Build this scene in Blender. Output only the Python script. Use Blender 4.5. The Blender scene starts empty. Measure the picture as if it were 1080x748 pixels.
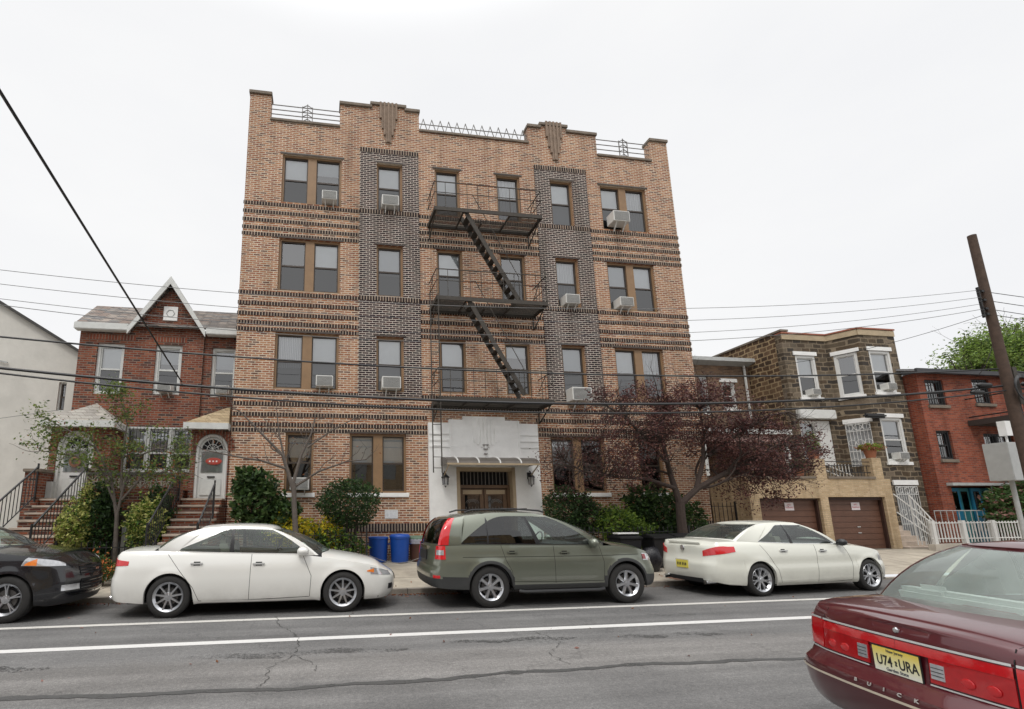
import bpy, math, random
import numpy as np
from mathutils import Vector, Matrix
random.seed(7); RNG = np.random.default_rng(11)
scn = bpy.context.scene; COL = scn.collection
PI = math.pi; R = math.radians

# ------------------------------------------------------------------ helpers
class MB:
    """collects shapes, builds ONE mesh object"""
    def __init__(s): s.v=[]; s.f=[]; s.m=[]
    def add(s, verts, faces, mi=0):
        b=len(s.v); s.v.extend([tuple(map(float,p)) for p in verts])
        s.f.extend([tuple(b+i for i in f) for f in faces]); s.m.extend([mi]*len(faces)); return s
    def box(s,x0,x1,y0,y1,z0,z1,mi=0):
        if x0>x1:x0,x1=x1,x0
        if y0>y1:y0,y1=y1,y0
        if z0>z1:z0,z1=z1,z0
        v=[(x0,y0,z0),(x1,y0,z0),(x1,y1,z0),(x0,y1,z0),(x0,y0,z1),(x1,y0,z1),(x1,y1,z1),(x0,y1,z1)]
        return s.add(v,[(0,3,2,1),(4,5,6,7),(0,1,5,4),(1,2,6,5),(2,3,7,6),(3,0,4,7)],mi)
    def obox(s,c,ax,ay,az,mi=0):
        """box from centre and three half-axis vectors"""
        c=Vector(c);ax=Vector(ax);ay=Vector(ay);az=Vector(az)
        v=[c+i*ax+j*ay+k*az for k in(-1,1) for i,j in((-1,-1),(1,-1),(1,1),(-1,1))]
        return s.add(v,[(0,3,2,1),(4,5,6,7),(0,1,5,4),(1,2,6,5),(2,3,7,6),(3,0,4,7)],mi)
    def bar(s,a,b,w=.02,h=None,up=(0,0,1),mi=0):
        h=h or w; a=Vector(a);b=Vector(b);d=(b-a)
        if d.length<1e-6:return s
        dn=d.normalized(); u=Vector(up)
        if abs(dn.dot(u))>.98: u=Vector((0,1,0)) if abs(dn.y)<.9 else Vector((1,0,0))
        sx=dn.cross(u).normalized(); uz=sx.cross(dn)
        return s.obox((a+b)/2,d/2,sx*(w/2),uz*(h/2),mi)
    def tube(s,pts,r,n=8,mi=0,cap=True):
        pts=[Vector(p) for p in pts]; N=len(pts)
        rr=r if hasattr(r,'__len__') else [r]*N
        V=[];prev=None
        for i,p in enumerate(pts):
            d=(pts[min(i+1,N-1)]-pts[max(i-1,0)])
            d=d.normalized() if d.length>1e-9 else Vector((0,0,1))
            if prev is None:
                a=Vector((0,0,1)) if abs(d.z)<.9 else Vector((1,0,0))
                u=d.cross(a).normalized()
            else:
                u=(prev-d*prev.dot(d)); u=u.normalized() if u.length>1e-6 else d.orthogonal().normalized()
            prev=u; w=d.cross(u)
            for k in range(n):
                t=2*PI*k/n; V.append(p+(u*math.cos(t)+w*math.sin(t))*rr[i])
        F=[]
        for i in range(N-1):
            for k in range(n):
                F.append((i*n+k,i*n+(k+1)%n,(i+1)*n+(k+1)%n,(i+1)*n+k))
        if cap: F.append(tuple(range(n-1,-1,-1))); F.append(tuple((N-1)*n+k for k in range(n)))
        return s.add(V,F,mi)
    def cyl(s,a,b,r,n=16,mi=0,r2=None): return s.tube([a,b],[r,r if r2 is None else r2],n,mi)
    def lathe(s,prof,c=(0,0,0),axis='z',n=24,mi=0):
        """prof: list of (radius, height)"""
        V=[]
        for (r,hh) in prof:
            for k in range(n):
                t=2*PI*k/n; a,b=r*math.cos(t),r*math.sin(t)
                p=(a,b,hh) if axis=='z' else ((a,hh,b) if axis=='y' else (hh,a,b))
                V.append((p[0]+c[0],p[1]+c[1],p[2]+c[2]))
        F=[]
        for i in range(len(prof)-1):
            for k in range(n):
                q=(i*n+k,i*n+(k+1)%n,(i+1)*n+(k+1)%n,(i+1)*n+k)
                F.append(q if axis!='y' else q[::-1])
        return s.add(V,F,mi)
    def grid(s,P,mi=0,flip=False):
        n=len(P);m=len(P[0]);V=[p for row in P for p in row];F=[]
        for i in range(n-1):
            for j in range(m-1):
                q=(i*m+j,(i+1)*m+j,(i+1)*m+j+1,i*m+j+1); F.append(q[::-1] if flip else q)
        return s.add(V,F,mi)
    def prism(s,poly,d0,d1,plane='xz',mi=0):
        """extrude polygon (2D) ; plane xz -> depth along y ; yz -> along x ; xy -> along z"""
        def P(a,b,d): return (a,d,b) if plane=='xz' else ((d,a,b) if plane=='yz' else (a,b,d))
        n=len(poly); V=[P(a,b,d0) for a,b in poly]+[P(a,b,d1) for a,b in poly]
        F=[tuple(range(n)),tuple(range(2*n-1,n-1,-1))]+[(i,n+i,n+(i+1)%n,(i+1)%n) for i in range(n)]
        return s.add(V,F,mi)
    def ball(s,c,r,n=10,m=7,mi=0):
        rx,ry,rz=r if hasattr(r,'__len__') else (r,r,r)
        V=[];F=[]
        for i in range(m+1):
            a=-PI/2+PI*i/m
            for k in range(n):
                t=2*PI*k/n; V.append((c[0]+rx*math.cos(a)*math.cos(t),c[1]+ry*math.cos(a)*math.sin(t),c[2]+rz*math.sin(a)))
        for i in range(m):
            for k in range(n): F.append((i*n+k,i*n+(k+1)%n,(i+1)*n+(k+1)%n,(i+1)*n+k))
        return s.add(V,F,mi)
    def mesh(s,name,mats,smooth=False,bevel=0,weld=False,ang=32):
        me=bpy.data.meshes.new(name); me.from_pydata(s.v,[],s.f)
        if not isinstance(mats,(list,tuple)): mats=[mats]
        for m in mats: me.materials.append(m)
        me.polygons.foreach_set('material_index',s.m)
        if weld or bevel:
            import bmesh
            bm=bmesh.new(); bm.from_mesh(me); bmesh.ops.remove_doubles(bm,verts=bm.verts,dist=1e-5)
            bmesh.ops.recalc_face_normals(bm,faces=bm.faces)
            if bevel: bmesh.ops.bevel(bm,geom=[e for e in bm.edges if len(e.link_faces)==2 and e.calc_face_angle(0)>R(40)],offset=bevel,segments=2,affect='EDGES',clamp_overlap=True)
            bm.to_mesh(me); bm.free()
        if smooth:
            me.polygons.foreach_set('use_smooth',[True]*len(me.polygons))
            me.set_sharp_from_angle(angle=R(ang))
        me.update(); return me
    def build(s,name,mats,parent=None,smooth=False,bevel=0,weld=False,local=False,loc=None,ang=32):
        o=bpy.data.objects.new(name,s.mesh(name,mats,smooth,bevel,weld,ang)); COL.objects.link(o)
        if loc: o.location=loc
        if parent is not None: adopt(o,parent,local)
        return o
ABS={}
def abspos(o):
    p=Vector(o.location); q=o.parent
    return p
def adopt(o,parent,local=False):
    """world-coordinate meshes: undo the parent's offset (parents of such parts are unrotated); local: car-frame meshes"""
    o.parent=parent
    if not local:
        w=ABS.get(parent.name,Vector(parent.location))
        o.matrix_parent_inverse=Matrix.Translation(-w)
        ABS[o.name]=Vector(o.location)
def empty(name,label,cat,loc,rz=0,group=None):
    o=bpy.data.objects.new(name,None); COL.objects.link(o); o.location=loc; o.rotation_euler=(0,0,rz)
    o.empty_display_size=.2; tag(o,label,cat,group); ABS[o.name]=Vector(loc); return o
def tag(o,label=None,cat=None,group=None,kind=None):
    if label:o['label']=label
    if cat:o['category']=cat
    if group:o['group']=group
    if kind:o['kind']=kind
    return o
def struct(o): o['kind']='structure'; return o
def copy_tree(o,parent=None):
    c=o.copy(); COL.objects.link(c)
    if parent: c.parent=parent
    for ch in list(o.children): copy_tree(ch,c)
    return c

# ------------------------------------------------------------------ materials
MAT={}
def newmat(name):
    m=bpy.data.materials.new(name); m.use_nodes=True; nt=m.node_tree; nt.nodes.clear()
    out=nt.nodes.new('ShaderNodeOutputMaterial'); MAT[name]=m; return m,nt,out
def N(nt,t,**kw):
    n=nt.nodes.new(t)
    for k,v in kw.items():
        if k in('ins',):
            for a,b in v.items(): n.inputs[a].default_value=b
        else: setattr(n,k,v)
    return n
def c4(c): return (c[0],c[1],c[2],1)
def plain(name,col,rough=.6,metal=0,coat=0,noise=.12,scale=6,bump=0,spec=.5,emit=None,coatrough=.05,nscale2=None):
    m,nt,out=newmat(name); L=nt.links.new
    b=N(nt,'ShaderNodeBsdfPrincipled',ins={'Roughness':rough,'Metallic':metal,'Coat Weight':coat,'Coat Roughness':coatrough,'Specular IOR Level':spec})
    L(b.outputs[0],out.inputs[0])
    if noise:
        tc=N(nt,'ShaderNodeTexCoord'); nz=N(nt,'ShaderNodeTexNoise',ins={'Scale':scale,'Detail':5,'Roughness':.65})
        L(tc.outputs['Object'],nz.inputs['Vector'])
        mx=N(nt,'ShaderNodeMixRGB'); mx.inputs[1].default_value=c4([c*(1-noise*1.6) for c in col]); mx.inputs[2].default_value=c4([min(1,c*(1+noise*1.6)) for c in col])
        L(nz.outputs[0],mx.inputs[0]); L(mx.outputs[0],b.inputs['Base Color'])
        if bump:
            bp=N(nt,'ShaderNodeBump',ins={'Strength':bump,'Distance':.01}); nz2=N(nt,'ShaderNodeTexNoise',ins={'Scale':nscale2 or scale*8,'Detail':4})
            L(tc.outputs['Object'],nz2.inputs['Vector']); L(nz2.outputs[0],bp.inputs['Height']); L(bp.outputs[0],b.inputs['Normal'])
    else: b.inputs['Base Color'].default_value=c4(col)
    if emit: b.inputs['Emission Color'].default_value=c4(col); b.inputs['Emission Strength'].default_value=emit
    return m
def ramp(nt,stops,interp='LINEAR'):
    r=N(nt,'ShaderNodeValToRGB'); cr=r.color_ramp; cr.interpolation=interp
    while len(cr.elements)<len(stops): cr.elements.new(.5)
    for e,(p,c) in zip(cr.elements,stops): e.position=p; e.color=c4(c)
    return r
def brick(name,stops,mortar,bw=.2,rh=.0675,ms=.012,offset=.5,rough=.85,distort=0,stain=.35,flem=False,bumps=.6,interp='CONSTANT',mbias=0,stainscale=.5,dirt=(.09,.07,.05)):
    m,nt,out=newmat(name); L=nt.links.new
    b=N(nt,'ShaderNodeBsdfPrincipled',ins={'Roughness':rough,'Specular IOR Level':.25}); L(b.outputs[0],out.inputs[0])
    tc=N(nt,'ShaderNodeTexCoord'); sp=N(nt,'ShaderNodeSeparateXYZ'); L(tc.outputs['Object'],sp.inputs[0])
    ad=N(nt,'ShaderNodeMath',operation='ADD'); L(sp.outputs[0],ad.inputs[0]); L(sp.outputs[1],ad.inputs[1])
    cb=N(nt,'ShaderNodeCombineXYZ'); L(ad.outputs[0],cb.inputs[0]); L(sp.outputs[2],cb.inputs[1])
    vec=cb.outputs[0]
    if distort:
        nz=N(nt,'ShaderNodeTexNoise',ins={'Scale':1.9,'Detail':2}); L(tc.outputs['Object'],nz.inputs['Vector'])
        vm=N(nt,'ShaderNodeVectorMath',operation='MULTIPLY_ADD'); L(nz.outputs['Color'],vm.inputs[0]); vm.inputs[1].default_value=(distort,distort,0); L(vec,vm.inputs[2]); vec=vm.outputs[0]
    bt=N(nt,'ShaderNodeTexBrick',offset=offset,offset_frequency=2,ins={'Color1':(0,0,0,1),'Color2':(1,1,1,1),'Mortar':(0,0,0,1),'Scale':1,'Mortar Size':ms,'Mortar Smooth':.15,'Bias':0,'Brick Width':bw,'Row Height':rh})
    if flem: bt.squash=.5; bt.squash_frequency=2
    L(vec,bt.inputs['Vector'])
    rp=ramp(nt,stops,interp); L(bt.outputs['Color'],rp.inputs[0])
    n1=N(nt,'ShaderNodeTexNoise',ins={'Scale':30,'Detail':3}); L(tc.outputs['Object'],n1.inputs['Vector'])
    hv=N(nt,'ShaderNodeMixRGB',blend_type='MULTIPLY',ins={0:.5}); L(rp.outputs[0],hv.inputs[1]); 
    r2=ramp(nt,[(.3,(.55,.55,.55)),(.7,(1.2,1.2,1.2))]); L(n1.outputs[0],r2.inputs[0]); L(r2.outputs[0],hv.inputs[2])
    mx=N(nt,'ShaderNodeMixRGB'); L(bt.outputs['Fac'],mx.inputs[0]); L(hv.outputs[0],mx.inputs[1])
    mn=N(nt,'ShaderNodeMixRGB'); mn.inputs[1].default_value=c4([c*.75 for c in mortar]); mn.inputs[2].default_value=c4([c*1.15 for c in mortar]); n3=N(nt,'ShaderNodeTexNoise',ins={'Scale':1.7,'Detail':5}); L(tc.outputs['Object'],n3.inputs['Vector']); L(n3.outputs[0],mn.inputs[0]); L(mn.outputs[0],mx.inputs[2])
    # weathering
    n2=N(nt,'ShaderNodeTexNoise',ins={'Scale':stainscale,'Detail':8,'Roughness':.7})
    mp=N(nt,'ShaderNodeMapping'); mp.inputs['Scale'].default_value=(1.6,1.6,.6); L(tc.outputs['Object'],mp.inputs[0]); L(mp.outputs[0],n2.inputs['Vector'])
    r3=ramp(nt,[(.45,(0,0,0)),(.72,(1,1,1))]); L(n2.outputs[0],r3.inputs[0])
    ml=N(nt,'ShaderNodeMath',operation='MULTIPLY'); L(r3.outputs[0],ml.inputs[0]); ml.inputs[1].default_value=stain
    st=N(nt,'ShaderNodeMixRGB'); L(ml.outputs[0],st.inputs[0]); L(mx.outputs[0],st.inputs[1]); st.inputs[2].default_value=c4(dirt)
    n4=N(nt,'ShaderNodeTexNoise',ins={'Scale':1,'Detail':6,'Roughness':.6}); mp4=N(nt,'ShaderNodeMapping'); mp4.inputs['Scale'].default_value=(2.6,2.6,.22); L(tc.outputs['Object'],mp4.inputs[0]); L(mp4.outputs[0],n4.inputs['Vector'])
    r4=ramp(nt,[(.32,(.66,.64,.62)),(.50,(1,1,1)),(.75,(1.12,1.11,1.09))]); L(n4.outputs[0],r4.inputs[0])
    sk=N(nt,'ShaderNodeMixRGB',blend_type='MULTIPLY',ins={0:.8}); L(st.outputs[0],sk.inputs[1]); L(r4.outputs[0],sk.inputs[2])
    L(sk.outputs[0],b.inputs['Base Color'])
    bp=N(nt,'ShaderNodeBump',ins={'Strength':bumps,'Distance':.008}); 
    sb=N(nt,'ShaderNodeMath',operation='MULTIPLY_ADD',ins={1:-1.0}); L(bt.outputs['Fac'],sb.inputs[0]); 
    ms2=N(nt,'ShaderNodeMath',operation='MULTIPLY',ins={1:.4}); L(n1.outputs[0],ms2.inputs[0]); L(ms2.outputs[0],sb.inputs[2])
    L(sb.outputs[0],bp.inputs['Height']); L(bp.outputs[0],b.inputs['Normal'])
    return m
def glass(name,tint,refl=.0,rough=.0,f0=1.45,haze=0):
    m,nt,out=newmat(name); L=nt.links.new
    tr=N(nt,'ShaderNodeBsdfTransparent'); tr.inputs[0].default_value=c4(tint)
    gl=N(nt,'ShaderNodeBsdfGlossy',ins={'Roughness':rough}); fr=N(nt,'ShaderNodeFresnel',ins={'IOR':f0})
    ad=N(nt,'ShaderNodeMath',operation='ADD',use_clamp=True); L(fr.outputs[0],ad.inputs[0]); ad.inputs[1].default_value=refl
    if refl>.03:
        tc=N(nt,'ShaderNodeTexCoord'); nz=N(nt,'ShaderNodeTexNoise',ins={'Scale':1.3,'Detail':1}); bp=N(nt,'ShaderNodeBump',ins={'Strength':.05,'Distance':.05})
        L(tc.outputs['Object'],nz.inputs['Vector']); L(nz.outputs[0],bp.inputs['Height']); L(bp.outputs[0],gl.inputs['Normal'])
    mx=N(nt,'ShaderNodeMixShader'); L(ad.outputs[0],mx.inputs[0]); L(tr.outputs[0],mx.inputs[1]); L(gl.outputs[0],mx.inputs[2])
    if haze:  # pale diffuse haze painted into car glass, standing in for bright sky reflection
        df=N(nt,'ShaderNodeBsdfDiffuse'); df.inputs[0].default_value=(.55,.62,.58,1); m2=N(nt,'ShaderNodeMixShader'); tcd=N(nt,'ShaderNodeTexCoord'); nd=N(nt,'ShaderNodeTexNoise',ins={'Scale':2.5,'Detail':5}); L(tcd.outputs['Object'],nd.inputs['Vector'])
        md=N(nt,'ShaderNodeMapRange',ins={1:.3,2:.7,3:haze*.7,4:haze*1.3}); L(nd.outputs[0],md.inputs[0]); L(md.outputs[0],m2.inputs[0]); L(mx.outputs[0],m2.inputs[1]); L(df.outputs[0],m2.inputs[2]); mx=m2
    L(mx.outputs[0],out.inputs[0])
    return m
def paint(name,col,metal=.0,rough=.35,coat=1.0,dirt=.25):
    m,nt,out=newmat(name); L=nt.links.new
    b=N(nt,'ShaderNodeBsdfPrincipled',ins={'Roughness':rough,'Metallic':metal,'Coat Weight':coat,'Coat Roughness':.04}); L(b.outputs[0],out.inputs[0])
    tc=N(nt,'ShaderNodeTexCoord'); nz=N(nt,'ShaderNodeTexNoise',ins={'Scale':3,'Detail':7,'Roughness':.7}); L(tc.outputs['Object'],nz.inputs['Vector'])
    sp=N(nt,'ShaderNodeSeparateXYZ'); L(tc.outputs['Object'],sp.inputs[0])
    mr=N(nt,'ShaderNodeMapRange',ins={1:.15,2:.6,3:1,4:0}); L(sp.outputs[2],mr.inputs[0])
    m1=N(nt,'ShaderNodeMath',operation='MULTIPLY'); L(mr.outputs[0],m1.inputs[0]); L(nz.outputs[0],m1.inputs[1])
    m2=N(nt,'ShaderNodeMath',operation='MULTIPLY',ins={1:dirt*1.6}); L(m1.outputs[0],m2.inputs[0])
    mx=N(nt,'ShaderNodeMixRGB'); L(m2.outputs[0],mx.inputs[0]); mx.inputs[1].default_value=c4(col); mx.inputs[2].default_value=(.16,.14,.12,1)
    L(mx.outputs[0],b.inputs['Base Color'])
    rr=N(nt,'ShaderNodeMapRange',ins={1:.3,2:.7,3:.01,4:.05}); L(nz.outputs[0],rr.inputs[0]); L(rr.outputs[0],b.inputs['Coat Roughness'])
    return m

# world, sun, camera
def setup():
    w=bpy.data.worlds.new('World'); scn.world=w; w.use_nodes=True; nt=w.node_tree; nt.nodes.clear(); L=nt.links.new
    out=N(nt,'ShaderNodeOutputWorld'); bg=N(nt,'ShaderNodeBackground',ins={'Strength':.1}); L(bg.outputs[0],out.inputs[0])
    sky=N(nt,'ShaderNodeTexSky',sky_type='NISHITA',sun_disc=False,sun_elevation=R(52),sun_rotation=R(200),altitude=10,air_density=1,dust_density=3,ozone_density=1)
    tc=N(nt,'ShaderNodeTexCoord'); sp=N(nt,'ShaderNodeSeparateXYZ'); L(tc.outputs['Generated'],sp.inputs[0])
    nz=N(nt,'ShaderNodeTexNoise',ins={'Scale':1.6,'Detail':5,'Roughness':.55}); mp=N(nt,'ShaderNodeMapping'); mp.inputs['Scale'].default_value=(1,1,2.5); L(tc.outputs['Generated'],mp.inputs[0]); L(mp.outputs[0],nz.inputs['Vector'])
    cl=ramp(nt,[(.35,(9.3,9.35,9.5)),(.7,(9.9,9.9,9.9))]); L(nz.outputs[0],cl.inputs[0])
    # overcast dome: brighter towards the zenith
    mr=N(nt,'ShaderNodeMapRange',interpolation_type='SMOOTHSTEP',ins={1:.74,2:1,3:1,4:3.4}); L(sp.outputs[2],mr.inputs[0])
    vm=N(nt,'ShaderNodeVectorMath',operation='SCALE'); L(cl.outputs[0],vm.inputs[0]); L(mr.outputs[0],vm.inputs['Scale'])
    mx=N(nt,'ShaderNodeMixRGB',ins={0:.96}); L(sky.outputs[0],mx.inputs[1]); L(vm.outputs[0],mx.inputs[2]); L(mx.outputs[0],bg.inputs[0])
    sd=bpy.data.lights.new('sun','SUN'); sd.energy=1.2; sd.angle=R(14); sd.color=(1,.96,.9)
    so=bpy.data.objects.new('sun',sd); COL.objects.link(so)
    # light comes from behind-left of the camera, high
    d=Vector((-.30,-.55,.95)).normalized(); so.rotation_euler=d.to_track_quat('Z','Y').to_euler(); so.location=(0,-10,30)
    sky.sun_elevation=math.asin(d.z); sky.sun_rotation=math.atan2(d.x,d.y)
    f,cx,cy,yaw,pitch,roll,h=520.5754,418.1972,442.349,-0.1493,0.1877,-0.006,1.6501
    cd=bpy.data.cameras.new('camera'); co=bpy.data.objects.new('camera',cd); COL.objects.link(co); scn.camera=co
    cd.sensor_fit='HORIZONTAL'; cd.sensor_width=36; cd.lens=f/1080*36; cd.shift_x=(540-cx)/1080; cd.shift_y=(cy-374)/1080
    cd.clip_start=.05; cd.clip_end=3000
    cyw,syw=math.cos(yaw),math.sin(yaw)
    fw=Vector((-syw*math.cos(pitch),cyw*math.cos(pitch),math.sin(pitch))); rt=Vector((cyw,syw,0)); up=rt.cross(fw)
    r2=math.cos(roll)*rt+math.sin(roll)*up; u2=-math.sin(roll)*rt+math.cos(roll)*up
    M=Matrix((r2,u2,-fw)).transposed().to_4x4(); M.translation=(0,0,h); co.matrix_world=M
    vs=scn.view_settings; vs.view_transform='Standard'; vs.look='None'; vs.exposure=0; vs.gamma=1; vs.use_curve_mapping=False
    scn.render.engine='CYCLES'; scn.cycles.max_bounces=8; scn.cycles.transparent_max_bounces=24
setup()
black=plain('black_plastic',(.02,.02,.022),.45,noise=.2); rubber=plain('tyre_rubber',(.022,.021,.02),.8,noise=.25,scale=20)
chrome=plain('chrome',(.75,.76,.78),.12,1,noise=.03); silver=plain('alloy',(.55,.56,.58),.28,.9,noise=.05)
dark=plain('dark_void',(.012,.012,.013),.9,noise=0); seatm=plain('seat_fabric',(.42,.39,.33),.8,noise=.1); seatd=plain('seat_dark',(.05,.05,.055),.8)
redl=plain('red_lens',(.55,.008,.012),.12,coat=1,noise=.15,scale=25); redd=plain('dark_red_lens',(.22,.004,.006),.12,coat=1,noise=.2,scale=30)
redb=plain('bright_red_lens',(.60,.015,.022),.1,coat=1,noise=.1,scale=30)
amber=plain('amber_lens',(.8,.22,.03),.15,coat=1,noise=.1,scale=20); clear=plain('clear_lens',(.55,.56,.58),.08,.5,coat=1,noise=.3,scale=18)
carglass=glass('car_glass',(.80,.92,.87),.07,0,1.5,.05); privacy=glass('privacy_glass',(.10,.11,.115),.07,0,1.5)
seam=plain('panel_gap',(.01,.01,.01),.9,noise=0)
# ------------------------------------------------------------------ cars
def lin(tab,x):
    xs=[t[0] for t in tab]; ys=[t[1] for t in tab]; return float(np.interp(x,xs,ys))
def smo(tab,x):
    """smooth interpolation (monotone cubic) through the table"""
    n=len(tab)
    if x<=tab[0][0]: return tab[0][1]
    if x>=tab[-1][0]: return tab[-1][1]
    for i in range(n-1):
        if x<=tab[i+1][0]: break
    x0,y0=tab[i];x1,y1=tab[i+1];hh=x1-x0;d=(y1-y0)/hh
    def sl(j):
        if j==0: return (tab[1][1]-tab[0][1])/(tab[1][0]-tab[0][0])
        if j==n-1: return (tab[-1][1]-tab[-2][1])/(tab[-1][0]-tab[-2][0])
        a=(tab[j][1]-tab[j-1][1])/(tab[j][0]-tab[j-1][0]);b=(tab[j+1][1]-tab[j][1])/(tab[j+1][0]-tab[j][0])
        return 0 if a*b<=0 else 2*a*b/(a+b)
    m0,m1=sl(i),sl(i+1);t=(x-x0)/hh
    return y0*(1+2*t)*(1-t)**2+hh*m0*t*(1-t)**2+y1*t*t*(3-2*t)+hh*m1*t*t*(t-1)
def catmull(ps,k=14):
    out=[];n=len(ps)
    for i in range(n-1):
        p0=np.array(ps[max(i-1,0)],float);p1=np.array(ps[i],float);p2=np.array(ps[i+1],float);p3=np.array(ps[min(i+2,n-1)],float)
        if i==0:p0=np.array([ps[1][0],-ps[1][1]],float)
        if i==n-2:p3=np.array([ps[n-2][0],-ps[n-2][1]],float)
        # centripetal parametrisation
        t0=0;t1=t0+np.linalg.norm(p1-p0)**.5;t2=t1+np.linalg.norm(p2-p1)**.5;t3=t2+np.linalg.norm(p3-p2)**.5
        for j in range(k):
            t=t1+(t2-t1)*j/k
            A1=(t1-t)/(t1-t0)*p0+(t-t0)/(t1-t0)*p1;A2=(t2-t)/(t2-t1)*p1+(t-t1)/(t2-t1)*p2;A3=(t3-t)/(t3-t2)*p2+(t-t2)/(t3-t2)*p3
            B1=(t2-t)/(t2-t0)*A1+(t-t0)/(t2-t0)*A2;B2=(t3-t)/(t3-t1)*A2+(t-t1)/(t3-t1)*A3
            out.append((t2-t)/(t2-t1)*B1+(t-t1)/(t2-t1)*B2)
    out.append(np.array(ps[-1],float)); return np.array(out)
class Car:
    def __init__(c,S,root):
        c.S=S;c.root=root
        P=catmull(S['plan']); d=np.r_[0,np.cumsum(np.linalg.norm(np.diff(P,axis=0),axis=1))]
        c.P=P;c.d=d;c.len=d[-1]
        T=np.gradient(P,axis=0); T/=np.linalg.norm(T,axis=1)[:,None]
        c.Nn=np.stack([-T[:,1],T[:,0]],1)       # outward: left side (+y) when running rear->front is (-ty? ) fixed below
        c.iy=int(np.argmax(P[:,1])); 
        if c.Nn[c.iy,1]<0: c.Nn=-c.Nn
        c.Nn[0]=(-1,0); c.Nn[-1]=(1,0)
        tp=np.array([c.pt(s,c.S_top(s)) for s in d]); c.topx=tp[:,0];c.topy=tp[:,1]
        c.topx=np.maximum.accumulate(c.topx+np.arange(len(d))*1e-6)
        c.xr,c.xf=S['plan'][0][0],S['plan'][-1][0]
    def base(c,s):
        s=min(max(s,0),c.len)
        x=np.interp(s,c.d,c.P[:,0]);y=np.interp(s,c.d,c.P[:,1]);nx=np.interp(s,c.d,c.Nn[:,0]);ny=np.interp(s,c.d,c.Nn[:,1])
        l=math.hypot(nx,ny); return x,y,nx/l,ny/l
    def inset(c,z,nx,ny,x):
        S=c.S;e=smo(S['rear_in'],z) if nx<0 else smo(S['front_in'],z)
        a=nx*nx; v=smo(S['side_in'],z)*(1-a)+e*a
        for xw in S['wheels']:
            r=math.hypot(x-xw,z-S['wr'])-(S['wr']+S.get('archgap',.045))
            v-=S.get('flare',.014)*math.exp(-(r/.07)**2)*(1-a)
        return v
    def pt(c,s,z,off=0):
        """surface point; negative s = right hand side (-y)"""
        sg=1 if s>=0 else -1
        x,y,nx,ny=c.base(abs(s)); i=c.inset(z,nx,ny,x)-off
        yy=max(y-ny*i,0) if y>0 else 0
        return (x-nx*i,sg*yy,z)
    def S_top(c,s): return smo(c.S['sh'],c.base(s)[0])
    def s_of_x(c,x): return float(np.interp(x,np.maximum.accumulate(c.P[:,0]+np.arange(len(c.P))*1e-7),c.d))
    def zbot(c,s):
        x,y,nx,ny=c.base(s);S=c.S;z=smo(S['bot'],x)
        if abs(ny)>.35:
            for xw in S['wheels']:
                Ra=S['wr']+S.get('archgap',.045)
                if abs(x-xw)<Ra: z=max(z,S['wr']+math.sqrt(Ra*Ra-(x-xw)**2))
        return z
    def wtop(c,x): return float(np.interp(x,c.topx,c.topy))
    def deckz(c,x,y):
        w=max(c.wtop(x),.05); k=min(abs(y)/w,1)
        z=smo(c.S['sh'],x)+smo(c.S['crown'],x)*(1-k**c.S.get('cp',2.6)); return z
    def patch(c,s0,s1,zb,zt,off,mb,mi=0,n=None,m=5,edge=True):
        n=n or max(3,int(abs(s1-s0)/.03)+1)
        g=lambda f,t:f(t) if callable(f) else f
        G=[]
        for i in range(n+1):
            t=i/n; s=s0+(s1-s0)*t; a=g(zb,t);b=g(zt,t); col=[]
            if edge: col.append(c.pt(s,a,-.004))
            for j in range(m+1): col.append(c.pt(s,a+(b-a)*j/m,off))
            if edge: col.append(c.pt(s,b,-.004))
            G.append(col)
        if edge:
            G.insert(0,[c.pt(s0,g(zb,0)+(g(zt,0)-g(zb,0))*min(max((j-1)/m,0),1),-.004) for j in range(m+3)])
            G.append([c.pt(s1,g(zb,1)+(g(zt,1)-g(zb,1))*min(max((j-1)/m,0),1),-.004) for j in range(m+3)])
        mb.grid(G,mi,flip=(s1>s0)==(s0+s1>=0) if s0*s1>=0 else (s1>s0)); return mb
    def line(c,pts,w,off,mb,mi=0):
        """thin raised/inked strip along (s,z) points"""
        V=[]
        q=[]
        for (a,b),(d,e) in zip(pts[:-1],pts[1:]):
            k=max(1,int(math.hypot(d-a,e-b)/.04))
            q+=[(a+(d-a)*i/k,b+(e-b)*i/k) for i in range(k)]
        q.append(pts[-1]); G=[]
        for i,(s,z) in enumerate(q):
            a=q[max(i-1,0)];b=q[min(i+1,len(q)-1)];dx,dz=b[0]-a[0],b[1]-a[1];l=math.hypot(dx,dz) or 1
            nx,nz=-dz/l*w/2,dx/l*w/2
            G.append([c.pt(s+nx,z+nz,off),c.pt(s-nx,z-nz,off)])
        mb.grid(G,mi); return mb
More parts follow.
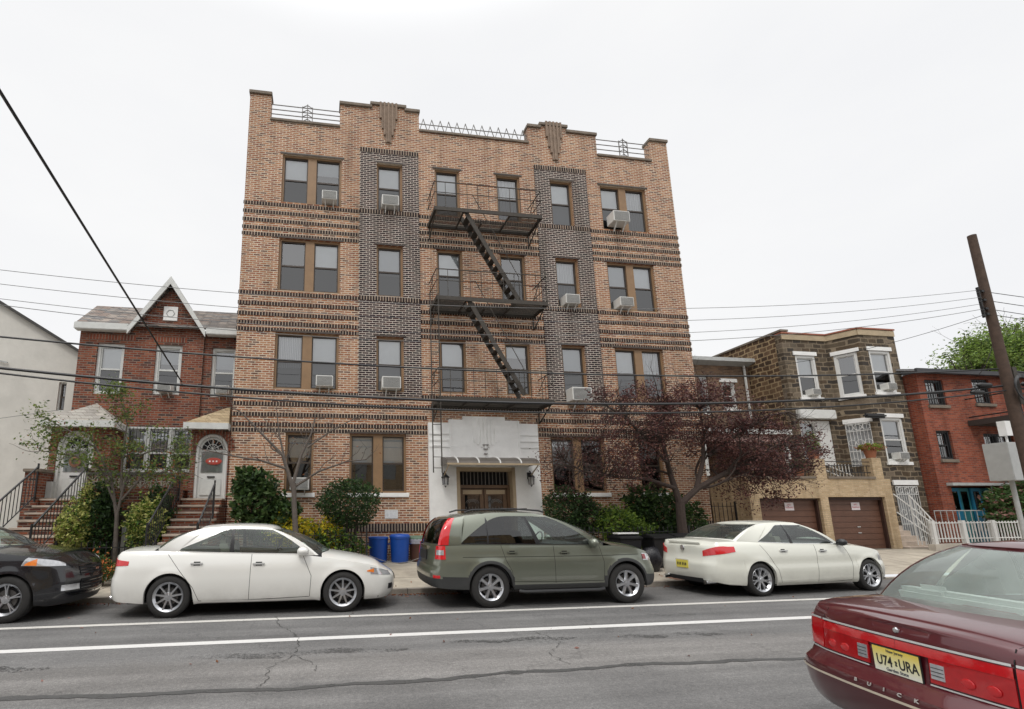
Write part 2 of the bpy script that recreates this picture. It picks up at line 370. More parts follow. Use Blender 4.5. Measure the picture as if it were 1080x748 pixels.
    def body(c):
        S=c.S;ss=set()
        for s in c.d: ss.add(round(float(s),4))
        for xw in S['wheels']:
            Ra=S['wr']+S.get('archgap',.045); 
            for k in range(25):
                a=PI*k/24; ss.add(round(c.s_of_x(xw+Ra*.9999*math.cos(a)),4))
            ss.add(round(c.s_of_x(xw+Ra*1.0005),4)); ss.add(round(c.s_of_x(xw-Ra*1.0005),4))
        ss=sorted(ss); ss=[s for i,s in enumerate(ss) if i==0 or s-ss[i-1]>.0007]
        nv=18; mb=MB(); bx0,bx1=S['cabin']
        for sg in(1,-1):
            G=[]
            for s in ss:
                zb=c.zbot(s);zt=c.S_top(s); s_=s*sg if s>0 else (1e-9*sg)
                x,y,z=c.pt(s_,zb); _,_,nx,ny=c.base(s)
                col=[(x-nx*.05,y-sg*ny*.05*(1 if y else 0),z+.002)]
                col+=[c.pt(s_,zb+(zt-zb)*(1-(1-j/nv)**1.0)) for j in range(nv+1)]
                G.append(col)
            lower=S.get('clad',None)
            if lower is None: mb.grid(G,0,flip=sg<0)
            else:
                b0=len(mb.f); mb.grid(G,0,flip=sg<0)
                for k in range(b0,len(mb.f)):
                    f=mb.f[k]; cx_=sum(mb.v[i][0] for i in f)/4; cz=sum(mb.v[i][2] for i in f)/4
                    if lower(cx_,cz): mb.m[k]=1
            # deck: bonnet and boot lid
            ks=[0,.04,.1,.2,.35,.5,.68,.85,1]
            def deck(idx):
                D=[]
                for s in idx:
                    x,y,z=c.pt(s*sg if s>0 else 1e-9*sg,c.S_top(s)); row=[]
                    for k in ks:
                        yy=y*(1-k); row.append((x,yy,z+smo(S['crown'],x)*(1-(1-k)**S.get('cp',2.6))))
                    D.append(row)
                mb.grid(D,0,flip=sg<0)
            ds=[s for s in ss]
            xs=[c.pt(s,c.S_top(s))[0] for s in ds]
            rear=[s for s,x in zip(ds,xs) if x<=bx0+.0]; front=[s for s,x in zip(ds,xs) if x>=bx1]
            if S.get('trunk',True): deck(rear)
            deck(front)
        o=mb.build('body',[S['paint'],S.get('cladmat',black)],c.root,smooth=True,weld=True,local=True,ang=28)
        return o
    def greenhouse(c):
        """glass house over the body: rings of columns from belt (B) to roof edge (T)"""
        S=c.S;g=S['gh']; secs=[]
        nr,ns,nf=g.get('n',(14,64,16))
        cols=[]  # (section,u,B,T)
        rb_c,rb_s,fb_s,fb_c=g['base']; rt_c,rt_s,ft_s,ft_c=g['top']; yr,yf=g['ytop']; zt=g['zt']; ins=g.get('ins',.02)
        def B(x,y): return Vector((x,y,c.deckz(x,min(abs(y),c.wtop(x)))-.012))
        def ysb(x): return c.wtop(x)-ins
        for i in range(nr):
            u=i/nr; y=u*ysb(rb_s); x=rb_c+(rb_s-rb_c)*u**2.2
            cols.append(('r',u,B(x,y) if not g.get('zrear') else Vector((x,y,g['zrear'])),Vector((rt_c+(rt_s-rt_c)*u**2.2,u*yr,0))))
        for i in range(ns+1):
            u=i/ns; x=rb_s+(fb_s-rb_s)*u; xt=rt_s+(ft_s-rt_s)*(smo(g['h'],u) if 'h' in g else u)
            yt=yr+(yf-yr)*u+g.get('ybulge',.02)*math.sin(PI*u)
            z=smo(S['sh'],x)-.005
            cols.append(('s',u,Vector((x,ysb(x),z)),Vector((xt,yt,0))))
        for i in range(1,nf+1):
            u=1-i/nf; y=u*ysb(fb_s); x=fb_c+(fb_s-fb_c)*u**2.2
            cols.append(('f',u,B(x,y),Vector((ft_c+(ft_s-ft_c)*u**2.2,u*yf,0))))
        wins=g['windows']; v0=g.get('v0',.05); vt=g.get('v1',.90)
        def rows(col):
            sec,u=col[0],col[1]
            if sec=='s':
                a,b=v0,vt
                for w in wins:
                    if w[0]<=u<=w[1] and len(w)>3: a,b=w[3](u,v0,vt)
            elif sec=='r': a,b=g.get('rv',(.06,.93))
            else: a,b=g.get('fv',(.04,.94))
            tr=g.get('trim',.022)
            return [0,max(a-tr,.001),a]+[a+(b-a)*k/6 for k in range(1,6)]+[b,b+tr*.8,b+(1-b)*.6,1.0]
        bulge=g.get('bulge',.035)
        def point(col,v):
            sec,u,b,t=col; T=Vector((t.x,t.y,smo(zt,t.x)))
            p=b.lerp(T,v); n=Vector((-1,0,0)) if sec=='r' else (Vector((1,0,0)) if sec=='f' else Vector((0,1,0)))
            if sec!='s': n=Vector((n.x,0,.5)).normalized()
            bb=bulge*4*v*(1-v)
            if sec=='s':
                p+=n*bb; wr_=max(0,1-u/.3)**2; wf_=max(0,(u-.7)/.3)**2; pb=g.get('pb',.05)*4*v*(1-v)
                p+=Vector((-.5,0,.87))*pb*wr_+Vector((.5,0,.87))*pb*wf_
            else:
                pb=g.get('pb',.05)*4*v*(1-v); p+=(Vector((0,1,0))*u**4)*bb
                p+=Vector((-.5 if sec=='r' else .5,0,.87))*pb*(1+.25*(1-u*u))
            return p
        c.ghpoint=lambda u,v,sg=1,off=0,sec='s': (lambda q:Vector((q.x,(q.y+off)*sg,q.z)))(point(min([k for k in cols if k[0]==sec],key=lambda k:abs(k[1]-u)),v))
        def ghp(u,v,sg=1,off=0):
            sc=[k for k in cols if k[0]=='s']; f_=u*(len(sc)-1); i=min(int(f_),len(sc)-2); t=f_-i
            q=point(sc[i],v).lerp(point(sc[i+1],v),t); return (q.x,(q.y+off)*sg,q.z)
        c.ghp=ghp
        mb=MB(); panes={}
        ce=g.get('corner',.94); cf=g.get('cornerf',.95)
        for sg in(1,-1):
            PT=[[point(k,v) for v in rows(k)] for k in cols]
            for i in range(len(cols)-1):
                a,b=cols[i],cols[i+1]; um=(a[1]+b[1])/2; sec=b[0] if b[0]!='f' else 'f'
                if a[0]=='r' and b[0]=='s': um=.999;sec='r'
                if a[0]=='s' and b[0]=='f': um=.999;sec='f'
                if a[0]=='s' and b[0]=='s': sec='s'
                for j in range(11):
                    q=[PT[i][j],PT[i+1][j],PT[i+1][j+1],PT[i][j+1]]
                    q=[(p.x,p.y*sg,p.z) for p in q]
                    if sg>0:q=q[::-1]
                    kind='body'
                    glassrow=2<=j<=7
                    trimrow=j in(1,8)
                    if sec=='s':
                        w=None
                        for k,wn in enumerate(wins):
                            if wn[0]<=um<=wn[1]: w=(k,wn)
                        if w:
                            if glassrow: kind=('side_window',k_(w[0],sg),w[1][2])
                            elif trimrow: kind='trim'
                        elif any(p0<=um<=p1 for p0,p1 in g.get('black',[])) and 1<=j<=8: kind='trim2'
                        elif any(p0<=um<=p1 for p0,p1 in g.get('blackfull',[])): kind='trim2'
                    elif sec=='r':
                        if um<ce: kind=('rear_window',0,g.get('rglass',carglass)) if glassrow else ('trim2' if trimrow else 'body')
                        elif um<ce+.03 and 1<=j<=8: kind='trim2'
                    else:
                        if um<cf: kind=('windshield',0,carglass) if glassrow else ('trim2' if trimrow or j==0 else 'body')
                        elif um<cf+.03 and 1<=j<=8: kind='trim2'
                    if isinstance(kind,tuple):
                        m_=panes.setdefault((kind[0],kind[1]),[MB(),kind[2]]); m_[0].add(q,[(0,1,2,3)])
                    else: mb.add(q,[(0,1,2,3)],{'body':0,'trim':1,'trim2':2}[kind])
            # roof
            Rr=[]
            for k in cols:
                e=point(k,1); row=[]
                for w_ in (0,.03,.08,.16,.3,.5,.75,1):
                    cx=(rt_c+ft_c)/2+(e.x-(rt_c+ft_c)/2)*(1-w_*.0)
                    row.append((e.x,e.y*(1-w_)*sg,0,w_))
                Rr.append(row)
            def rz(x,w_,ex):
                # lengthwise blend to the glass edges so the roof stays tangent
                return smo(zt,x)+g.get('rc',.06)*(1-(1-w_)**3)
            G=[[(p[0],p[1],rz(p[0],p[3],0)) for p in row] for row in Rr if True]
            # only side columns span across the roof; front/rear header columns are bridged
            side=[G[i] for i,k in enumerate(cols) if k[0]=='s']
            mb.grid(side,0,flip=sg<0)
            for nm,ed in(('r',side[0]),('f',side[-1])):
                head=[point(k,1) for k in cols if k[0]==nm or (k[0]=='s' and k[1]==(0 if nm=='r' else 1))]
                if nm=='f': head=head[::-1]
                # head runs centre->side ; make matching strip
                H=[]
                yy=[p.y for p in head];xx=[p.x for p in head];zz=[p.z for p in head]
                o1=np.argsort(yy);yy=np.array(yy)[o1];xx=np.array(xx)[o1];zz=np.array(zz)[o1]
                for p in ed:
                    ay=abs(p[1]); X=float(np.interp(ay,yy,xx));Z=smo(zt,X)+g.get('rc',.06)*.35*(1-(ay/max(yy))**3)
                    H.append((X,p[1],Z))
                mid=[((a[0]+b[0])/2,a[1],(a[2]+b[2])/2+.006) for a,b in zip(ed,H)]
                low=[]
                for p in H:
                    low.append((p[0],p[1],float(np.interp(abs(p[1]),yy,zz))))
                mb.grid([ed,mid,H,low],0,flip=(sg<0) if nm=='f' else (sg>0))
        mb.build('cabin_frame',[S['paint'],g.get('trimmat',chrome),black],c.root,smooth=True,weld=True,local=True,ang=35)
        for (nm,k),(m_,mt) in panes.items():
            m_.build(nm,mt,c.root,smooth=True,weld=True,local=True)
    def wheel(c,x,y,style,steer=0):
        S=c.S; r=S['wr']; w=S.get('tw',.205); rr=S.get('rr',r*.68); sg=1 if y>0 else -1
        key=('wheel',id(S)); 
        root=bpy.data.objects.new('wheel',None); COL.objects.link(root); root.parent=c.root; root.location=(x,y,r); root.rotation_euler=(random.uniform(0,1) if False else 0,0,(0 if sg>0 else PI)+steer)
        if 'wm' not in S:
            t=MB(); h=w/2; t.lathe([(rr-.01,-h+.01),(rr+.01,-h),(rr+.045,-h-.004),(r-.03,-h+.004),(r-.008,-h+.02),(r,-h+.04),(r,h-.04),(r-.008,h-.02),(r-.03,h-.004),(rr+.045,h+.004),(rr+.01,h),(rr-.01,h-.01)],axis='y',n=48)
            for gz in(-.04,0,.04): pass
            d=MB(); rm=MB()
            rm.lathe([(rr-.012,-h+.02),(rr-.012,h-.02),(rr+.008,h+.002),(rr+.012,h-.004)],axis='y',n=48)
            rm.lathe([(rr-.03,h-.035),(rr-.012,h-.012),(rr+.004,h+.004)],axis='y',n=48)
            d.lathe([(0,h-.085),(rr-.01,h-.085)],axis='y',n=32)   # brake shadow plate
            brk=MB(); brk.lathe([(0,h-.07),(r*.42,h-.07),(r*.42,h-.085)],axis='y',n=32)
            n,kind=style
            hub=.062
            for k in range(n):
                a=2*PI*k/n+PI/2
                def spoke(a0,a1,w0,w1,dy=0):
                    V=[]
                    for (rad,ang,wd,yo,th) in((hub*.7,a0,w0,h-.03,.03),((hub+rr)/2,(a0+a1)/2,(w0+w1)/2*.85,h-.022,.025),(rr-.008,a1,w1,h-.012,.022)):
                        cx,cz=rad*math.cos(ang),rad*math.sin(ang); tx,tz=-math.sin(ang),math.cos(ang)
                        V+=[(cx-tx*wd/2,yo-th,cz-tz*wd/2),(cx-tx*wd*.32,yo+dy,cz-tz*wd*.32),(cx+tx*wd*.32,yo+dy,cz+tz*wd*.32),(cx+tx*wd/2,yo-th,cz+tz*wd/2)]
                    F=[]
                    for i in(0,1):
                        for j in range(3): F.append((i*4+j,i*4+j+1,(i+1)*4+j+1,(i+1)*4+j))
                    rm.add(V,F)
                if kind=='single': spoke(a,a,.05,S.get('spw',.04))
                elif kind=='split': spoke(a-.02,a-.13,.032,.026);spoke(a+.02,a+.13,.032,.026)
                elif kind=='wide': spoke(a,a,.06,.085)
                elif kind=='vee': spoke(a,a-.2,.035,.03);spoke(a,a+.2,.035,.03)
            rm.lathe([(0,h-.012),(.028,h-.012),(.033,h-.02),(hub,h-.024),(hub+.008,h-.04)],axis='y',n=24)
            for k in range(5):
                a=2*PI*k/5; rm.cyl((.045*math.cos(a),h-.028,.045*math.sin(a)),(.045*math.cos(a),h-.015,.045*math.sin(a)),.007,8)
            S['wm']=(t.mesh('tyre',rubber,True,weld=True),rm.mesh('rim',silver,True,weld=True,ang=25),d.mesh('wheel_back',dark),brk.mesh('brake_disc',plain('brake_iron',(.12,.115,.11),.5,.7) if 'brake_iron' not in MAT else MAT['brake_iron']))
        for nm,me in zip(('tyre','rim','wheel_back','brake_disc'),S['wm']):
            o=bpy.data.objects.new(nm,me); COL.objects.link(o); o.parent=root
        return root
    def finish(c):
        S=c.S; W=S['halfw']; r=S['wr']
        # wheel wells and underbody
        u=MB()
        for xw in S['wheels']:
            Ra=r+S.get('archgap',.045)+.012
            V=[];n=20
            for k in range(n+1):
                a=PI*k/n; V.append((Ra*math.cos(a),Ra*math.sin(a)))
            for sg in(1,-1):
                G=[[(xw+a,sg*yy,r+b) for yy in(W-.045,W-.38)] for a,b in V]
                u.grid(G); u.add([(xw+a,sg*(W-.38),r+b) for a,b in V]+[(xw-Ra,sg*(W-.38),.2),(xw+Ra,sg*(W-.38),.2)],[tuple(range(n+3))])
        zb=S.get('under',.22)
        u.box(c.xr+.35,S['wheels'][0]-r-.05,-W+.12,W-.12,zb,zb+.02); u.box(S['wheels'][0]+r+.06,S['wheels'][1]-r-.06,-W+.05,W-.05,zb-.02,zb+.02)
        u.box(S['wheels'][0]-r-.1,S['wheels'][1]+r+.1,-W+.4,W-.4,zb-.03,zb+.03); u.box(S['wheels'][1]+r+.05,c.xf-.35,-W+.12,W-.12,zb,zb+.02)
        u.build('underbody',dark,c.root,local=True)
        for xw in S['wheels']:
            for sg in(1,-1): c.wheel(xw,sg*(W-.012-S.get('tw',.205)/2),S['rim'],S.get('steer',0) if xw==S['wheels'][1] else 0)
        # interior
        sm=S.get('seat',seatm); f=S.get('floor',.35)
        fx,rx=S['seats']; zs=S.get('zs',.5); zh=S.get('zh',1.0)
        for sg in(1,-1):
            s=MB(); y=sg*.36
            s.obox((fx,y,zs),(.26,0,.02),(0,.24,0),(0,0,.09)); s.obox((fx-.32,y,zs+.30),(.07,0,0),(0,.23,0),(-.09,0,.32)); s.obox((fx-.43,y,zh+.08),(.045,0,0),(0,.12,0),(-.015,0,.085)); 
            s.cyl((fx-.4,y-.05,zh-.1),(fx-.42,y-.05,zh+.02),.008,6); s.cyl((fx-.4,y+.05,zh-.1),(fx-.42,y+.05,zh+.02),.008,6)
            s.build('front_seat',sm,c.root,smooth=True,bevel=.035,local=True,ang=60)
        s=MB(); s.obox((rx,0,zs),(.24,0,.02),(0,.62,0),(0,0,.09)); s.obox((rx-.30,0,zs+.28),(.07,0,0),(0,.62,0),(-.09,0,.30))
        for y in(-.36,.36): s.obox((rx-.40,y,zh+.02),(.04,0,0),(0,.12,0),(-.01,0,.07))
        s.build('rear_seat',sm,c.root,smooth=True,bevel=.035,local=True,ang=60)
        d=MB(); cx0,cx1=S['cabin']; g=S['gh']; cx0=max(cx0,c.xr+.2)
        zsh=smo(S['sh'],(cx0+cx1)/2)
        d.box(cx0+.02,cx1-.02,-W+.14,W-.14,f-.05,f)
        d.box(fx+.52,cx1+.02,-W+.16,W-.16,f,zsh-.06); d.obox((fx+.62,0,zsh-.04),(.16,0,.02),(0,W-.2,0),(0,0,.04))
        if S.get('trunk',True): d.box(cx0+.0,rx-.36,-W+.2,W-.2,f,smo(S['sh'],cx0)-.035)
        for sg in(1,-1): d.box(cx0+.02,cx1,sg*(W-.14),sg*(W-.11),f,zsh-.05)
        d.build('cabin_interior',S.get('intmat',seatd),c.root,local=True)
        st=MB(); pts=[]
        for k in range(25):
            a=2*PI*k/24; pts.append((fx+.42+.07*math.sin(a),.36+.185*math.cos(a),zsh+.02+.17*math.sin(a)))
        st.tube(pts,.014,6); st.cyl((fx+.42,.36,zsh+.02),(fx+.56,.36,zsh-.06),.02,8); st.bar((fx+.42,.19,zsh+.02),(fx+.42,.53,zsh+.02),.03,.02)
        st.build('steering_wheel',black,c.root,smooth=True,local=True)
    def handle(c,x,z,mat,L=.19):
        for sg in(1,-1):
            s=c.s_of_x(x); p=c.pt(s*sg,z,.022); o=MB()
            o.obox(p,(L/2,0,0),(0,.009,0),(0,0,.014)); q=c.pt(s*sg,z,0)
            for dx in(-L/2+.015,L/2-.015): o.obox((p[0]+dx,(p[1]+q[1])/2,z),(.012,0,0),(0,.014,0),(0,0,.011))
            o.build('door_handle',mat,c.root,smooth=True,bevel=.006,local=True)
            k=MB(); c.patch(sg*(s-.05),sg*(s+.05),z-.03,z+.03,.002,k,n=5,edge=False); k.build('handle_recess',seam if mat is not S_chrome else c.S['paint'],c.root,local=True,smooth=True)
    def mirror(c,x,z,mat,y=None,sz=(.085,.10,.07)):
        for sg in(1,-1):
            o=MB(); yy=(y or c.S['halfw'])+.06; o.ball((x,sg*yy,z),sz,14,9); o.bar((x+.02,sg*(yy-.16),z-.05),(x,sg*yy,z-.02),.05,.03)
            m=MB(); 
            m.add([(x-sz[0]*.95,sg*(yy-.075),z-.045),(x-sz[0]*.95,sg*(yy+.075),z-.045),(x-sz[0]*.95,sg*(yy+.075),z+.045),(x-sz[0]*.95,sg*(yy-.075),z+.045)],[(0,1,2,3)])
            b=o.build('side_mirror',mat,c.root,smooth=True,local=True,ang=50)
    def seams(c,lst,w=.007):
        for sg in(1,-1):
            for pts in lst:
                o=MB(); c.line([(c.s_of_x(x)*sg,z) for x,z in pts],w,.0015,o); o.build('door_gap',seam,c.root,local=True)
def k_(k,sg): return (k,sg)
S_chrome=chrome
def text_mesh(txt,size,extr=.002,bold=0,sx=1.0):
    cu=bpy.data.curves.new('t','FONT'); cu.body=txt; cu.size=size; cu.extrude=extr; cu.offset=bold; cu.align_x='CENTER'; cu.resolution_u=3
    o=bpy.data.objects.new('t',cu); COL.objects.link(o); dg=bpy.context.evaluated_depsgraph_get(); me=bpy.data.meshes.new_from_object(o.evaluated_get(dg))
    V=[(v.co.x*sx,v.co.y,v.co.z) for v in me.vertices];F=[tuple(p.vertices) for p in me.polygons]
    bpy.data.objects.remove(o); bpy.data.curves.remove(cu); bpy.data.meshes.remove(me); return V,F
def label_car(name,label,cat,loc,rz=0):
    return empty(name,label,cat,loc,rz)
def mk(S,root):
    c=Car(S,root); c.body(); c.greenhouse(); c.finish(); return c
def wfun(lo,hi,p=1.6,front=False):
    """window whose top line rises from the rear tip lo to full height at hi"""
    def f(u,v0,v1):
        t=min(max((u-lo)/(hi-lo),0),1); return v0,v0+.02+(v1-v0-.02)*(1-(1-t)**p)
    return f
bright=plain('bright_trim',(.62,.63,.62),.25,.3,noise=.05)
white=paint('white_pearl_paint',(.78,.775,.735),0,.32,1,.45); cream=paint('ivory_paint',(.74,.745,.665),0,.32,1,.45)
green=paint('sage_green_paint',(.185,.200,.158),.55,.32,1,.5); blackp=paint('black_paint',(.006,.007,.010),0,.25,1,.04)
maroon=paint('maroon_paint',(.085,.008,.013),.2,.3,1,.15)
# ---- white saloon ---------------------------------------------------------
def sedan_white():
    S=dict(plan=[(-.98,0),(-.975,.35),(-.945,.60),(-.84,.77),(-.55,.855),(0,.875),(.8,.88),(1.8,.88),(2.7,.87),(3.1,.845),(3.38,.77),(3.56,.58),(3.65,.32),(3.67,0)],
      wheels=(0,2.72),wr=.325,halfw=.882,tw=.215,rr=.222,rim=(9,'single'),spw=.03,paint=white,archgap=.04,
      sh=[(-.98,.985),(-.8,1.03),(-.3,1.035),(.3,1.0),(1.2,.965),(2.0,.935),(2.6,.86),(3.1,.77),(3.4,.69),(3.6,.60),(3.67,.56)],
      crown=[(-.98,.0),(-.8,.035),(0,.05),(1.9,.06),(2.6,.09),(3.2,.085),(3.5,.05),(3.67,.01)],
      bot=[(-.98,.31),(-.7,.25),(.4,.20),(2.3,.20),(3.2,.19),(3.67,.20)],
      side_in=[(.18,.07),(.24,.03),(.34,.012),(.55,0),(.72,.004),(.8,.016),(.92,.05),(1.0,.085),(1.06,.14)],
      rear_in=[(.2,.10),(.3,.03),(.45,0),(.60,.005),(.66,.03),(.8,.05),(.95,.06),(1.0,.10)],
      front_in=[(.18,.10),(.28,.03),(.42,0),(.52,.01),(.58,.05),(.64,.12),(.72,.24),(.8,.4),(.95,.6)],
      cabin=(-.26,2.36),
      gh=dict(n=(14,100,16),base=(-.36,-.24,2.28,2.52),top=(.26,.40,1.50,1.62),ytop=(.55,.57),zt=[(.2,1.345),(.5,1.392),(.95,1.412),(1.3,1.40),(1.65,1.35)],rc=.045,ins=.075,bulge=.03,
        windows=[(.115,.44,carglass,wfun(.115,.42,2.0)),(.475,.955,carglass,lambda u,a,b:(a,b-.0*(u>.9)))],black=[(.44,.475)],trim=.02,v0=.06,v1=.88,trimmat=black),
      seats=(1.15,.25),zs=.5,zh=1.02)
    root=label_car('white_sedan','white four door sedan with multi spoke alloy wheels parked left of the olive suv','car',(-2.44,9.74,0))
    # the near flank faces the camera (-y side)
    c=mk(S,root)
    c.handle(.40,.83,bright); c.handle(1.36,.81,bright); c.mirror(2.06,1.0,white,.84,(.10,.12,.075))
    c.seams([[(.36,.46),(.10,.78),(-.06,.98)],[(.36,.46),(.46,.25)],[(1.22,.25),(1.24,.96)],[(2.18,.27),(2.2,.6),(2.06,.93)],[(.46,.25),(1.2,.245),(2.17,.27)]])
    t=MB()
    for sg in(1,-1): 
        q=MB(); c.patch(sg*(c.s_of_x(-.93)-.35),sg*c.s_of_x(-.64),lambda t:.775+.04*t,lambda t:.95-.07*t,.006,q); q.build('tail_lamp',redl,root,smooth=True,local=True)
        q=MB(); c.patch(sg*c.s_of_x(3.18),sg*(c.s_of_x(3.50)+.12),lambda t:.60-.045*t,lambda t:.715-.09*t,.006,q,n=12); q.build('headlight',clear,root,smooth=True,local=True)
        q=MB(); c.patch(sg*c.s_of_x(3.12),sg*c.s_of_x(3.24),lambda t:.645-.02*t,lambda t:.66+.03*t,.008,q,n=6); q.build('turn_lamp',amber,root,smooth=True,local=True)
        q=MB(); c.patch(sg*(c.s_of_x(3.50)),sg*(c.s_of_x(3.58)),.33,.42,.004,q,n=6); q.build('fog_recess',black,root,smooth=True,local=True)
        q=MB(); c.line([(sg*c.s_of_x(x),z) for x,z in((.5,.245),(1.4,.235),(2.2,.25))],.02,.012,q); q.build('side_skirt',white,root,smooth=True,local=True)
    q=MB(); c.patch(-.28,.28,.86,.90,.01,q); q.build('trunk_trim',chrome,root,smooth=True,local=True)
    q=MB(); L=c.len; c.patch(L-.32,L-.001,.44,.56,.01,q,edge=False); c.patch(-L+.32,-L+.001,.44,.56,.01,q,edge=False); q.build('grille',black,root,smooth=True,local=True)
    for y in(-.5,.5):
        e=MB(); e.cyl((-.97,y,.29),(-.8,y,.29),.03,12); e.build('exhaust',chrome,root,smooth=True,local=True)
    root.scale=(1.04,1.0,1.02)
sedan_white()
carglass2=carglass
# ---- olive suv ------------------------------------------------------------
def suv_green():
    def clad(x,z):
        if z<.40 or (x<-.42 and z<.53) or (x>3.04 and z<.50): return True
        return any(math.hypot(x-xw,z-.355)<.355+.045+.055 for xw in(0,2.62)) 
    S=dict(plan=[(-1.07,0),(-1.06,.42),(-1.02,.72),(-.93,.86),(-.67,.90),(0,.905),(.9,.908),(1.8,.905),(2.6,.90),(3.0,.87),(3.25,.76),(3.40,.55),(3.47,.30),(3.49,0)],
      wheels=(0,2.62),wr=.355,halfw=.905,tw=.225,rr=.225,rim=(7,'wide'),spw=.05,paint=green,archgap=.045,flare=.02,
      sh=[(-1.12,1.06),(-.5,1.075),(.6,1.06),(1.8,1.04),(2.35,1.03),(2.8,.985),(3.15,.91),(3.36,.82),(3.49,.74)],
      crown=[(-.98,.0),(-.8,.02),(1.9,.05),(2.6,.075),(3.2,.075),(3.4,.04),(3.49,.01)],
      bot=[(-.98,.36),(-.6,.33),(.4,.30),(2.3,.30),(3.1,.30),(3.49,.33)],clad=clad,cladmat=plain('grey_cladding',(.035,.036,.036),.6),
      side_in=[(.28,.05),(.34,.015),(.45,.01),(.60,0),(.78,.0),(.86,.012),(.90,.018),(1.0,.03),(1.08,.045)],
      rear_in=[(.3,.08),(.4,.02),(.55,0),(.66,.01),(.70,.045),(.85,.06),(1.06,.085)],
      front_in=[(.28,.10),(.38,.02),(.5,0),(.6,.02),(.7,.07),(.8,.14),(.9,.28),(1.0,.5)],
      cabin=(-3,2.36),trunk=False,under=.30,
      gh=dict(h=[(0,0),(.3,.37),(.59,.78),(.8,.93),(1,1)],n=(14,100,16),base=(-.98,-.87,2.22,2.52),top=(-.70,-.60,1.10,1.26),ytop=(.60,.62),zt=[(-.72,1.545),(-.3,1.60),(.3,1.645),(.8,1.64),(1.3,1.585)],rc=.035,ins=.055,bulge=.05,pb=.07,
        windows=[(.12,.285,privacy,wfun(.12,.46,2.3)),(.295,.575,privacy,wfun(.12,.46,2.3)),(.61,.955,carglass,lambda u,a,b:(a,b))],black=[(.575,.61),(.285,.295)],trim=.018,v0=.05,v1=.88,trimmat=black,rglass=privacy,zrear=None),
      seats=(1.05,.1),zs=.68,zh=1.15,floor=.45)
    root=label_car('parked_suv','olive green compact suv with roof rails and red tail lamps up its rear pillar','suv',(2.99,9.66,0))
    c=mk(S,root)
    c.handle(.42,.94,green); c.handle(1.42,.925,green); c.mirror(1.98,1.09,green,.88,(.085,.11,.085))
    c.seams([[(.40,.62),(.30,.80),(.22,1.07)],[(.42,.44),(.40,.62)],[(1.22,.40),(1.22,1.05)],[(2.16,.42),(2.18,.75),(2.12,1.03)],[(.42,.44),(1.2,.42),(2.15,.42)]])
    q=MB()
    for sg in(1,-1): c.line([(sg*c.s_of_x(x),z) for x,z in((-.5,.872),(.5,.865),(1.4,.86),(2.3,.86),(2.9,.87))],.009,.001,q)
    q.build('body_crease',seam,root,local=True)
    for sg in(1,-1):
        lo=[];m=MB(); G=[]
        for v in [k/14 for k in range(15)]:
            row=[]
            a=c.ghp(0.0,.02+v*.95,sg,0); 
            w_=.042*(1-.5*v)
            row.append((a[0]-.045,a[1]-.05*sg,a[2])); row.append((a[0]-.015,a[1]+.004*sg,a[2]))
            for u in(.0,w_*.5,w_): p=c.ghp(u+.002,.02+v*.95,sg,.012); row.append(p)
            p=c.ghp(w_+.004,.02+v*.95,sg,-.01); row.append(p)
            G.append(row)
        m.grid(G,flip=sg<0)
        m.build('tail_lamp',redb,root,smooth=True,local=True)
        q=MB(); c.patch(sg*(c.s_of_x(-.99)-.04),sg*c.s_of_x(-.81),lambda t:.84,lambda t:1.07,.012,q); q.build('tail_lamp',redb,root,smooth=True,local=True)
        q=MB(); c.patch(sg*(c.s_of_x(-.99)-.0),sg*c.s_of_x(-.84),lambda t:.915,lambda t:1.0,.016,q); q.build('reverse_lamp',clear,root,smooth=True,local=True)
        q=MB(); c.patch(sg*(c.s_of_x(-.99)-.05),sg*c.s_of_x(-.91),.52,.57,.006,q); q.build('reflector',redl,root,smooth=True,local=True)
        q=MB(); c.patch(sg*c.s_of_x(2.98),sg*(c.s_of_x(3.38)),lambda t:.76-.0*t,lambda t:.89-.06*t,.006,q,n=12); q.build('headlight',clear,root,smooth=True,local=True)
        q=MB(); c.patch(sg*c.s_of_x(2.98),sg*c.s_of_x(3.06),lambda t:.78,lambda t:.87,.010,q,n=6); q.build('turn_lamp',redd,root,smooth=True,local=True)
        q=MB(); q.tube([(-.35,sg*.56,1.66),(-.2,sg*.57,1.70),(.6,sg*.585,1.715),(1.1,sg*.58,1.68),(1.2,sg*.58,1.65)],.016,8); q.build('roof_rail',black,root,smooth=True,local=True)
        q=MB(); q.tube([(.5,sg*.94,.285),(.6,sg*.98,.275),(2.0,sg*.98,.275),(2.12,sg*.94,.285)],.028,8); q.build('running_board',black,root,smooth=True,local=True)
    for x in(.05,.85):
        q=MB(); q.bar((x,-.58,1.715),(x,.58,1.715),.05,.022); q.build('roof_crossbar',black,root,local=True)
    q=MB(); q.obox((-1.0,0,1.02),(.02,0,0),(0,.3,0),(0,0,.03)); q.build('tailgate_trim',chrome,root,local=True)
    q=MB(); q.box(-1.035,-1.01,-.26,.26,.80,.96); q.build('license_plate_bay',black,root,local=True)
    q=MB(); L=c.len; c.patch(L-.40,L-.001,.62,.76,.008,q,edge=False); c.patch(-L+.4,-L+.001,.62,.76,.008,q,edge=False); q.build('grille',black,root,smooth=True,local=True)
suv_green()
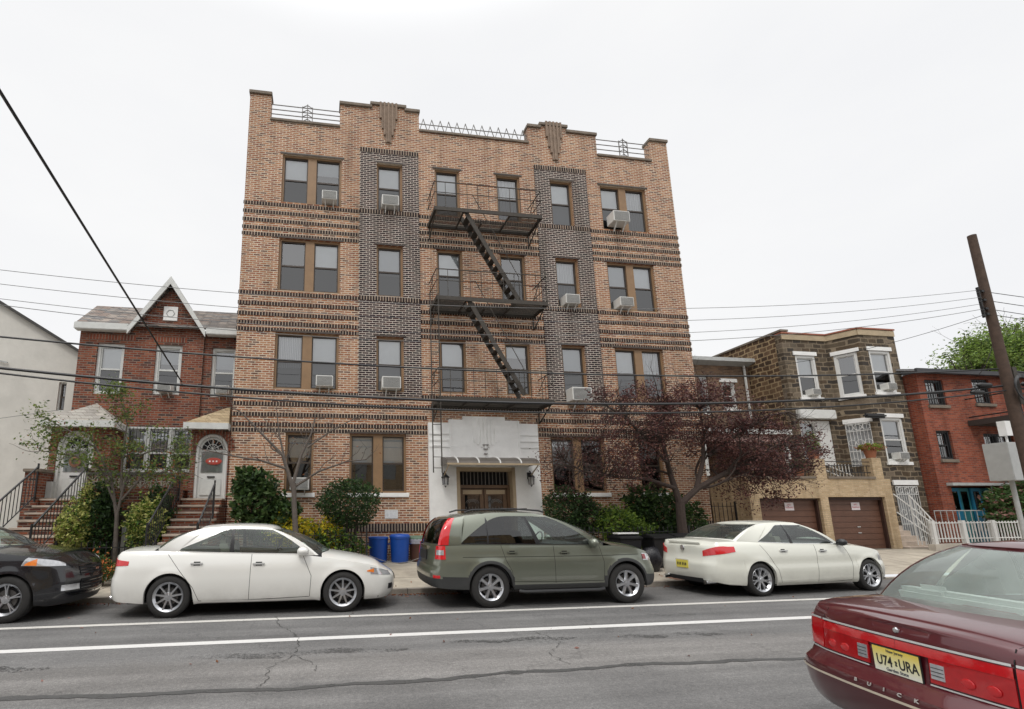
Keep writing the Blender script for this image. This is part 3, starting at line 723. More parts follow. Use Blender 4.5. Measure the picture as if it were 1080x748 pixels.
# ---- ivory coupe-like saloon ----------------------------------------------
def sedan_ivory():
    S=dict(plan=[(-1.02,0),(-1.01,.32),(-.96,.58),(-.83,.76),(-.52,.86),(0,.885),(.8,.888),(1.8,.885),(2.75,.88),(3.12,.85),(3.42,.75),(3.60,.56),(3.69,.30),(3.71,0)],
      wheels=(0,2.83),wr=.318,halfw=.885,tw=.225,rr=.225,rim=(7,'vee'),spw=.03,paint=cream,archgap=.04,steer=0,
      sh=[(-1.02,.98),(-.85,1.035),(-.4,1.05),(.3,1.01),(1.2,.97),(2.1,.95),(2.6,.91),(3.1,.83),(3.42,.73),(3.62,.62),(3.71,.55)],
      crown=[(-1.02,.0),(-.85,.03),(0,.05),(1.9,.06),(2.6,.09),(3.2,.085),(3.5,.05),(3.71,.01)],
      bot=[(-1.02,.30),(-.7,.24),(.4,.19),(2.4,.19),(3.3,.18),(3.71,.20)],
      side_in=[(.18,.07),(.24,.03),(.34,.012),(.5,.0),(.62,.012),(.72,.006),(.8,.012),(.92,.04),(1.0,.075),(1.06,.13)],
      rear_in=[(.2,.10),(.3,.03),(.45,0),(.60,.0),(.68,.03),(.8,.05),(.93,.05),(1.0,.09)],
      front_in=[(.18,.10),(.28,.03),(.42,0),(.52,.01),(.58,.05),(.64,.12),(.72,.24),(.8,.4),(.95,.6)],
      cabin=(-.34,2.40),
      gh=dict(n=(14,100,16),base=(-.50,-.32,2.26,2.52),top=(.40,.52,1.38,1.52),ytop=(.53,.56),zt=[(.35,1.365),(.65,1.40),(1.05,1.412),(1.35,1.395),(1.55,1.36)],rc=.04,ins=.08,bulge=.03,
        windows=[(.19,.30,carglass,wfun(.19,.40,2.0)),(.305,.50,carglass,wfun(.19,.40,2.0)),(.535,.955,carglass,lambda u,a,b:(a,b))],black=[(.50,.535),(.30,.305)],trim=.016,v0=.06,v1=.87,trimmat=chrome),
      seats=(1.25,.35),zs=.5,zh=1.02)
    root=label_car('ivory_sedan','ivory four door sedan with chrome window trim and yellow rear license plate beside the garages','car',(8.53,9.82,0),R(4.5))
    c=mk(S,root)
    c.handle(.62,.86,bright); c.handle(1.62,.84,bright); c.mirror(2.1,1.0,black,.86)
    c.seams([[(.42,.50),(.22,.80),(.10,.98)],[(.42,.50),(.5,.22)],[(1.42,.22),(1.46,.96)],[(2.32,.24),(2.36,.6),(2.20,.94)],[(.5,.22),(1.4,.215),(2.3,.24)]])
    for sg in(1,-1):
        q=MB(); c.patch(sg*(c.s_of_x(-1.0)+.08),sg*c.s_of_x(-.52),lambda t:.76+.10*t,lambda t:.865+.10*math.sin(PI*min(t*1.25,1)*.62),.008,q); q.build('tail_lamp',redb,root,smooth=True,local=True)
        q=MB(); c.patch(sg*c.s_of_x(3.15),sg*(c.s_of_x(3.55)+.05),lambda t:.62-.03*t,lambda t:.75-.10*t,.006,q,n=12); q.build('headlight',clear,root,smooth=True,local=True)
        q=MB(); q.cyl((-1.03,sg*.55,.27),(-.8,sg*.55,.27),.04,14); q.build('exhaust',chrome,root,smooth=True,local=True)
        q=MB(); c.line([(sg*c.s_of_x(x),z) for x,z in((.45,.22),(1.4,.21),(2.4,.22))],.03,.014,q); q.build('side_skirt',cream,root,smooth=True,local=True)
    q=MB(); c.patch(-.42,.42,1.0,1.03,.03,q); q.build('trunk_spoiler',cream,root,smooth=True,local=True)
    q=MB(); c.patch(-.45,.45,.24,.33,.006,q); q.build('rear_diffuser',black,root,smooth=True,local=True)
    q=MB(); q.lathe([(0,-.006),(.05,-.006),(.058,0),(.05,.004)],(-.985,0,.90),'x',20); q.build('trunk_badge',chrome,root,smooth=True,local=True)
    q=MB(); q.box(-1.035,-1.015,-.155,.155,.50,.655); p_=q.build('license_plate',plain('plate_yellow',(.72,.62,.10),.5,noise=.1),root,bevel=.003,local=True)
    q=MB()
    for i,(y,w) in enumerate(((.11,.03),(.07,.028),(.03,.03),(-.025,.03),(-.065,.028),(-.105,.03))): q.box(-1.0375,-1.035,y-w/2+.003,y+w/2-.003,.55,.605)
    q.build('plate_marks',plain('plate_ink',(.03,.03,.03),.5),p_,local=True)
    q=MB(); q.box(-1.03,-1.012,-.17,.17,.655,.67); q.build('plate_lamp',chrome,root,local=True)
    q=MB(); L=c.len; c.patch(L-.36,L-.001,.42,.58,.010,q,edge=False); c.patch(-L+.36,-L+.001,.42,.58,.010,q,edge=False); q.build('grille',black,root,smooth=True,local=True)
sedan_ivory()
# ---- black suv (nose in view) -----------------------------------------------
def suv_black():
    S=dict(plan=[(-.95,0),(-.94,.40),(-.90,.68),(-.79,.84),(-.5,.90),(0,.915),(.9,.918),(1.8,.915),(2.7,.91),(3.05,.88),(3.32,.78),(3.50,.58),(3.59,.30),(3.62,0)],
      wheels=(0,2.69),wr=.355,halfw=.915,tw=.235,rr=.235,rim=(5,'split'),spw=.05,paint=blackp,archgap=.04,flare=.02,
      sh=[(-.95,1.10),(.6,1.09),(1.8,1.07),(2.3,1.07),(2.8,1.02),(3.2,.96),(3.44,.88),(3.62,.80)],
      crown=[(-.95,.0),(1.9,.05),(2.5,.085),(3.2,.075),(3.45,.04),(3.62,.01)],
      bot=[(-.95,.34),(.4,.26),(2.3,.26),(3.1,.24),(3.3,.22),(3.62,.24)],clad=lambda x,z:z<.33,cladmat=black,
      side_in=[(.22,.06),(.3,.015),(.5,.0),(.62,.015),(.8,.01),(.90,.02),(1.0,.04),(1.08,.07)],
      rear_in=[(.3,.08),(.4,.02),(.55,0),(.7,.04),(1.06,.085)],
      front_in=[(.2,.08),(.3,.02),(.42,0),(.5,.015),(.58,.0),(.66,.02),(.74,.05),(.84,.09),(.92,.2),(1.0,.4)],
      cabin=(-3,2.36),trunk=False,under=.28,
      gh=dict(h=[(0,0),(.3,.37),(.59,.78),(.8,.93),(1,1)],n=(14,80,16),base=(-.91,-.80,2.20,2.50),top=(-.60,-.50,1.15,1.32),ytop=(.60,.62),zt=[(-.6,1.575),(-.2,1.61),(.4,1.632),(.9,1.625),(1.35,1.58)],rc=.035,ins=.055,bulge=.05,pb=.05,
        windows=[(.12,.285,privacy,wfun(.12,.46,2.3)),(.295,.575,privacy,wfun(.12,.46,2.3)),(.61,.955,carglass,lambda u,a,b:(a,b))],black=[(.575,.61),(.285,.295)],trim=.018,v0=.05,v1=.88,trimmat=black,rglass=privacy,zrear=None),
      seats=(1.05,.1),zs=.68,zh=1.15,floor=.45)
    root=label_car('black_suv','black suv cut off at the left edge with a crossed grille and orange corner lamp','suv',(-7.55,9.80,0))
    c=mk(S,root); L=c.len
    c.handle(.42,.95,blackp); c.handle(1.42,.94,blackp); c.mirror(1.98,1.12,blackp,.88,(.085,.11,.085))
    c.seams([[(1.22,.36),(1.22,1.05)],[(2.16,.36),(2.18,.75),(2.12,1.04)],[(.42,.36),(1.2,.35),(2.15,.36)]])
    for sg in(1,-1):
        q=MB(); c.patch(sg*c.s_of_x(2.86),sg*(c.s_of_x(3.40)+.06),lambda t:.86-.03*t,lambda t:.865+.13*(1-t)**.6 if t>.08 else .865+.12*(t/.08)*(1-t)**.6,.008,q,n=16); q.build('headlight',clear,root,smooth=True,local=True)
        q=MB(); c.patch(sg*c.s_of_x(2.90),sg*c.s_of_x(3.07),lambda t:.866-.008*t,lambda t:.868+.095*t**.6,.012,q,n=8); q.build('turn_lamp',amber,root,smooth=True,local=True)
        q=MB(); c.patch(sg*(c.s_of_x(3.40)),sg*(c.s_of_x(3.55)+.03),.44,.53,.006,q,n=8); q.build('fog_lamp',clear,root,smooth=True,local=True)
        q=MB(); c.line([(sg*(L-.62),.38),(sg*(L-.3),.36),(sg*(L-.02),.36)],.02,.01,q); q.build('bumper_trim',chrome,root,smooth=True,local=True)
    for nm,a,b in(('grille',.66,.80),('lower_grille',.42,.60)):
        q=MB(); c.patch(L-.42,L-.001,a,b,.006,q,edge=False); c.patch(-L+.42,-L+.001,a,b,.006,q,edge=False); q.build(nm,dark,root,smooth=True,local=True)
    q=MB()
    for z in(.66,.705,.75,.80,.45,.50,.55):
        for sg in(1,-1): c.line([(sg*(L-.42),z),(sg*(L-.2),z),(sg*(L-.002),z)],.014,.016,q)
    q.build('grille_bars',blackp,root,smooth=True,local=True)
    q=MB(); q.obox((3.62,0,.73),(.01,0,0),(0,.07,0),(0,0,.028)); q.build('badge',chrome,root,bevel=.01,smooth=True,local=True)
    q=MB(); q.bar((2.40,-.5,1.13),(2.15,.1,1.19),.012,.012); q.bar((2.42,.1,1.14),(2.15,.62,1.19),.012,.012); q.build('wiper',black,root,local=True)
suv_black()
redmid=plain('mid_red_lens',(.40,.006,.009),.12,coat=1,noise=.2,scale=25)
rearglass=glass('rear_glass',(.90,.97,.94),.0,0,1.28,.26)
# ---- maroon saloon in the near lane -----------------------------------------
def sedan_maroon():
    S=dict(plan=[(-1.16,0),(-1.15,.35),(-1.115,.62),(-1.03,.80),(-.85,.885),(-.5,.915),(0,.925),(.9,.93),(1.8,.928),(2.8,.92),(3.3,.88),(3.6,.78),(3.76,.58),(3.83,.30),(3.85,0)],
      wheels=(0,2.77),wr=.325,halfw=.93,tw=.205,rr=.205,rim=(7,'wide'),spw=.05,paint=maroon,archgap=.035,flare=.006,
      sh=[(-1.16,.905),(-1.05,.925),(-.8,.96),(-.45,.99),(.6,.98),(2.0,.95),(2.6,.90),(3.2,.82),(3.6,.73),(3.85,.62)],
      crown=[(-1.16,.015),(-1.05,.025),(-.8,.035),(-.3,.045),(1.9,.05),(2.6,.08),(3.3,.07),(3.85,.01)],cp=3.2,
      bot=[(-1.16,.25),(-.7,.22),(.4,.19),(2.4,.19),(3.3,.19),(3.85,.22)],
      side_in=[(.18,.07),(.24,.03),(.34,.012),(.52,0),(.60,.012),(.72,.015),(.82,.03),(.90,.06),(.95,.10),(.99,.16)],
      rear_in=[(.22,.07),(.30,.0),(.40,-.035),(.48,-.045),(.53,-.04),(.57,-.01),(.60,.07),(.645,.075),(.825,.09),(.875,.10),(.92,.135)],
      front_in=[(.2,.10),(.3,.02),(.5,0),(.58,.02),(.66,.08),(.8,.12),(.95,.2)],
      cabin=(-.54,2.3),
      gh=dict(n=(18,64,16),base=(-.70,-.52,2.05,2.35),top=(.0,.12,1.10,1.24),ytop=(.60,.60),zt=[(-.1,1.36),(.3,1.395),(.8,1.41),(1.3,1.37)],rc=.045,ins=.075,bulge=.03,pb=.05,rv=(.02,.95),
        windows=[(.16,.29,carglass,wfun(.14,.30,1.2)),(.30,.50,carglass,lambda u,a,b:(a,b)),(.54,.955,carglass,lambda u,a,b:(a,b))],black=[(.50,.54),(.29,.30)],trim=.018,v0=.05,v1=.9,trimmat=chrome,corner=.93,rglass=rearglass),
      seats=(.95,.0),zs=.5,zh=1.02,seat=plain('grey_leather',(.52,.55,.53),.6),intmat=plain('grey_trim',(.55,.58,.56),.8))
    ang=-.165; rx,ry=3.60,2.90; D_=-.035
    root=label_car('maroon_sedan','dark maroon sedan in the near lane with full width red tail lamps','car',(rx+1.16*math.cos(ang),ry+1.16*math.sin(ang),0),ang)
    c=mk(S,root); L=c.len
    c.handle(.55,.80,maroon); c.handle(1.5,.79,maroon); c.mirror(1.95,.99,maroon,.88)
    c.seams([[(.42,.50),(.22,.75),(.14,.93)],[(1.28,.22),(1.30,.93)],[(2.25,.24),(2.27,.6),(2.2,.93)],[(.5,.22),(1.28,.215),(2.25,.24)]])
    sc=c.s_of_x(-.86)                                    # where the lamp ends on the flank
    # lamp band
    stripm=plain('strip_beige',(.55,.48,.38),.35)
    for sg in(1,-1):
        q=MB(); c.patch(sg*.635,sg*sc,lambda t:.632+.012*t,lambda t:.828-.004*t,.010,q); o=q.build('tail_lamp',redl,root,smooth=True,local=True)
        q=MB(); c.patch(sg*.20,sg*.622,.634,.772,.009,q); o=q.build('lid_lamp',redmid,root,smooth=True,local=True)
        q=MB(); c.patch(sg*.001,sg*.622,.772,.828,.011,q,edge=False); q.build('upper_lamp',redl,root,smooth=True,local=True)
        for y,z in((.52,.685),(.40,.685)):
            q=MB(); p=c.pt(sg*y,z,.010); q.ball(p,(.0035,.036,.028),16,8); q.build('lamp_bulb',redl,o,smooth=True,local=True)
        q=MB(); c.patch(sg*.21,sg*.285,.66,.745,.013,q); r_=q.build('reverse_lamp',clear,root,smooth=True,local=True)
        for k in range(1,4):
            g_=MB(); c.line([(sg*.212,.66+.021*k),(sg*.283,.66+.021*k)],.004,.0150,g_); g_.build('lens_rib',seam,r_,local=True)
        q=MB(); c.line([(sg*.0,.842),(sg*.3,.842),(sg*.62,.841)],.013,.016,q); q.build('chrome_strip',bright,root,smooth=True,local=True)
        q=MB(); c.line([(sg*.64,.841),(sg*.9,.838),(sg*(sc+.02),.834)],.013,.016,q); q.build('chrome_strip',bright,root,smooth=True,local=True)
        q=MB(); c.line([(sg*.2,.622),(sg*.62,.622),(sg*.9,.625),(sg*sc,.632)],.009,.012,q); q.build('lower_strip',bright,root,smooth=True,local=True)
        q=MB(); c.line([(sg*.0,.492),(sg*.5,.492),(sg*.9,.492),(sg*(c.s_of_x(-.45)),.49)],.015,.010,q); q.build('bumper_strip',stripm,root,smooth=True,local=True)
        q=MB(); c.line([(sg*c.s_of_x(.45),.49),(sg*c.s_of_x(2.3),.49)],.03,.010,q); q.build('side_moulding',maroon,root,smooth=True,local=True)
        q=MB(); c.line([(sg*.629,.60),(sg*.629,.86),(sg*.629,.92)],.007,.003,q); q.build('lid_gap',seam,root,local=True)
        q=MB(); G=[]
        for k in range(9):
            x=-1.02+k*.05; w=.63 ; G.append([(x,sg*(w-.003),c.deckz(x,w)+.002),(x,sg*(w+.003),c.deckz(x,w)+.002)])
        q.grid(G); q.build('lid_gap',seam,root,local=True)
        q=MB(); c.line([(sg*.0,.600),(sg*.5,.600),(sg*(sc-.1),.600)],.007,.002,q); q.build('bumper_gap',seam,root,local=True)
    q=MB(); c.patch(-.19,.19,.610,.768,.002,q,edge=False); q.build('license_plate_bay',maroon,root,smooth=True,local=True)
    # licence plate
    X=-1.088
    q=MB(); q.box(X-.008,X,-.160,.160,.607,.769); q.build('plate_frame',black,root,bevel=.003,local=True)
    m,nt,out=newmat('plate_paint'); L_=nt.links.new; b=N(nt,'ShaderNodeBsdfPrincipled',ins={'Roughness':.4}); L_(b.outputs[0],out.inputs[0])
    tc=N(nt,'ShaderNodeTexCoord'); sp=N(nt,'ShaderNodeSeparateXYZ'); L_(tc.outputs['Object'],sp.inputs[0]); mr=N(nt,'ShaderNodeMapRange',ins={1:.625,2:.755}); L_(sp.outputs[2],mr.inputs[0]); rp=ramp(nt,[(0,(.80,.80,.68)),(.45,(.80,.76,.40)),(1,(.80,.62,.10))]); L_(mr.outputs[0],rp.inputs[0]); L_(rp.outputs[0],b.inputs['Base Color'])
    q=MB(); q.box(X-.0105,X-.008,-.152,.152,.614,.762); pl=q.build('license_plate',m,root,local=True)
    ink=plain('plate_ink2',(.02,.02,.02),.5,noise=0); ink2=plain('plate_blue_ink',(.03,.04,.06),.5,noise=0)
    def put(txt,size,z,mat,nm,bold=.0,sx=1):
        V,F=text_mesh(txt,size,.0006,bold,sx); q=MB(); q.add([(X-.0112-v[2],-v[0],z+v[1]) for v in V],F); q.build(nm,mat,pl,local=True)
    put('U74',.088,.654,ink,'plate_number',.0016,.72); 
    pl.children[-1].location=(0,.078,0); put('URA',.088,.654,ink,'plate_number',.0016,.72)
    k=[o for o in pl.children if o.name.startswith('plate_number')]; 
    k[1].location=(0,-.080,0)
    q=MB(); q.prism([(a,b-.035) for a,b in((.010,.728),(-.002,.733),(-.009,.724),(-.004,.713),(-.009,.703),(.001,.699),(.008,.706),(.003,.717))],X-.0112,X-.0106,'yz'); q.build('plate_state_shape',ink,pl,local=True)
    put('Garden State',.027,.625,ink2,'plate_slogan',.0004); put('New Jersey',.024,.739,ink2,'plate_state_name',.0004)
    # badge letters on the bumper
    for i,ch in enumerate('BUICK'):
        V,F=text_mesh(ch,.030,.0015,.0010,1.3); q=MB(); s0=.20-.10*i
        q.add([c.pt(s0-v[0] if abs(s0-v[0])>1e-4 else 1e-4,.522+v[1]*.95,.006+v[2]) for v in V],F); q.build('badge_letter',plain('badge_silver',(.62,.60,.58),.3,.6) if 'badge_silver' not in MAT else MAT['badge_silver'],root,local=True)
    q=MB(); p=c.pt(.0001,.885,.004); q.lathe([(0,-.012),(.014,-.010),(.02,-.004),(.02,.004)],(p[0],0,.885),'x',20); q.build('lid_lock',chrome,root,smooth=True,local=True)
    q=MB(); q.box(-.45,-.36,-.16,.16,.98,1.02); q.build('brake_lamp',redd,root,bevel=.01,local=True)
sedan_maroon()
# ------------------------------------------------------------------ materials of the street
brickA=brick('apartment_brick',[(0,(0.358,0.145,0.077)),(.18,(0.444,0.211,0.111)),(.36,(0.381,0.161,0.083)),(.55,(0.483,0.258,0.150)),(.68,(0.280,0.106,0.064)),(.80,(0.167,0.083,0.060)),(.93,(0.405,0.180,0.091))],(.66,.565,.445),.205,.0675,.0125,stain=.30,dirt=(.16,.10,.07))
brickD=brick('dark_brick',[(0,(.036,.021,.025)),(.3,(.052,.030,.032)),(.55,(.022,.017,.020)),(.8,(.075,.040,.036))],(.64,.57,.50),.205,.0675,.0095,stain=.15)
soldier=brick('soldier_brick',[(0,(.030,.022,.022)),(.5,(.05,.034,.030)),(.8,(.075,.045,.038))],(.46,.37,.29),.085,7.3,.013,offset=0,stain=.2)
brickR=brick('red_brick',[(0,(.20,.052,.030)),(.25,(.27,.078,.040)),(.5,(.22,.060,.034)),(.7,(.12,.038,.030)),(.85,(.065,.036,.034)),(.94,(.31,.11,.06))],(.25,.19,.15),.205,.0675,.011,stain=.35)
brickO=brick('orange_brick',[(0,(.32,.075,.040)),(.3,(.38,.10,.055)),(.6,(.27,.065,.040)),(.85,(.21,.055,.038))],(.26,.15,.11),.205,.0675,.009,stain=.15)
brickT=brick('tan_brick',[(0,(.56,.42,.26)),(.4,(.62,.47,.30)),(.7,(.52,.38,.23))],(.48,.38,.26),.205,.0675,.008,stain=.12)
brickB=brick('brown_brick',[(0,(.20,.13,.085)),(.3,(.26,.16,.10)),(.6,(.17,.11,.08)),(.85,(.30,.19,.12))],(.26,.20,.15),.205,.0675,.010,stain=.3)
stone=brick('rubble_stone',[(0,(.085,.066,.048)),(.2,(.13,.10,.068)),(.4,(.060,.050,.042)),(.6,(.17,.135,.095)),(.8,(.11,.078,.05)),(.92,(.21,.165,.12))],(.27,.215,.15),.36,.185,.022,distort=.16,stain=.5,stainscale=.35,dirt=(.05,.045,.04),bumps=1)
stoneL=brick('rubble_stone_side',[(0,(.12,.072,.042)),(.2,(.17,.105,.062)),(.4,(.085,.055,.036)),(.6,(.21,.135,.08)),(.8,(.11,.066,.04))],(.42,.31,.18),.30,.20,.026,distort=.14,stain=.2,bumps=1)
conc=plain('coping_stone',(.20,.165,.13),.9,noise=.35,scale=4,bump=.4)
whitep=plain('white_masonry',(.87,.87,.85),.75,noise=.10,scale=3,bump=.15); whitew=plain('white_wood',(.68,.68,.66),.5,noise=.08)
bronze=plain('bronze_frame',(.27,.165,.085),.5,noise=.15); dbronze=plain('dark_sash',(.06,.045,.035),.5,noise=.15)
iron=plain('old_iron',(.055,.047,.038),.7,noise=.4,scale=12); ironb=plain('black_iron',(.018,.018,.019),.5,noise=.2); irong=plain('grey_iron',(.20,.19,.18),.6,noise=.3)
room=plain('dark_room',(.035,.035,.04),.9,noise=0)
blindm=plain('window_blind',(.80,.82,.82),.7,noise=.06,scale=3); blindd=plain('dull_blind',(.48,.51,.53),.7,noise=.08,scale=3)
def curtain_mat():
    m,nt,out=newmat('lace_curtain'); L=nt.links.new; b=N(nt,'ShaderNodeBsdfPrincipled',ins={'Roughness':.9}); L(b.outputs[0],out.inputs[0])
    tc=N(nt,'ShaderNodeTexCoord'); w=N(nt,'ShaderNodeTexWave',ins={'Scale':6,'Distortion':1.5,'Detail':2}); L(tc.outputs['Object'],w.inputs[0]); r=ramp(nt,[(0,(.42,.43,.45)),(1,(.85,.85,.85))]); L(w.outputs[0],r.inputs[0]); L(r.outputs[0],b.inputs['Base Color']); return m
curtm=curtain_mat()
gl_up=glass('window_glass',(.90,.93,.95),.26); gl_lo=glass('screened_glass',(.30,.31,.33),.13,.01)
wood=plain('door_wood',(.13,.075,.04),.45,noise=.3,scale=5,coat=.3); gold=plain('tan_paint',(.42,.33,.22),.6)
acw=plain('ac_white',(.72,.72,.69),.45,noise=.08); acg=plain('ac_grille',(.10,.10,.10),.6,noise=.15,scale=30)

# ------------------------------------------------------------------ ground
def asphalt():
    m,nt,out=newmat('asphalt'); L=nt.links.new
    b=N(nt,'ShaderNodeBsdfPrincipled',ins={'Roughness':.78,'Specular IOR Level':.4}); L(b.outputs[0],out.inputs[0])
    tc=N(nt,'ShaderNodeTexCoord'); sp=N(nt,'ShaderNodeSeparateXYZ'); L(tc.outputs['Object'],sp.inputs[0])
    fine=N(nt,'ShaderNodeTexNoise',ins={'Scale':70,'Detail':3,'Roughness':.8}); big=N(nt,'ShaderNodeTexNoise',ins={'Scale':.8,'Detail':6,'Roughness':.65})
    vo=N(nt,'ShaderNodeTexVoronoi',ins={'Scale':55}); L(tc.outputs['Object'],vo.inputs['Vector'])
    st=N(nt,'ShaderNodeTexNoise',ins={'Scale':1,'Detail':5}); mp=N(nt,'ShaderNodeMapping'); mp.inputs['Scale'].default_value=(.22,3.2,1); L(tc.outputs['Object'],mp.inputs[0]); L(mp.outputs[0],st.inputs['Vector'])
    for n_ in(fine,big): L(tc.outputs['Object'],n_.inputs['Vector'])
    mid=N(nt,'ShaderNodeTexNoise',ins={'Scale':22,'Detail':6,'Roughness':.85}); L(tc.outputs['Object'],mid.inputs['Vector'])
    av=N(nt,'ShaderNodeMath',operation='MULTIPLY_ADD',ins={1:.5}); hv=N(nt,'ShaderNodeMath',operation='MULTIPLY',ins={1:.5}); L(mid.outputs[0],hv.inputs[0]); L(fine.outputs[0],av.inputs[0]); L(hv.outputs[0],av.inputs[2])
    r1=ramp(nt,[(.33,(.50,.50,.50)),(.5,(1,1,1)),(.64,(1.75,1.72,1.68))]); L(av.outputs[0],r1.inputs[0])
    r2=ramp(nt,[(.3,(.118,.116,.115)),(.7,(.170,.168,.165))]); L(big.outputs[0],r2.inputs[0])
    r3=ramp(nt,[(.3,(.78,.78,.78)),(.7,(1.2,1.2,1.2))]); L(st.outputs[0],r3.inputs[0])
    a=N(nt,'ShaderNodeMixRGB',blend_type='MULTIPLY',ins={0:1}); L(r1.outputs[0],a.inputs[1]); L(r2.outputs[0],a.inputs[2])
    c=N(nt,'ShaderNodeMixRGB',blend_type='MULTIPLY',ins={0:1}); L(a.outputs[0],c.inputs[1]); L(r3.outputs[0],c.inputs[2])
    # worn coarse band in the travel lane and older darker parking lane
    rb=ramp(nt,[(.0,(.86,.86,.86)),(.30,(.90,.90,.90)),(.355,(.97,.96,.95)),(.375,(1.22,1.19,1.16)),(.415,(1.20,1.17,1.14)),(.435,(.94,.94,.94)),(.55,(.88,.88,.88)),(.68,(.76,.75,.74)),(1,(.66,.65,.64))])
    nb=N(nt,'ShaderNodeMath',operation='MULTIPLY_ADD',ins={1:.06,2:0}); L(big.outputs[0],nb.inputs[0]); dv=N(nt,'ShaderNodeMath',operation='MULTIPLY_ADD',ins={1:1/16.0}); L(sp.outputs[1],dv.inputs[0]); L(nb.outputs[0],dv.inputs[2]); L(dv.outputs[0],rb.inputs[0])
    d=N(nt,'ShaderNodeMixRGB',blend_type='MULTIPLY',ins={0:1}); L(c.outputs[0],d.inputs[1]); L(rb.outputs[0],d.inputs[2])
    # crack network
    vc=N(nt,'ShaderNodeTexVoronoi',feature='DISTANCE_TO_EDGE',ins={'Scale':.42}); nz=N(nt,'ShaderNodeTexNoise',ins={'Scale':3.5,'Detail':6,'Roughness':.7}); L(tc.outputs['Object'],nz.inputs['Vector'])
    vm=N(nt,'ShaderNodeVectorMath',operation='MULTIPLY_ADD'); L(nz.outputs['Color'],vm.inputs[0]); vm.inputs[1].default_value=(.9,.9,0); L(tc.outputs['Object'],vm.inputs[2]); L(vm.outputs[0],vc.inputs['Vector'])
    rc=ramp(nt,[(0,(.6,.6,.6)),(.003,(.75,.75,.75)),(.006,(1,1,1))]); L(vc.outputs['Distance'],rc.inputs[0])
    e=N(nt,'ShaderNodeMixRGB',blend_type='MULTIPLY',ins={0:.75}); L(d.outputs[0],e.inputs[1]); L(rc.outputs[0],e.inputs[2])
    L(e.outputs[0],b.inputs['Base Color'])
    bp=N(nt,'ShaderNodeBump',ins={'Strength':.6,'Distance':.006}); L(vo.outputs['Distance'],bp.inputs['Height']); L(bp.outputs[0],b.inputs['Normal'])
    return m
def lined(name,col,worn):
    m,nt,out=newmat(name); L=nt.links.new
    b=N(nt,'ShaderNodeBsdfPrincipled',ins={'Roughness':.7}); tr=N(nt,'ShaderNodeBsdfTransparent'); mx=N(nt,'ShaderNodeMixShader'); L(mx.outputs[0],out.inputs[0])
    tc=N(nt,'ShaderNodeTexCoord'); nz=N(nt,'ShaderNodeTexNoise',ins={'Scale':26,'Detail':6,'Roughness':.8}); L(tc.outputs['Object'],nz.inputs['Vector']); n2=N(nt,'ShaderNodeTexNoise',ins={'Scale':2.2,'Detail':3}); L(tc.outputs['Object'],n2.inputs['Vector'])
    ad=N(nt,'ShaderNodeMath',operation='MULTIPLY_ADD',ins={1:.45}); L(n2.outputs[0],ad.inputs[0]); L(nz.outputs[0],ad.inputs[2])
    r=ramp(nt,[(worn-.05,(0,0,0)),(worn+.03,(1,1,1))]); L(ad.outputs[0],r.inputs[0]); L(r.outputs[0],mx.inputs[0]); L(tr.outputs[0],mx.inputs[1]); L(b.outputs[0],mx.inputs[2])
    rc=ramp(nt,[(.3,[c*.8 for c in col]),(.7,col)]); L(nz.outputs[0],rc.inputs[0]); L(rc.outputs[0],b.inputs['Base Color'])
    return m
def concrete_slabs(name,c0,c1,sx,sy,joint=.012,grime=.35):
    m,nt,out=newmat(name); L=nt.links.new
    b=N(nt,'ShaderNodeBsdfPrincipled',ins={'Roughness':.88}); L(b.outputs[0],out.inputs[0])
    tc=N(nt,'ShaderNodeTexCoord'); bt=N(nt,'ShaderNodeTexBrick',offset=0,ins={'Scale':1,'Mortar Size':joint,'Brick Width':sx,'Row Height':sy,'Color1':c4(c0),'Color2':c4(c1),'Mortar':(.10,.09,.08,1)}); L(tc.outputs['Object'],bt.inputs['Vector'])
    n=N(nt,'ShaderNodeTexNoise',ins={'Scale':2.2,'Detail':9,'Roughness':.7}); L(tc.outputs['Object'],n.inputs['Vector']); r=ramp(nt,[(.3,(1-grime,1-grime,1-grime)),(.65,(1.05,1.05,1.05))]); L(n.outputs[0],r.inputs[0])
    mx=N(nt,'ShaderNodeMixRGB',blend_type='MULTIPLY',ins={0:1}); L(bt.outputs[0],mx.inputs[1]); L(r.outputs[0],mx.inputs[2]); L(mx.outputs[0],b.inputs['Base Color'])
    n3=N(nt,'ShaderNodeTexNoise',ins={'Scale':60,'Detail':3}); L(tc.outputs['Object'],n3.inputs['Vector']); bp=N(nt,'ShaderNodeBump',ins={'Strength':.25,'Distance':.004}); L(n3.outputs[0],bp.inputs['Height']); L(bp.outputs[0],b.inputs['Normal'])
    return m
asph=asphalt(); walk=concrete_slabs('sidewalk_concrete',(.40,.35,.28),(.46,.41,.33),1.5,1.5); kerbm=concrete_slabs('kerb_stone',(.30,.27,.23),(.36,.32,.27),1.8,9,.01,.5)
soil=plain('soil',(.10,.07,.045),.95,noise=.3,scale=5,bump=.5); verge=plain('brick_verge',(.27,.15,.10),.9,noise=.35,scale=14,bump=.5)
g=MB(); g.add([(-400,-300,-.06),(600,-300,-.06),(600,10.62,-.06),(-400,10.62,-.06)],[(0,1,2,3)]); struct(g.build('ground',plain('dirt_ground',(.12,.11,.10),.95)))
g=MB(); g.add([(-400,-4,0),(600,-4,0),(600,10.58,0),(-400,10.58,0)],[(0,1,2,3)]); struct(g.build('road',asph))
g=MB(); g.add([(-400,14.0,.36),(600,14.0,.36),(600,700,.36),(-400,700,.36)],[(0,1,2,3)]); struct(g.build('ground',plain('back_ground',(.16,.15,.12),.95)))
g=MB(); g.grid([[(x,y,z) for y,z in((10.70,.10),(11.9,.14),(13.2,.30),(14.0,.365),(14.25,.37))] for x in(-400,-60,-8,0,8,20,60,600)]); struct(g.build('sidewalk',walk))
g=MB()
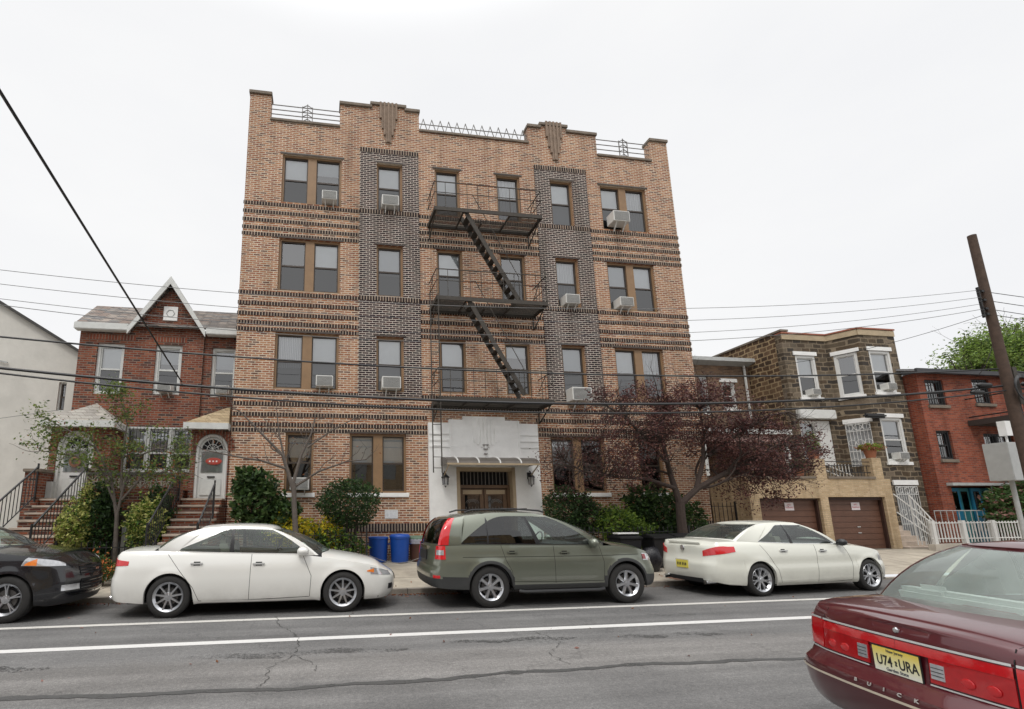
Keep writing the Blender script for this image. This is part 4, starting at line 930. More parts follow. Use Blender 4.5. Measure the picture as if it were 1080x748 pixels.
for a,b_ in((-400,-22),(-22,12.6),(20.2,60),(60,600)): g.box(a,b_,10.56,10.72,-.05,.105)
g.box(12.6,20.2,10.56,10.72,-.05,.04); struct(g.build('kerb',kerbm))
g=MB(); g.grid([[(x,10.72,.106),(x,11.35,.127)] for x in(8.1,9,12.4)]); struct(g.build('verge',verge))
g=MB(); g.add([(-400,8.46,.004),(600,8.46,.004),(600,8.60,.004),(-400,8.60,.004)],[(0,1,2,3)]); struct(g.build('road_marking',lined('worn_line_paint',(.60,.58,.54),.56)))
g=MB(); g.add([(-400,7.06,.004),(600,7.06,.004),(600,7.23,.004),(-400,7.23,.004)],[(0,1,2,3)]); struct(g.build('road_marking',lined('line_paint',(.66,.65,.63),.50)))
# tar seam that wanders along the lane, repair patches, crack filling
tar=lined('tar_seal',(.070,.069,.067),.62); tar2=lined('tar_patch',(.088,.086,.084),.77)
def ribbon(pts,w,z,name,m,jit=.02):
    G=[]
    for i,(x,y) in enumerate(pts):
        ww=w*(.75+.45*random.random())*min(1,(i+1)/6,(len(pts)-i)/6); G.append([(x,y-ww/2+random.uniform(-jit,jit),z),(x,y+ww/2+random.uniform(-jit,jit),z)])
    q=MB(); q.grid(G); return struct(q.build(name,m))
ribbon([(-12+.12*k,5.30+.07*math.sin(k*.11)+.02*math.sin(k*.5)-.0006*(k-110)) for k in range(420)],.095,.004,'road_seam',tar)
for x0,x1,yy,w in((-1.6,1.1,6.45,.16),(1.6,3.4,6.62,.10),(-4.9,-2.9,6.35,.14),(3.9,5.5,6.50,.12),(7.3,8.6,6.2,.14),(5.2,6.1,7.75,.05),(9.0,12,6.3,.10)):
    ribbon([(x0+(x1-x0)*k/40,yy+.05*math.sin(k*.3)) for k in range(41)],w*1.3,.0045,'road_patch',tar2,.025)
crk=plain('crack_dark',(.065,.063,.06),.95,noise=0)
def crack(pts,w=.014):
    q=MB();G=[];P=[]
    for (a,b),(c,d) in zip(pts[:-1],pts[1:]):
        for k in range(8):
            t=k/8; P.append((a+(c-a)*t+random.uniform(-.03,.03),b+(d-b)*t+random.uniform(-.02,.02)))
    for x,y in P: ww=w*random.uniform(.4,1.4); G.append([(x-ww/2,y,.0052),(x+ww/2,y,.0052)])
    q.grid(G); struct(q.build('road_crack',crk))
crack([(-.70,8.75),(-.62,8.1),(-.35,7.5),(-.25,7.0),(-.28,6.4)]); crack([(-.28,6.4),(-.55,5.9),(-.5,5.45),(-.62,5.2)],.010); crack([(-.28,6.4),(-.05,6.0),(.0,5.7)],.008)
crack([(3.0,7.0),(3.1,6.4),(2.7,5.9),(2.75,5.4)],.008); crack([(-4.2,4.8),(-3.2,4.6),(-2.4,4.7)],.010)

# ------------------------------------------------------------------ wall and window builders
def wallcells(mb,xc,zc,solid,y0,y1,mi=0):
    nx,nz=len(xc)-1,len(zc)-1
    S=[[solid((xc[i]+xc[i+1])/2,(zc[j]+zc[j+1])/2) for j in range(nz)] for i in range(nx)]
    f=lambda i,j:0<=i<nx and 0<=j<nz and S[i][j]
    for i in range(nx):
        for j in range(nz):
            if not S[i][j]: continue
            a,b,c,d=xc[i],xc[i+1],zc[j],zc[j+1]
            mb.add([(a,y0,c),(b,y0,c),(b,y0,d),(a,y0,d)],[(0,1,2,3)],mi); mb.add([(a,y1,c),(b,y1,c),(b,y1,d),(a,y1,d)],[(3,2,1,0)],mi)
            if not f(i-1,j): mb.add([(a,y0,c),(a,y1,c),(a,y1,d),(a,y0,d)],[(3,2,1,0)],mi)
            if not f(i+1,j): mb.add([(b,y0,c),(b,y1,c),(b,y1,d),(b,y0,d)],[(0,1,2,3)],mi)
            if not f(i,j-1): mb.add([(a,y0,c),(b,y0,c),(b,y1,c),(a,y1,c)],[(3,2,1,0)],mi)
            if not f(i,j+1): mb.add([(a,y0,d),(b,y0,d),(b,y1,d),(a,y1,d)],[(0,1,2,3)],mi)
def wall(mb,x0,x1,z0,z1,holes,y0,y1,top=None,mi=0):
    """wall with rectangular holes; top(x)->height limit list of (xa,xb,z)"""
    xs={x0,x1};zs={z0,z1}
    for a,b,c,d in holes: xs|={a,b};zs|={c,d}
    for a,b,z in(top or []): xs|={a,b};zs.add(z)
    xs=sorted(x for x in xs if x0<=x<=x1);zs=sorted(z for z in zs if z0<=z<=z1)
    def solid(x,z):
        if any(a<x<b and c<z<d for a,b,c,d in holes): return False
        if top:
            for a,b,t in top:
                if a<x<b and z>t: return False
        return True
    wallcells(mb,xs,zs,solid,y0,y1,mi)
def pane(mb,x0,x1,z0,z1,y): mb.add([(x0,y,z0),(x1,y,z0),(x1,y,z1),(x0,y,z1)],[(0,1,2,3)])
def window(parent,x0,x1,z0,z1,y,fm=None,sm=None,n=1,mull=.15,fw=.06,blinds=None,sill=None,name='window',up=None,lo=None,split=.5,lintel=None,room_=None,deep=.10):
    fm=fm or bronze; sm=sm or dbronze; up=up or gl_up; lo=lo or gl_lo
    f=MB(); yf=y+deep; yb=yf+.09
    f.box(x0,x0+fw,yf-.03,yb,z0,z1); f.box(x1-fw,x1,yf-.03,yb,z0,z1); f.box(x0+fw,x1-fw,yf-.03,yb,z1-fw,z1); f.box(x0+fw,x1-fw,yf-.05,yb,z0,z0+fw*.8)
    ww=(x1-x0-2*fw-(n-1)*mull)/n; bays=[]
    for k in range(n):
        a=x0+fw+k*(ww+mull); bays.append((a,a+ww))
        if k<n-1: f.box(a+ww,a+ww+mull,yf-.04,yb,z0+fw*.8,z1-fw)
    fo=f.build(name,fm,parent)
    zm=z0+(z1-z0)*split
    for k,(a,b) in enumerate(bays):
        s=MB(); t=.035
        s.box(a,a+t,yf+.01,yf+.06,z0+fw*.8,z1-fw); s.box(b-t,b,yf+.01,yf+.06,z0+fw*.8,z1-fw); s.box(a+t,b-t,yf+.01,yf+.06,z1-fw-t,z1-fw); s.box(a+t,b-t,yf+.01,yf+.06,z0+fw*.8,z0+fw*.8+t*1.3); s.box(a+t,b-t,yf+.005,yf+.065,zm-t*.7,zm+t*.7)
        s.build('sash',sm,fo)
        p=MB(); pane(p,a+t,b-t,zm+t*.7,z1-fw-t,yf+.045); p.build('pane',up,fo)
        p=MB(); pane(p,a+t,b-t,z0+fw*.8+t*1.3,zm-t*.7,yf+.03); p.build('pane',lo,fo)
        bl=(blinds or [])[k] if blinds and k<len(blinds) else None
        if bl:
            frac,bm_=bl; zb=z1-fw-(z1-z0-fw*2)*frac; p=MB()
            if bm_ is curtm:
                pts=[(a+(b-a)*i/24,yf+.12+.012*math.sin(i*1.4)) for i in range(25)]
                p.grid([[(u,v,zb),(u,v,z1-fw)] for u,v in pts])
            else: p.box(a+.01,b-.01,yf+.10,yf+.108,zb,z1-fw)
            p.build('blind' if bm_ is not curtm else 'curtain',bm_,fo)
    if sill:
        q=MB(); q.box(x0-.06,x1+.06,y-.06,y+deep,z0-.12,z0-.002); q.build('sill',sill,fo,bevel=.008)
    if lintel:
        q=MB(); q.box(x0-.08,x1+.08,y-.03,y+.06,z1+.004,z1+.16); q.build('lintel',lintel,fo,bevel=.006)
    return fo
AC0=[]
def aircon(label,x,y,z,s=1.0,group='window air conditioners',dark_=False,tilt=0):
    s*=.92
    """(x,y,z) = centre of the bottom edge of the case in the wall plane"""
    if not AC0:
        r_=empty('window_air_conditioner',label,'air conditioner',(0,0,0),0,group)
        q=MB(); q.box(-.28,.28,-.26,.16,0,.36); q.build('case',acw,r_,bevel=.012,smooth=True,local=True)
        q=MB(); q.box(-.25,.25,-.266,-.258,.03,.33); gpart=q.build('grille',acg,r_,local=True)
        for k in range(9):
            q=MB(); q.box(-.25,.25,-.274,-.264,.045+.032*k,.053+.032*k); q.build('louvre',acw,gpart,local=True)
        q=MB(); q.bar((-.15,-.2,0),(-.15,.02,-.22),.03,.03); q.build('bracket',acw,r_,local=True)
        q=MB(); q.bar((.15,-.2,0),(.15,.02,-.22),.03,.03); q.build('bracket',acw,r_,local=True)
        AC0.append(r_); o=r_
    else: o=copy_tree(AC0[0])
    o.location=(x,y,z); o.scale=(s,1,s); o['label']=label; o.rotation_euler=(0,0,tilt); return o

# ------------------------------------------------------------------ apartment house
YF=14.2
apt=empty('apartment_building','four storey tan brick apartment building with dark brick panels and white entrance','apartment building',(4.8,YF,.36))
H4=[(11.19,12.89),(8.24,9.97),(5.20,6.93),(2.22,3.93)]
Wp=[]   # x0,x1,z0,z1,n,blinds
B=blindm;Dd=blindd
Wp+=[(-1.46,.40,*H4[0],2,[(.45,B),(.30,Dd)]),(9.36,11.10,*H4[0],2,[(.5,B),(.92,curtm)]),(1.53,2.37,*H4[0],1,[(.55,B)]),(7.50,8.31,*H4[0],1,[(.95,B)]),
     (-1.46,.40,*H4[1],2,[None,(.5,B)]),(9.36,11.10,*H4[1],2,[(.45,Dd),(.5,B)]),(1.53,2.37,*H4[1],1,[(.55,Dd)]),(7.50,8.31,*H4[1],1,[(.7,curtm)]),
     (-1.46,.40,*H4[2],2,[(.6,curtm),(.7,B)]),(9.36,11.10,*H4[2],2,[(.98,B),(.95,curtm)]),(1.53,2.37,*H4[2],1,[(.8,B)]),(7.50,8.31,*H4[2],1,[(.55,Dd)]),
     (3.47,4.30,*H4[0],1,[(.45,B)]),(5.58,6.42,*H4[0],1,[(.9,curtm)]),(3.47,4.32,*H4[1],1,[(.5,B)]),(5.58,6.44,*H4[1],1,[None]),
     (3.50,4.34,5.22,6.93,1,[(.50,B)]),(5.60,6.44,5.22,6.93,1,[(.25,Dd)]),
     (.76,2.42,*H4[3],2,[(.52,B),(.52,B)]),(-1.06,-.26,*H4[3],1,[(.4,Dd)]),(6.93,8.72,*H4[3],2,[(.6,B),(.1,Dd)]),(9.86,10.68,*H4[3],1,[(.35,B)])]
top=[(-2.56,-1.90,14.96),(-1.90,.32,14.05),(.32,1.34,14.92),(1.34,2.50,15.05),(2.50,2.96,14.93),(2.96,6.83,14.22),(6.83,7.28,14.88),(7.28,8.28,15.0),(8.28,9.38,14.82),(9.38,11.48,14.02),(11.48,12.16,14.86)]
w=MB(); holes=[(a,b,c,d) for a,b,c,d,_,_ in Wp]+[(3.88,5.68,.30,2.97)]
wall(w,-2.56,12.16,.30,15.05,holes,YF,YF+.32,top)
w.build('wall',brickA,apt)
b_=MB(); b_.box(-2.56,12.16,YF+.335,YF+13,.3,13.7,0); b_.build('building_body',[room],apt)
b_=MB(); b_.box(-2.575,-2.561,YF+.32,YF+13.01,.3,13.9); b_.box(12.161,12.175,YF+.32,YF+13.01,.3,13.9); b_.box(-2.56,12.16,YF+12.9,YF+13.02,.3,13.9); b_.build('side_wall',brickB,apt)
b_=MB(); b_.box(-2.4,12.0,YF+.34,YF+12.9,13.7,13.76); b_.build('roof',plain('tar_roof',(.06,.06,.06),.9),apt)
def pieces(segs,holes_):
    """cut intervals out of segs"""
    out=[]
    for a,b in segs:
        cur=[(a,b)]
        for c,d in holes_:
            nxt=[]
            for p,q in cur:
                if d<=p or c>=q: nxt.append((p,q))
                else:
                    if c>p: nxt.append((p,c))
                    if d<q: nxt.append((d,q))
            cur=nxt
        out+=cur
    return out
# dark panels
for a,b,t in((.99,2.91,13.40),(6.96,8.86,13.38)):
    hs=[(p,q,r,s) for p,q,r,s,_,_ in Wp if a<p<b and r>5]
    hs=[(p-.001,q+.001,r-.001,s+.001) for p,q,r,s in hs]
    q=MB(); wall(q,a,b,5.06,t,hs,YF-.03,YF-.001); q.build('dark_brick_panel',brickD,apt)
    for z0 in(13.24,): q=MB(); q.box(a,b,YF-.045,YF-.031,z0,z0+.15); q.build('soldier_band',soldier,apt)
    for z0,zz in((11.03,.14),(8.08,.14)): q=MB(); q.box(a,b,YF-.042,YF-.031,z0,z0+zz); q.build('soldier_band',soldier,apt)
# banded brick
seg3=[(-2.58,.985),(2.915,6.955),(8.865,12.18)]
for zc in(11.08,10.80,10.52,10.26,10.045, 8.13,7.80,7.47,7.19,6.99):
    for a,b in seg3:
        for p,q_ in pieces([(a,b)],[(s,t) for s,t,u,v,_,_ in Wp if u<zc<v]):
            q=MB(); q.box(p,q_,YF-.014,YF-.001,zc-.055,zc+.055); q.build('soldier_band',soldier,apt)
for zc in(5.08,4.75,4.44,4.15,3.985):
    segs=[(-2.58,12.18)] if zc<5 else seg3
    for p,q_ in pieces(segs,[(3.05,6.50)] if zc<4.5 else []):
        q=MB(); q.box(p,q_,YF-.014,YF-.001,zc-.055 if zc>4 else zc-.05,zc+.055); q.build('soldier_band',soldier,apt)
for p,q_ in((-2.58,3.05),(6.50,12.18)):
    q=MB(); q.box(p,q_,YF-.035,YF-.001,1.14,1.36); q.build('base_band',soldier,apt)
for i,(a,b,c,d,n,bl) in enumerate(Wp):
    window(apt,a,b,c,d,YF,n=n,blinds=bl,sill=(whitep if d<4 else None),mull=.27)
    q=MB(); q.box(a-.08,b+.08,YF-.034 if (.99<a<2.91 or 6.96<a<8.86) and d>4 else YF-.018,YF+.09,d+.002,d+.055); q.build('steel_lintel',dbronze,apt)
# copings
for a,b,z in top:
    if z<14.5: q=MB(); q.box(a+.0,b-.0,YF-.05,YF+.37,z+.002,z+.09); q.build('coping',conc,apt,bevel=.008)
    else: q=MB(); q.box(a-.03,b+.03,YF-.055-.004*z%.01,YF+.375,z+.003,z+.11); q.build('coping',conc,apt,bevel=.008)
# fluted pier ornaments
orn=plain('ornament_stone',(.27,.20,.15),.9,noise=.3,scale=5,bump=.3)
for xm in(1.92,7.77):
    q=MB()
    for k in range(-4,5):
        lo=[13.66,13.66,13.92,14.18,14.55][abs(k)]
        q.box(xm+k*.066-.032,xm+k*.066+.032,YF-(.075 if k%2==0 else .045),YF-.001,lo,15.165-.001*abs(k))
    q.build('pier_ornament',orn,apt)
# parapet railings
def railing_plain(x0,x1,z0,z1):
    q=MB(); y=YF+.08
    for k in range(4): z=z0+(z1-z0)*(k+.35)/3.6; q.bar((x0,y,z),(x1,y,z),.022,.022)
    xm=(x0+x1)/2+.05
    for dx in(-.16,0,.16): q.bar((xm+dx,y,z0-.02),(xm+dx,y,z1+(.10 if dx==0 else 0)),.026,.026)
    for k in range(4):
        z=z0+(z1-z0)*(k+.35)/3.6; q.bar((xm-.16,y-.01,z),(xm,y-.01,z+.10),.02,.02); q.bar((xm,y-.01,z+.10),(xm+.16,y-.01,z),.02,.02)
    q.build('parapet_railing',irong,apt)
railing_plain(-1.90,.32,14.14,14.76); railing_plain(9.38,11.48,14.11,14.82)
q=MB(); y=YF+.08; x=2.98; n=13; dx=(6.82-2.98)/n
for z in(14.38,14.60): q.bar((2.97,y,z),(6.82,y,z),.022,.022)
for k in range(n):
    q.bar((x+dx*k,y,14.30),(x+dx*(k+.5),y-.01,14.80),.022,.022); q.bar((x+dx*(k+.5),y,14.80),(x+dx*(k+1),y-.01,14.30),.022,.022)
q.build('parapet_railing',irong,apt)
# entrance surround
s=MB()
ow=[(3.88,5.68,.30,2.97)]
wall(s,3.07,6.48,.30,4.49,ow,YF-.13,YF-.002,[(3.07,3.70,4.28),(3.70,4.14,4.39),(4.14,5.44,4.49),(5.44,5.88,4.39),(5.88,6.48,4.30)])
sur=s.build('entrance_surround',whitep,apt)
for sg,a,b in((1,3.09,3.70),(1,5.88,6.46)):
    for z in(3.55,3.74,3.93): q=MB(); q.box(a,b,YF-.15,YF-.131,z,z+.05); q.build('stone_rib',whitep,sur)
for a in(3.70,5.84): q=MB(); q.box(a,a+.05,YF-.155,YF-.131,2.97,4.38); q.build('stone_rib',whitep,sur)
for k in range(-3,4):
    q=MB(); q.box(4.79+k*.11-.03,4.79+k*.11+.03,YF-.17+.008*abs(k),YF-.131,3.50+.07*abs(k),4.44); q.build('stone_rib',whitep,sur)
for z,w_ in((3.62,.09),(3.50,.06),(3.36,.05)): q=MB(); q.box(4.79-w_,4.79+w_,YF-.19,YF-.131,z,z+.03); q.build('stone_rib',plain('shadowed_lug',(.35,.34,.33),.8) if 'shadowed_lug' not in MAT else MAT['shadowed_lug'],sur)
q=MB(); q.box(3.88,3.98,YF-.14,YF+.30,.3,2.97); q.box(5.58,5.68,YF-.14,YF+.30,.3,2.97); q.box(3.98,5.58,YF-.10,YF+.3,2.86,2.97); q.build('door_jamb',gold,apt)
q=MB(); q.box(3.98,5.58,YF+.24,YF+.30,.36,2.86); q.build('door_backing',dark,apt)
q=MB(); q.box(3.98,5.58,YF+.10,YF+.2,2.36,2.46); q.box(3.98,4.06,YF+.10,YF+.2,.36,2.36); q.box(5.50,5.58,YF+.10,YF+.2,.36,2.36); q.build('door_frame',wood,apt,bevel=.006)
for k in range(14): 
    q=MB(); q.bar((4.04+k*.114,YF+.13,2.47),(4.04+k*.114,YF+.13,2.85),.018); q.build('transom_bar',irong,apt)
for x0 in(4.07,4.79):
    q=MB(); x1=x0+.70
    q.box(x0,x0+.12,YF+.14,YF+.2,.38,2.34); q.box(x1-.12,x1,YF+.14,YF+.2,.38,2.34); q.box(x0+.12,x1-.12,YF+.14,YF+.2,2.16,2.34); q.box(x0+.12,x1-.12,YF+.14,YF+.2,.38,1.0)
    d=q.build('entrance_door',wood,apt,bevel=.006)
    q=MB(); q.box(x0+.06,x1-.06,YF+.125,YF+.139,2.19,2.31); q.build('door_panel',gold,d)
    q=MB(); pane(q,x0+.12,x1-.12,1.0,2.16,YF+.18); q.build('pane',gl_up,d)
    q=MB(); xm=(x0+x1)/2
    for r_ in(.10,.15,.20): q.tube([(xm+r_*math.cos(PI*t/12),YF+.15,1.92+r_*.6*math.sin(PI*t/12)) for t in range(13)],.009,5)
    for k in range(5): q.bar((x0+.16+k*.095,YF+.155,1.02),(x0+.16+k*.095,YF+.155,1.82),.014)
    q.build('door_grille',irong,d)
    q=MB(); q.cyl((x0+(.64 if x0<4.5 else .06),YF+.11,1.35),(x0+(.64 if x0<4.5 else .06),YF+.145,1.35),.02,10); q.build('door_handle',gold,d,smooth=True)
# awning over the door
aw=empty('entrance_awning','brown metal awning with pale ribs over the apartment entrance','awning',(4.78,YF-.13,3.2))
G=[]
for x in(3.42,6.12):
    G.append([(x,YF-.131-.78*math.sin(t*PI/2/8),3.0+.24*math.cos(t*PI/2/8)) for t in range(9)])
q=MB(); q.grid(G); q.grid([[(p[0],p[1],p[2]-.02) for p in r_] for r_ in G][::-1])
for x in(3.42,6.12): q.add([(x,YF-.131-.78*math.sin(t*PI/2/8),3.0+.24*math.cos(t*PI/2/8)) for t in range(9)]+[(x,YF-.131,3.0)],[tuple(range(10))])
q.build('canopy',plain('awning_brown',(.115,.10,.085),.45,.3,noise=.2),aw,smooth=True)
for x in(3.72,4.33,4.95,5.57):
    q=MB(); q.tube([(x,YF-.131-.79*math.sin(t*PI/2/8),3.01+.24*math.cos(t*PI/2/8)) for t in range(9)],.022,6); q.build('rib',whitew,aw,smooth=True)
q=MB(); q.box(3.40,6.14,YF-.93,YF-.90,2.96,3.01); q.build('front_rail',gold,aw)
for x in(3.46,6.08): q=MB(); q.bar((x,YF-.15,2.62),(x,YF-.88,2.96),.025); q.build('strut',gold,aw)
# lanterns
def lantern(lbl,x,y,z):
    r_=empty('wall_lantern',lbl,'lantern',(x,y,z),0,'lanterns beside the entrance')
    q=MB(); q.box(x-.05,x+.05,y-.02,y,z+.0,z+.2); q.tube([(x,y-.02,z+.16),(x,y-.10,z+.24),(x,y-.17,z+.20)],.012,6); q.build('bracket',ironb,r_)
    q=MB(); q.lathe([(.03,-.20),(.075,-.16),(.095,.04)],(x,y-.17,z),n=6); q.build('lantern_glass',clear,r_)
    q=MB(); q.lathe([(.12,.04),(.13,.05),(.05,.13),(.015,.19),(0,.2)],(x,y-.17,z),n=6); q.lathe([(0,-.24),(.035,-.20),(.03,-.19)],(x,y-.17,z),n=6)
    for k in range(6):
        a=2*PI*k/6; q.bar((x+.078*math.cos(a),y-.17+.078*math.sin(a),z-.17),(x+.098*math.cos(a),y-.17+.098*math.sin(a),z+.05),.012)
    q.build('lantern_cage',ironb,r_)
lantern('black wall lantern left of the entrance awning',3.50,YF-.13,2.60); lantern('black wall lantern right of the entrance awning',6.10,YF-.13,2.62)
# notice sheet on the wall
q=MB(); q.box(1.78,2.16,YF-.008,YF-.002,1.50,1.74); tag(q.build('wall_notice',plain('paper_notice',(.66,.67,.68),.8,noise=.25,scale=16),None),'small pale paper notice on the brick beside the bins','notice')
# ------------------------------------------------------------------ fire escape
fe=empty('fire_escape','rusty iron fire escape with three landings and steep stairs','fire escape',(4.9,YF,4.86))
X0,X1,Y0=3.20,6.64,13.20
for i,z in enumerate((10.80,7.90,4.86)):
    q=MB()
    for (a,b) in(((X0,Y0),(X1,Y0)),((X0,Y0),(X0,YF)),((X1,Y0),(X1,YF)),((X0,YF-.03),(X1,YF-.03))): q.bar((*a,z-.05),(*b,z-.05),.03,.12)
    wx0,wx1=(4.12,5.60) if i<2 else (0,0)
    yy=Y0+.05
    while yy<YF-.04:
        segs=[(X0,X1)] if not(wx0 and yy<13.72) else [(X0,wx0),(wx1,X1)]
        for a,b in segs: q.bar((a+.01,yy,z-.005),(b-.01,yy,z-.005),.034,.012)
        yy+=.062
    for xx in(X0+.03,4.12,4.85,5.60,X1-.03): q.bar((xx,Y0 if xx not in(4.85,) else 13.75,z-.06),(xx,YF,z-.06),.04,.06)
    q.build('landing',iron,fe)
    for xx in(X0+.04,X1-.04):
        q=MB(); q.bar((xx,Y0+.1,z-.09),(xx,YF-.02,z-.52),.03,.03); q.bar((xx,YF-.02,z-.52),(xx,YF-.02,z-.08),.03,.03); q.build('bracket',iron,fe)
    q=MB(); zt=z+.86
    P=[(X0,YF-.02),(X0,Y0),(X1,Y0),(X1,YF-.02)]
    for a,b in zip(P[:-1],P[1:]):
        for zz in(zt,z+.50): q.bar((*a,zz),(*b,zz),.020,.026 if zz==zt else .014)
    for k in range(11): xx=X0+(X1-X0)*k/10; q.bar((xx,Y0,z-.05),(xx,Y0,zt),.014)
    for xx in(X0,X1): q.bar((xx,13.7,z-.05),(xx,13.7,zt),.014); q.bar((xx,YF-.05,zt-.35),(xx,Y0+.45,zt),.016); 
    q.build('railing',iron,fe)
for z in(10.80,7.90):
    st=MB(); a=Vector((4.16,0,z)); b=Vector((5.78,0,z-2.90)); 
    for yy in(13.27,13.66): st.bar((a.x,yy,a.z),(b.x,yy,b.z),.025,.13)
    for k in range(1,13):
        p=a.lerp(b,k/13); st.box(p.x-.10,p.x+.08,13.27,13.66,p.z-.012,p.z+.008)
    st.build('stair',iron,fe)
    q=MB()
    for yy in(13.24,): q.bar((a.x+.25,yy,a.z+.55),(b.x,yy,b.z+.78),.016)
    q.bar((b.x,13.24,b.z),(b.x,13.24,b.z+.78),.016); q.build('handrail',iron,fe)
q=MB()
for xx in(2.98,3.22): q.bar((xx,13.12,2.72),(xx,13.12,7.95),.028,.028)
z=2.85
while z<7.9: q.cyl((2.98,13.12,z),(3.22,13.12,z),.010,6); z+=.30
q.build('drop_ladder',iron,fe)
# air conditioners of the apartment house
aircon('white window air conditioner in the topmost left pair of apartment windows',.03,YF,11.26,.9)
aircon('white window air conditioner high in the left dark brick panel',1.95,YF,11.24,1.05)
aircon('bulky white air conditioner in the topmost right pair of windows',9.83,YF-.12,11.30,1.15)
aircon('small white air conditioner on the third floor of the right dark panel',7.90,YF,8.28,.95)
aircon('small white air conditioner in the third floor right pair of windows',9.80,YF,8.30,.95)
aircon('white air conditioner in the second floor left pair of windows',.0,YF+.02,5.27,.95)
aircon('white air conditioner in the second floor window of the left dark panel',1.96,YF,5.26,1.08)
a_=aircon('big air conditioner with dark grille under the second floor right panel window',7.86,YF-.18,5.02,1.25)
aircon('white air conditioner in the ground floor window behind the bare tree',-.62,YF,2.30,1.0)
q=MB()
# ------------------------------------------------------------------ left: two attached red brick houses
slate=brick('slate_roof',[(0,(.20,.18,.165)),(.2,(.30,.26,.23)),(.4,(.16,.15,.145)),(.55,(.26,.20,.17)),(.7,(.22,.215,.21)),(.85,(.36,.31,.27)),(.95,(.12,.11,.11))],(.06,.055,.05),.28,.10,.010,stain=.25,bumps=.8)
shing=brick('porch_shingle',[(0,(.40,.38,.34)),(.4,(.46,.43,.38)),(.7,(.34,.32,.29))],(.22,.20,.18),.3,.11,.008,stain=.2)
shing2=brick('brown_shingle',[(0,(.40,.31,.19)),(.4,(.46,.36,.23)),(.7,(.34,.26,.16))],(.22,.17,.10),.3,.11,.008,stain=.2)
stucco=plain('white_stucco',(.60,.585,.54),.9,noise=.14,scale=1.6,bump=.25)
trimw=plain('pale_trim',(.62,.63,.61),.5,noise=.15); trimg=plain('grey_trim_paint',(.42,.43,.42),.6,noise=.2)
stepc=plain('step_stone',(.50,.42,.35),.85,noise=.2,scale=8)
hb=empty('brick_row_house','red brick row house with steep white trimmed gable and slate roof','house',(-5.3,14.9,.36))
hc=empty('brick_row_house','red brick row house squeezed against the left side of the apartments','house',(-3.1,14.95,.36))
YL=14.9
wl=[(-6.58,-5.83,5.07,6.60),(-4.97,-4.22,5.10,6.62)]
q=MB(); 
wall(q,-7.06,-3.62,.3,7.06,[*wl,(-5.62,-3.70,2.83,4.14)],YL,YL+.3)
q.prism([(-5.62,7.06),(-3.64,7.06),(-4.63,8.50)],YL,YL+.3); q.build('wall',brickR,hb)
q=MB(); q.box(-7.05,-3.63,YL+.31,YL+9,.3,7.0); q.build('building_body',room,hb)
q=MB(); q.box(-7.075,-7.061,YL,YL+9,.3,7.05); q.build('side_wall',brickR,hb)
q=MB(); wall(q,-3.615,-2.57,.3,7.06,[(-3.38,-2.66,5.09,6.62)],YL+.08,YL+.34); q.build('wall',brickR,hc)
q=MB(); q.box(-3.6,-2.6,YL+.35,YL+9,.3,7.0); q.build('building_body',room,hc)
def slope(name,pts,m,par,th=.05):
    q=MB(); a=[Vector(p) for p in pts]; n=(a[1]-a[0]).cross(a[3 if len(a)>3 else 2]-a[0]).normalized(); 
    if n.z<0:n=-n
    V=a+[p-n*th for p in a]; k=len(a); q.add(V,[tuple(range(k)),tuple(range(2*k-1,k-1,-1))]+[(i,(i+1)%k,k+(i+1)%k,k+i) for i in range(k)]); return q.build(name,m,par,weld=True)
slope('roof',[(-7.14,YL-.22,7.12),(-3.615,YL-.22,7.12),(-3.615,17.2,8.68),(-7.9+.15,17.2,8.68)],slate,hb)
slope('roof',[(-3.61,YL-.22,7.12),(-2.565,YL-.22,7.12),(-2.565,17.2,8.68),(-3.61,17.2,8.68)],slate,hc)
# gable roof
for sg,xe in((-1,-5.72),(1,-3.54)):
    slope('gable_roof',[(-4.63,YL-.22,8.66),(xe,YL-.22,7.02),(xe,16.2,7.02),(-4.63,17.0,8.66)],slate,hb,.06)
    q=MB(); q.bar((-4.63+sg*.01,YL-.24,8.83),(xe,YL-.24,6.98),.05,.19,up=(0,1,0)); 
    q=MB(); dz=.20
    q.prism([(-4.63,8.70),(xe-.0*sg,7.02),(xe,6.82),(-4.63,8.45)] if sg<0 else [(-4.63,8.70),(-4.63,8.45),(xe,6.82),(xe,7.02)],YL-.27,YL-.225); q.build('gable_board',trimw,hb,weld=True)
q=MB(); q.box(-7.16,-5.70,YL-.27,YL-.02,6.92,7.13); q.build('gutter',trimw,hb,bevel=.02)
q=MB(); q.box(-3.53,-2.58,YL-.27,YL-.02,6.92,7.13); q.build('gutter',trimw,hc,bevel=.02)
q=MB(); q.box(-4.83,-4.43,YL-.03,YL-.002,7.38,7.82); o=q.build('gable_plaque',whitep,hb); q=MB(); q.lathe([(.10,0),(.12,-.01),(.13,0)],(-4.63,YL-.035,7.60),'y',6); q.build('plaque_emblem',trimg,o)
for x,y in((-6.9,-6.2),(-5.0,-4.2)): pass
sold2=brick('soldier_red',[(0,(.26,.075,.045)),(.5,(.30,.095,.055)),(.8,(.16,.055,.04))],(.30,.22,.17),.085,7.3,.012,offset=0)
for a,b,h_ in((-6.85,-5.55,hb),(-5.1,-4.1,hb)): q=MB(); q.box(a,b,YL-.012,YL-.001,6.70,6.86); q.build('soldier_band',sold2,h_)
window(hb,*wl[0],YL,fm=trimw,sm=trimw,blinds=[(.5,blindm)],fw=.08,sill=None); window(hb,*wl[1],YL,fm=trimw,sm=trimw,blinds=[(.35,blindd)],fw=.08)
window(hc,-3.38,-2.66,5.09,6.62,YL+.08,fm=trimw,sm=trimw,blinds=[(.4,blindd)],fw=.07)
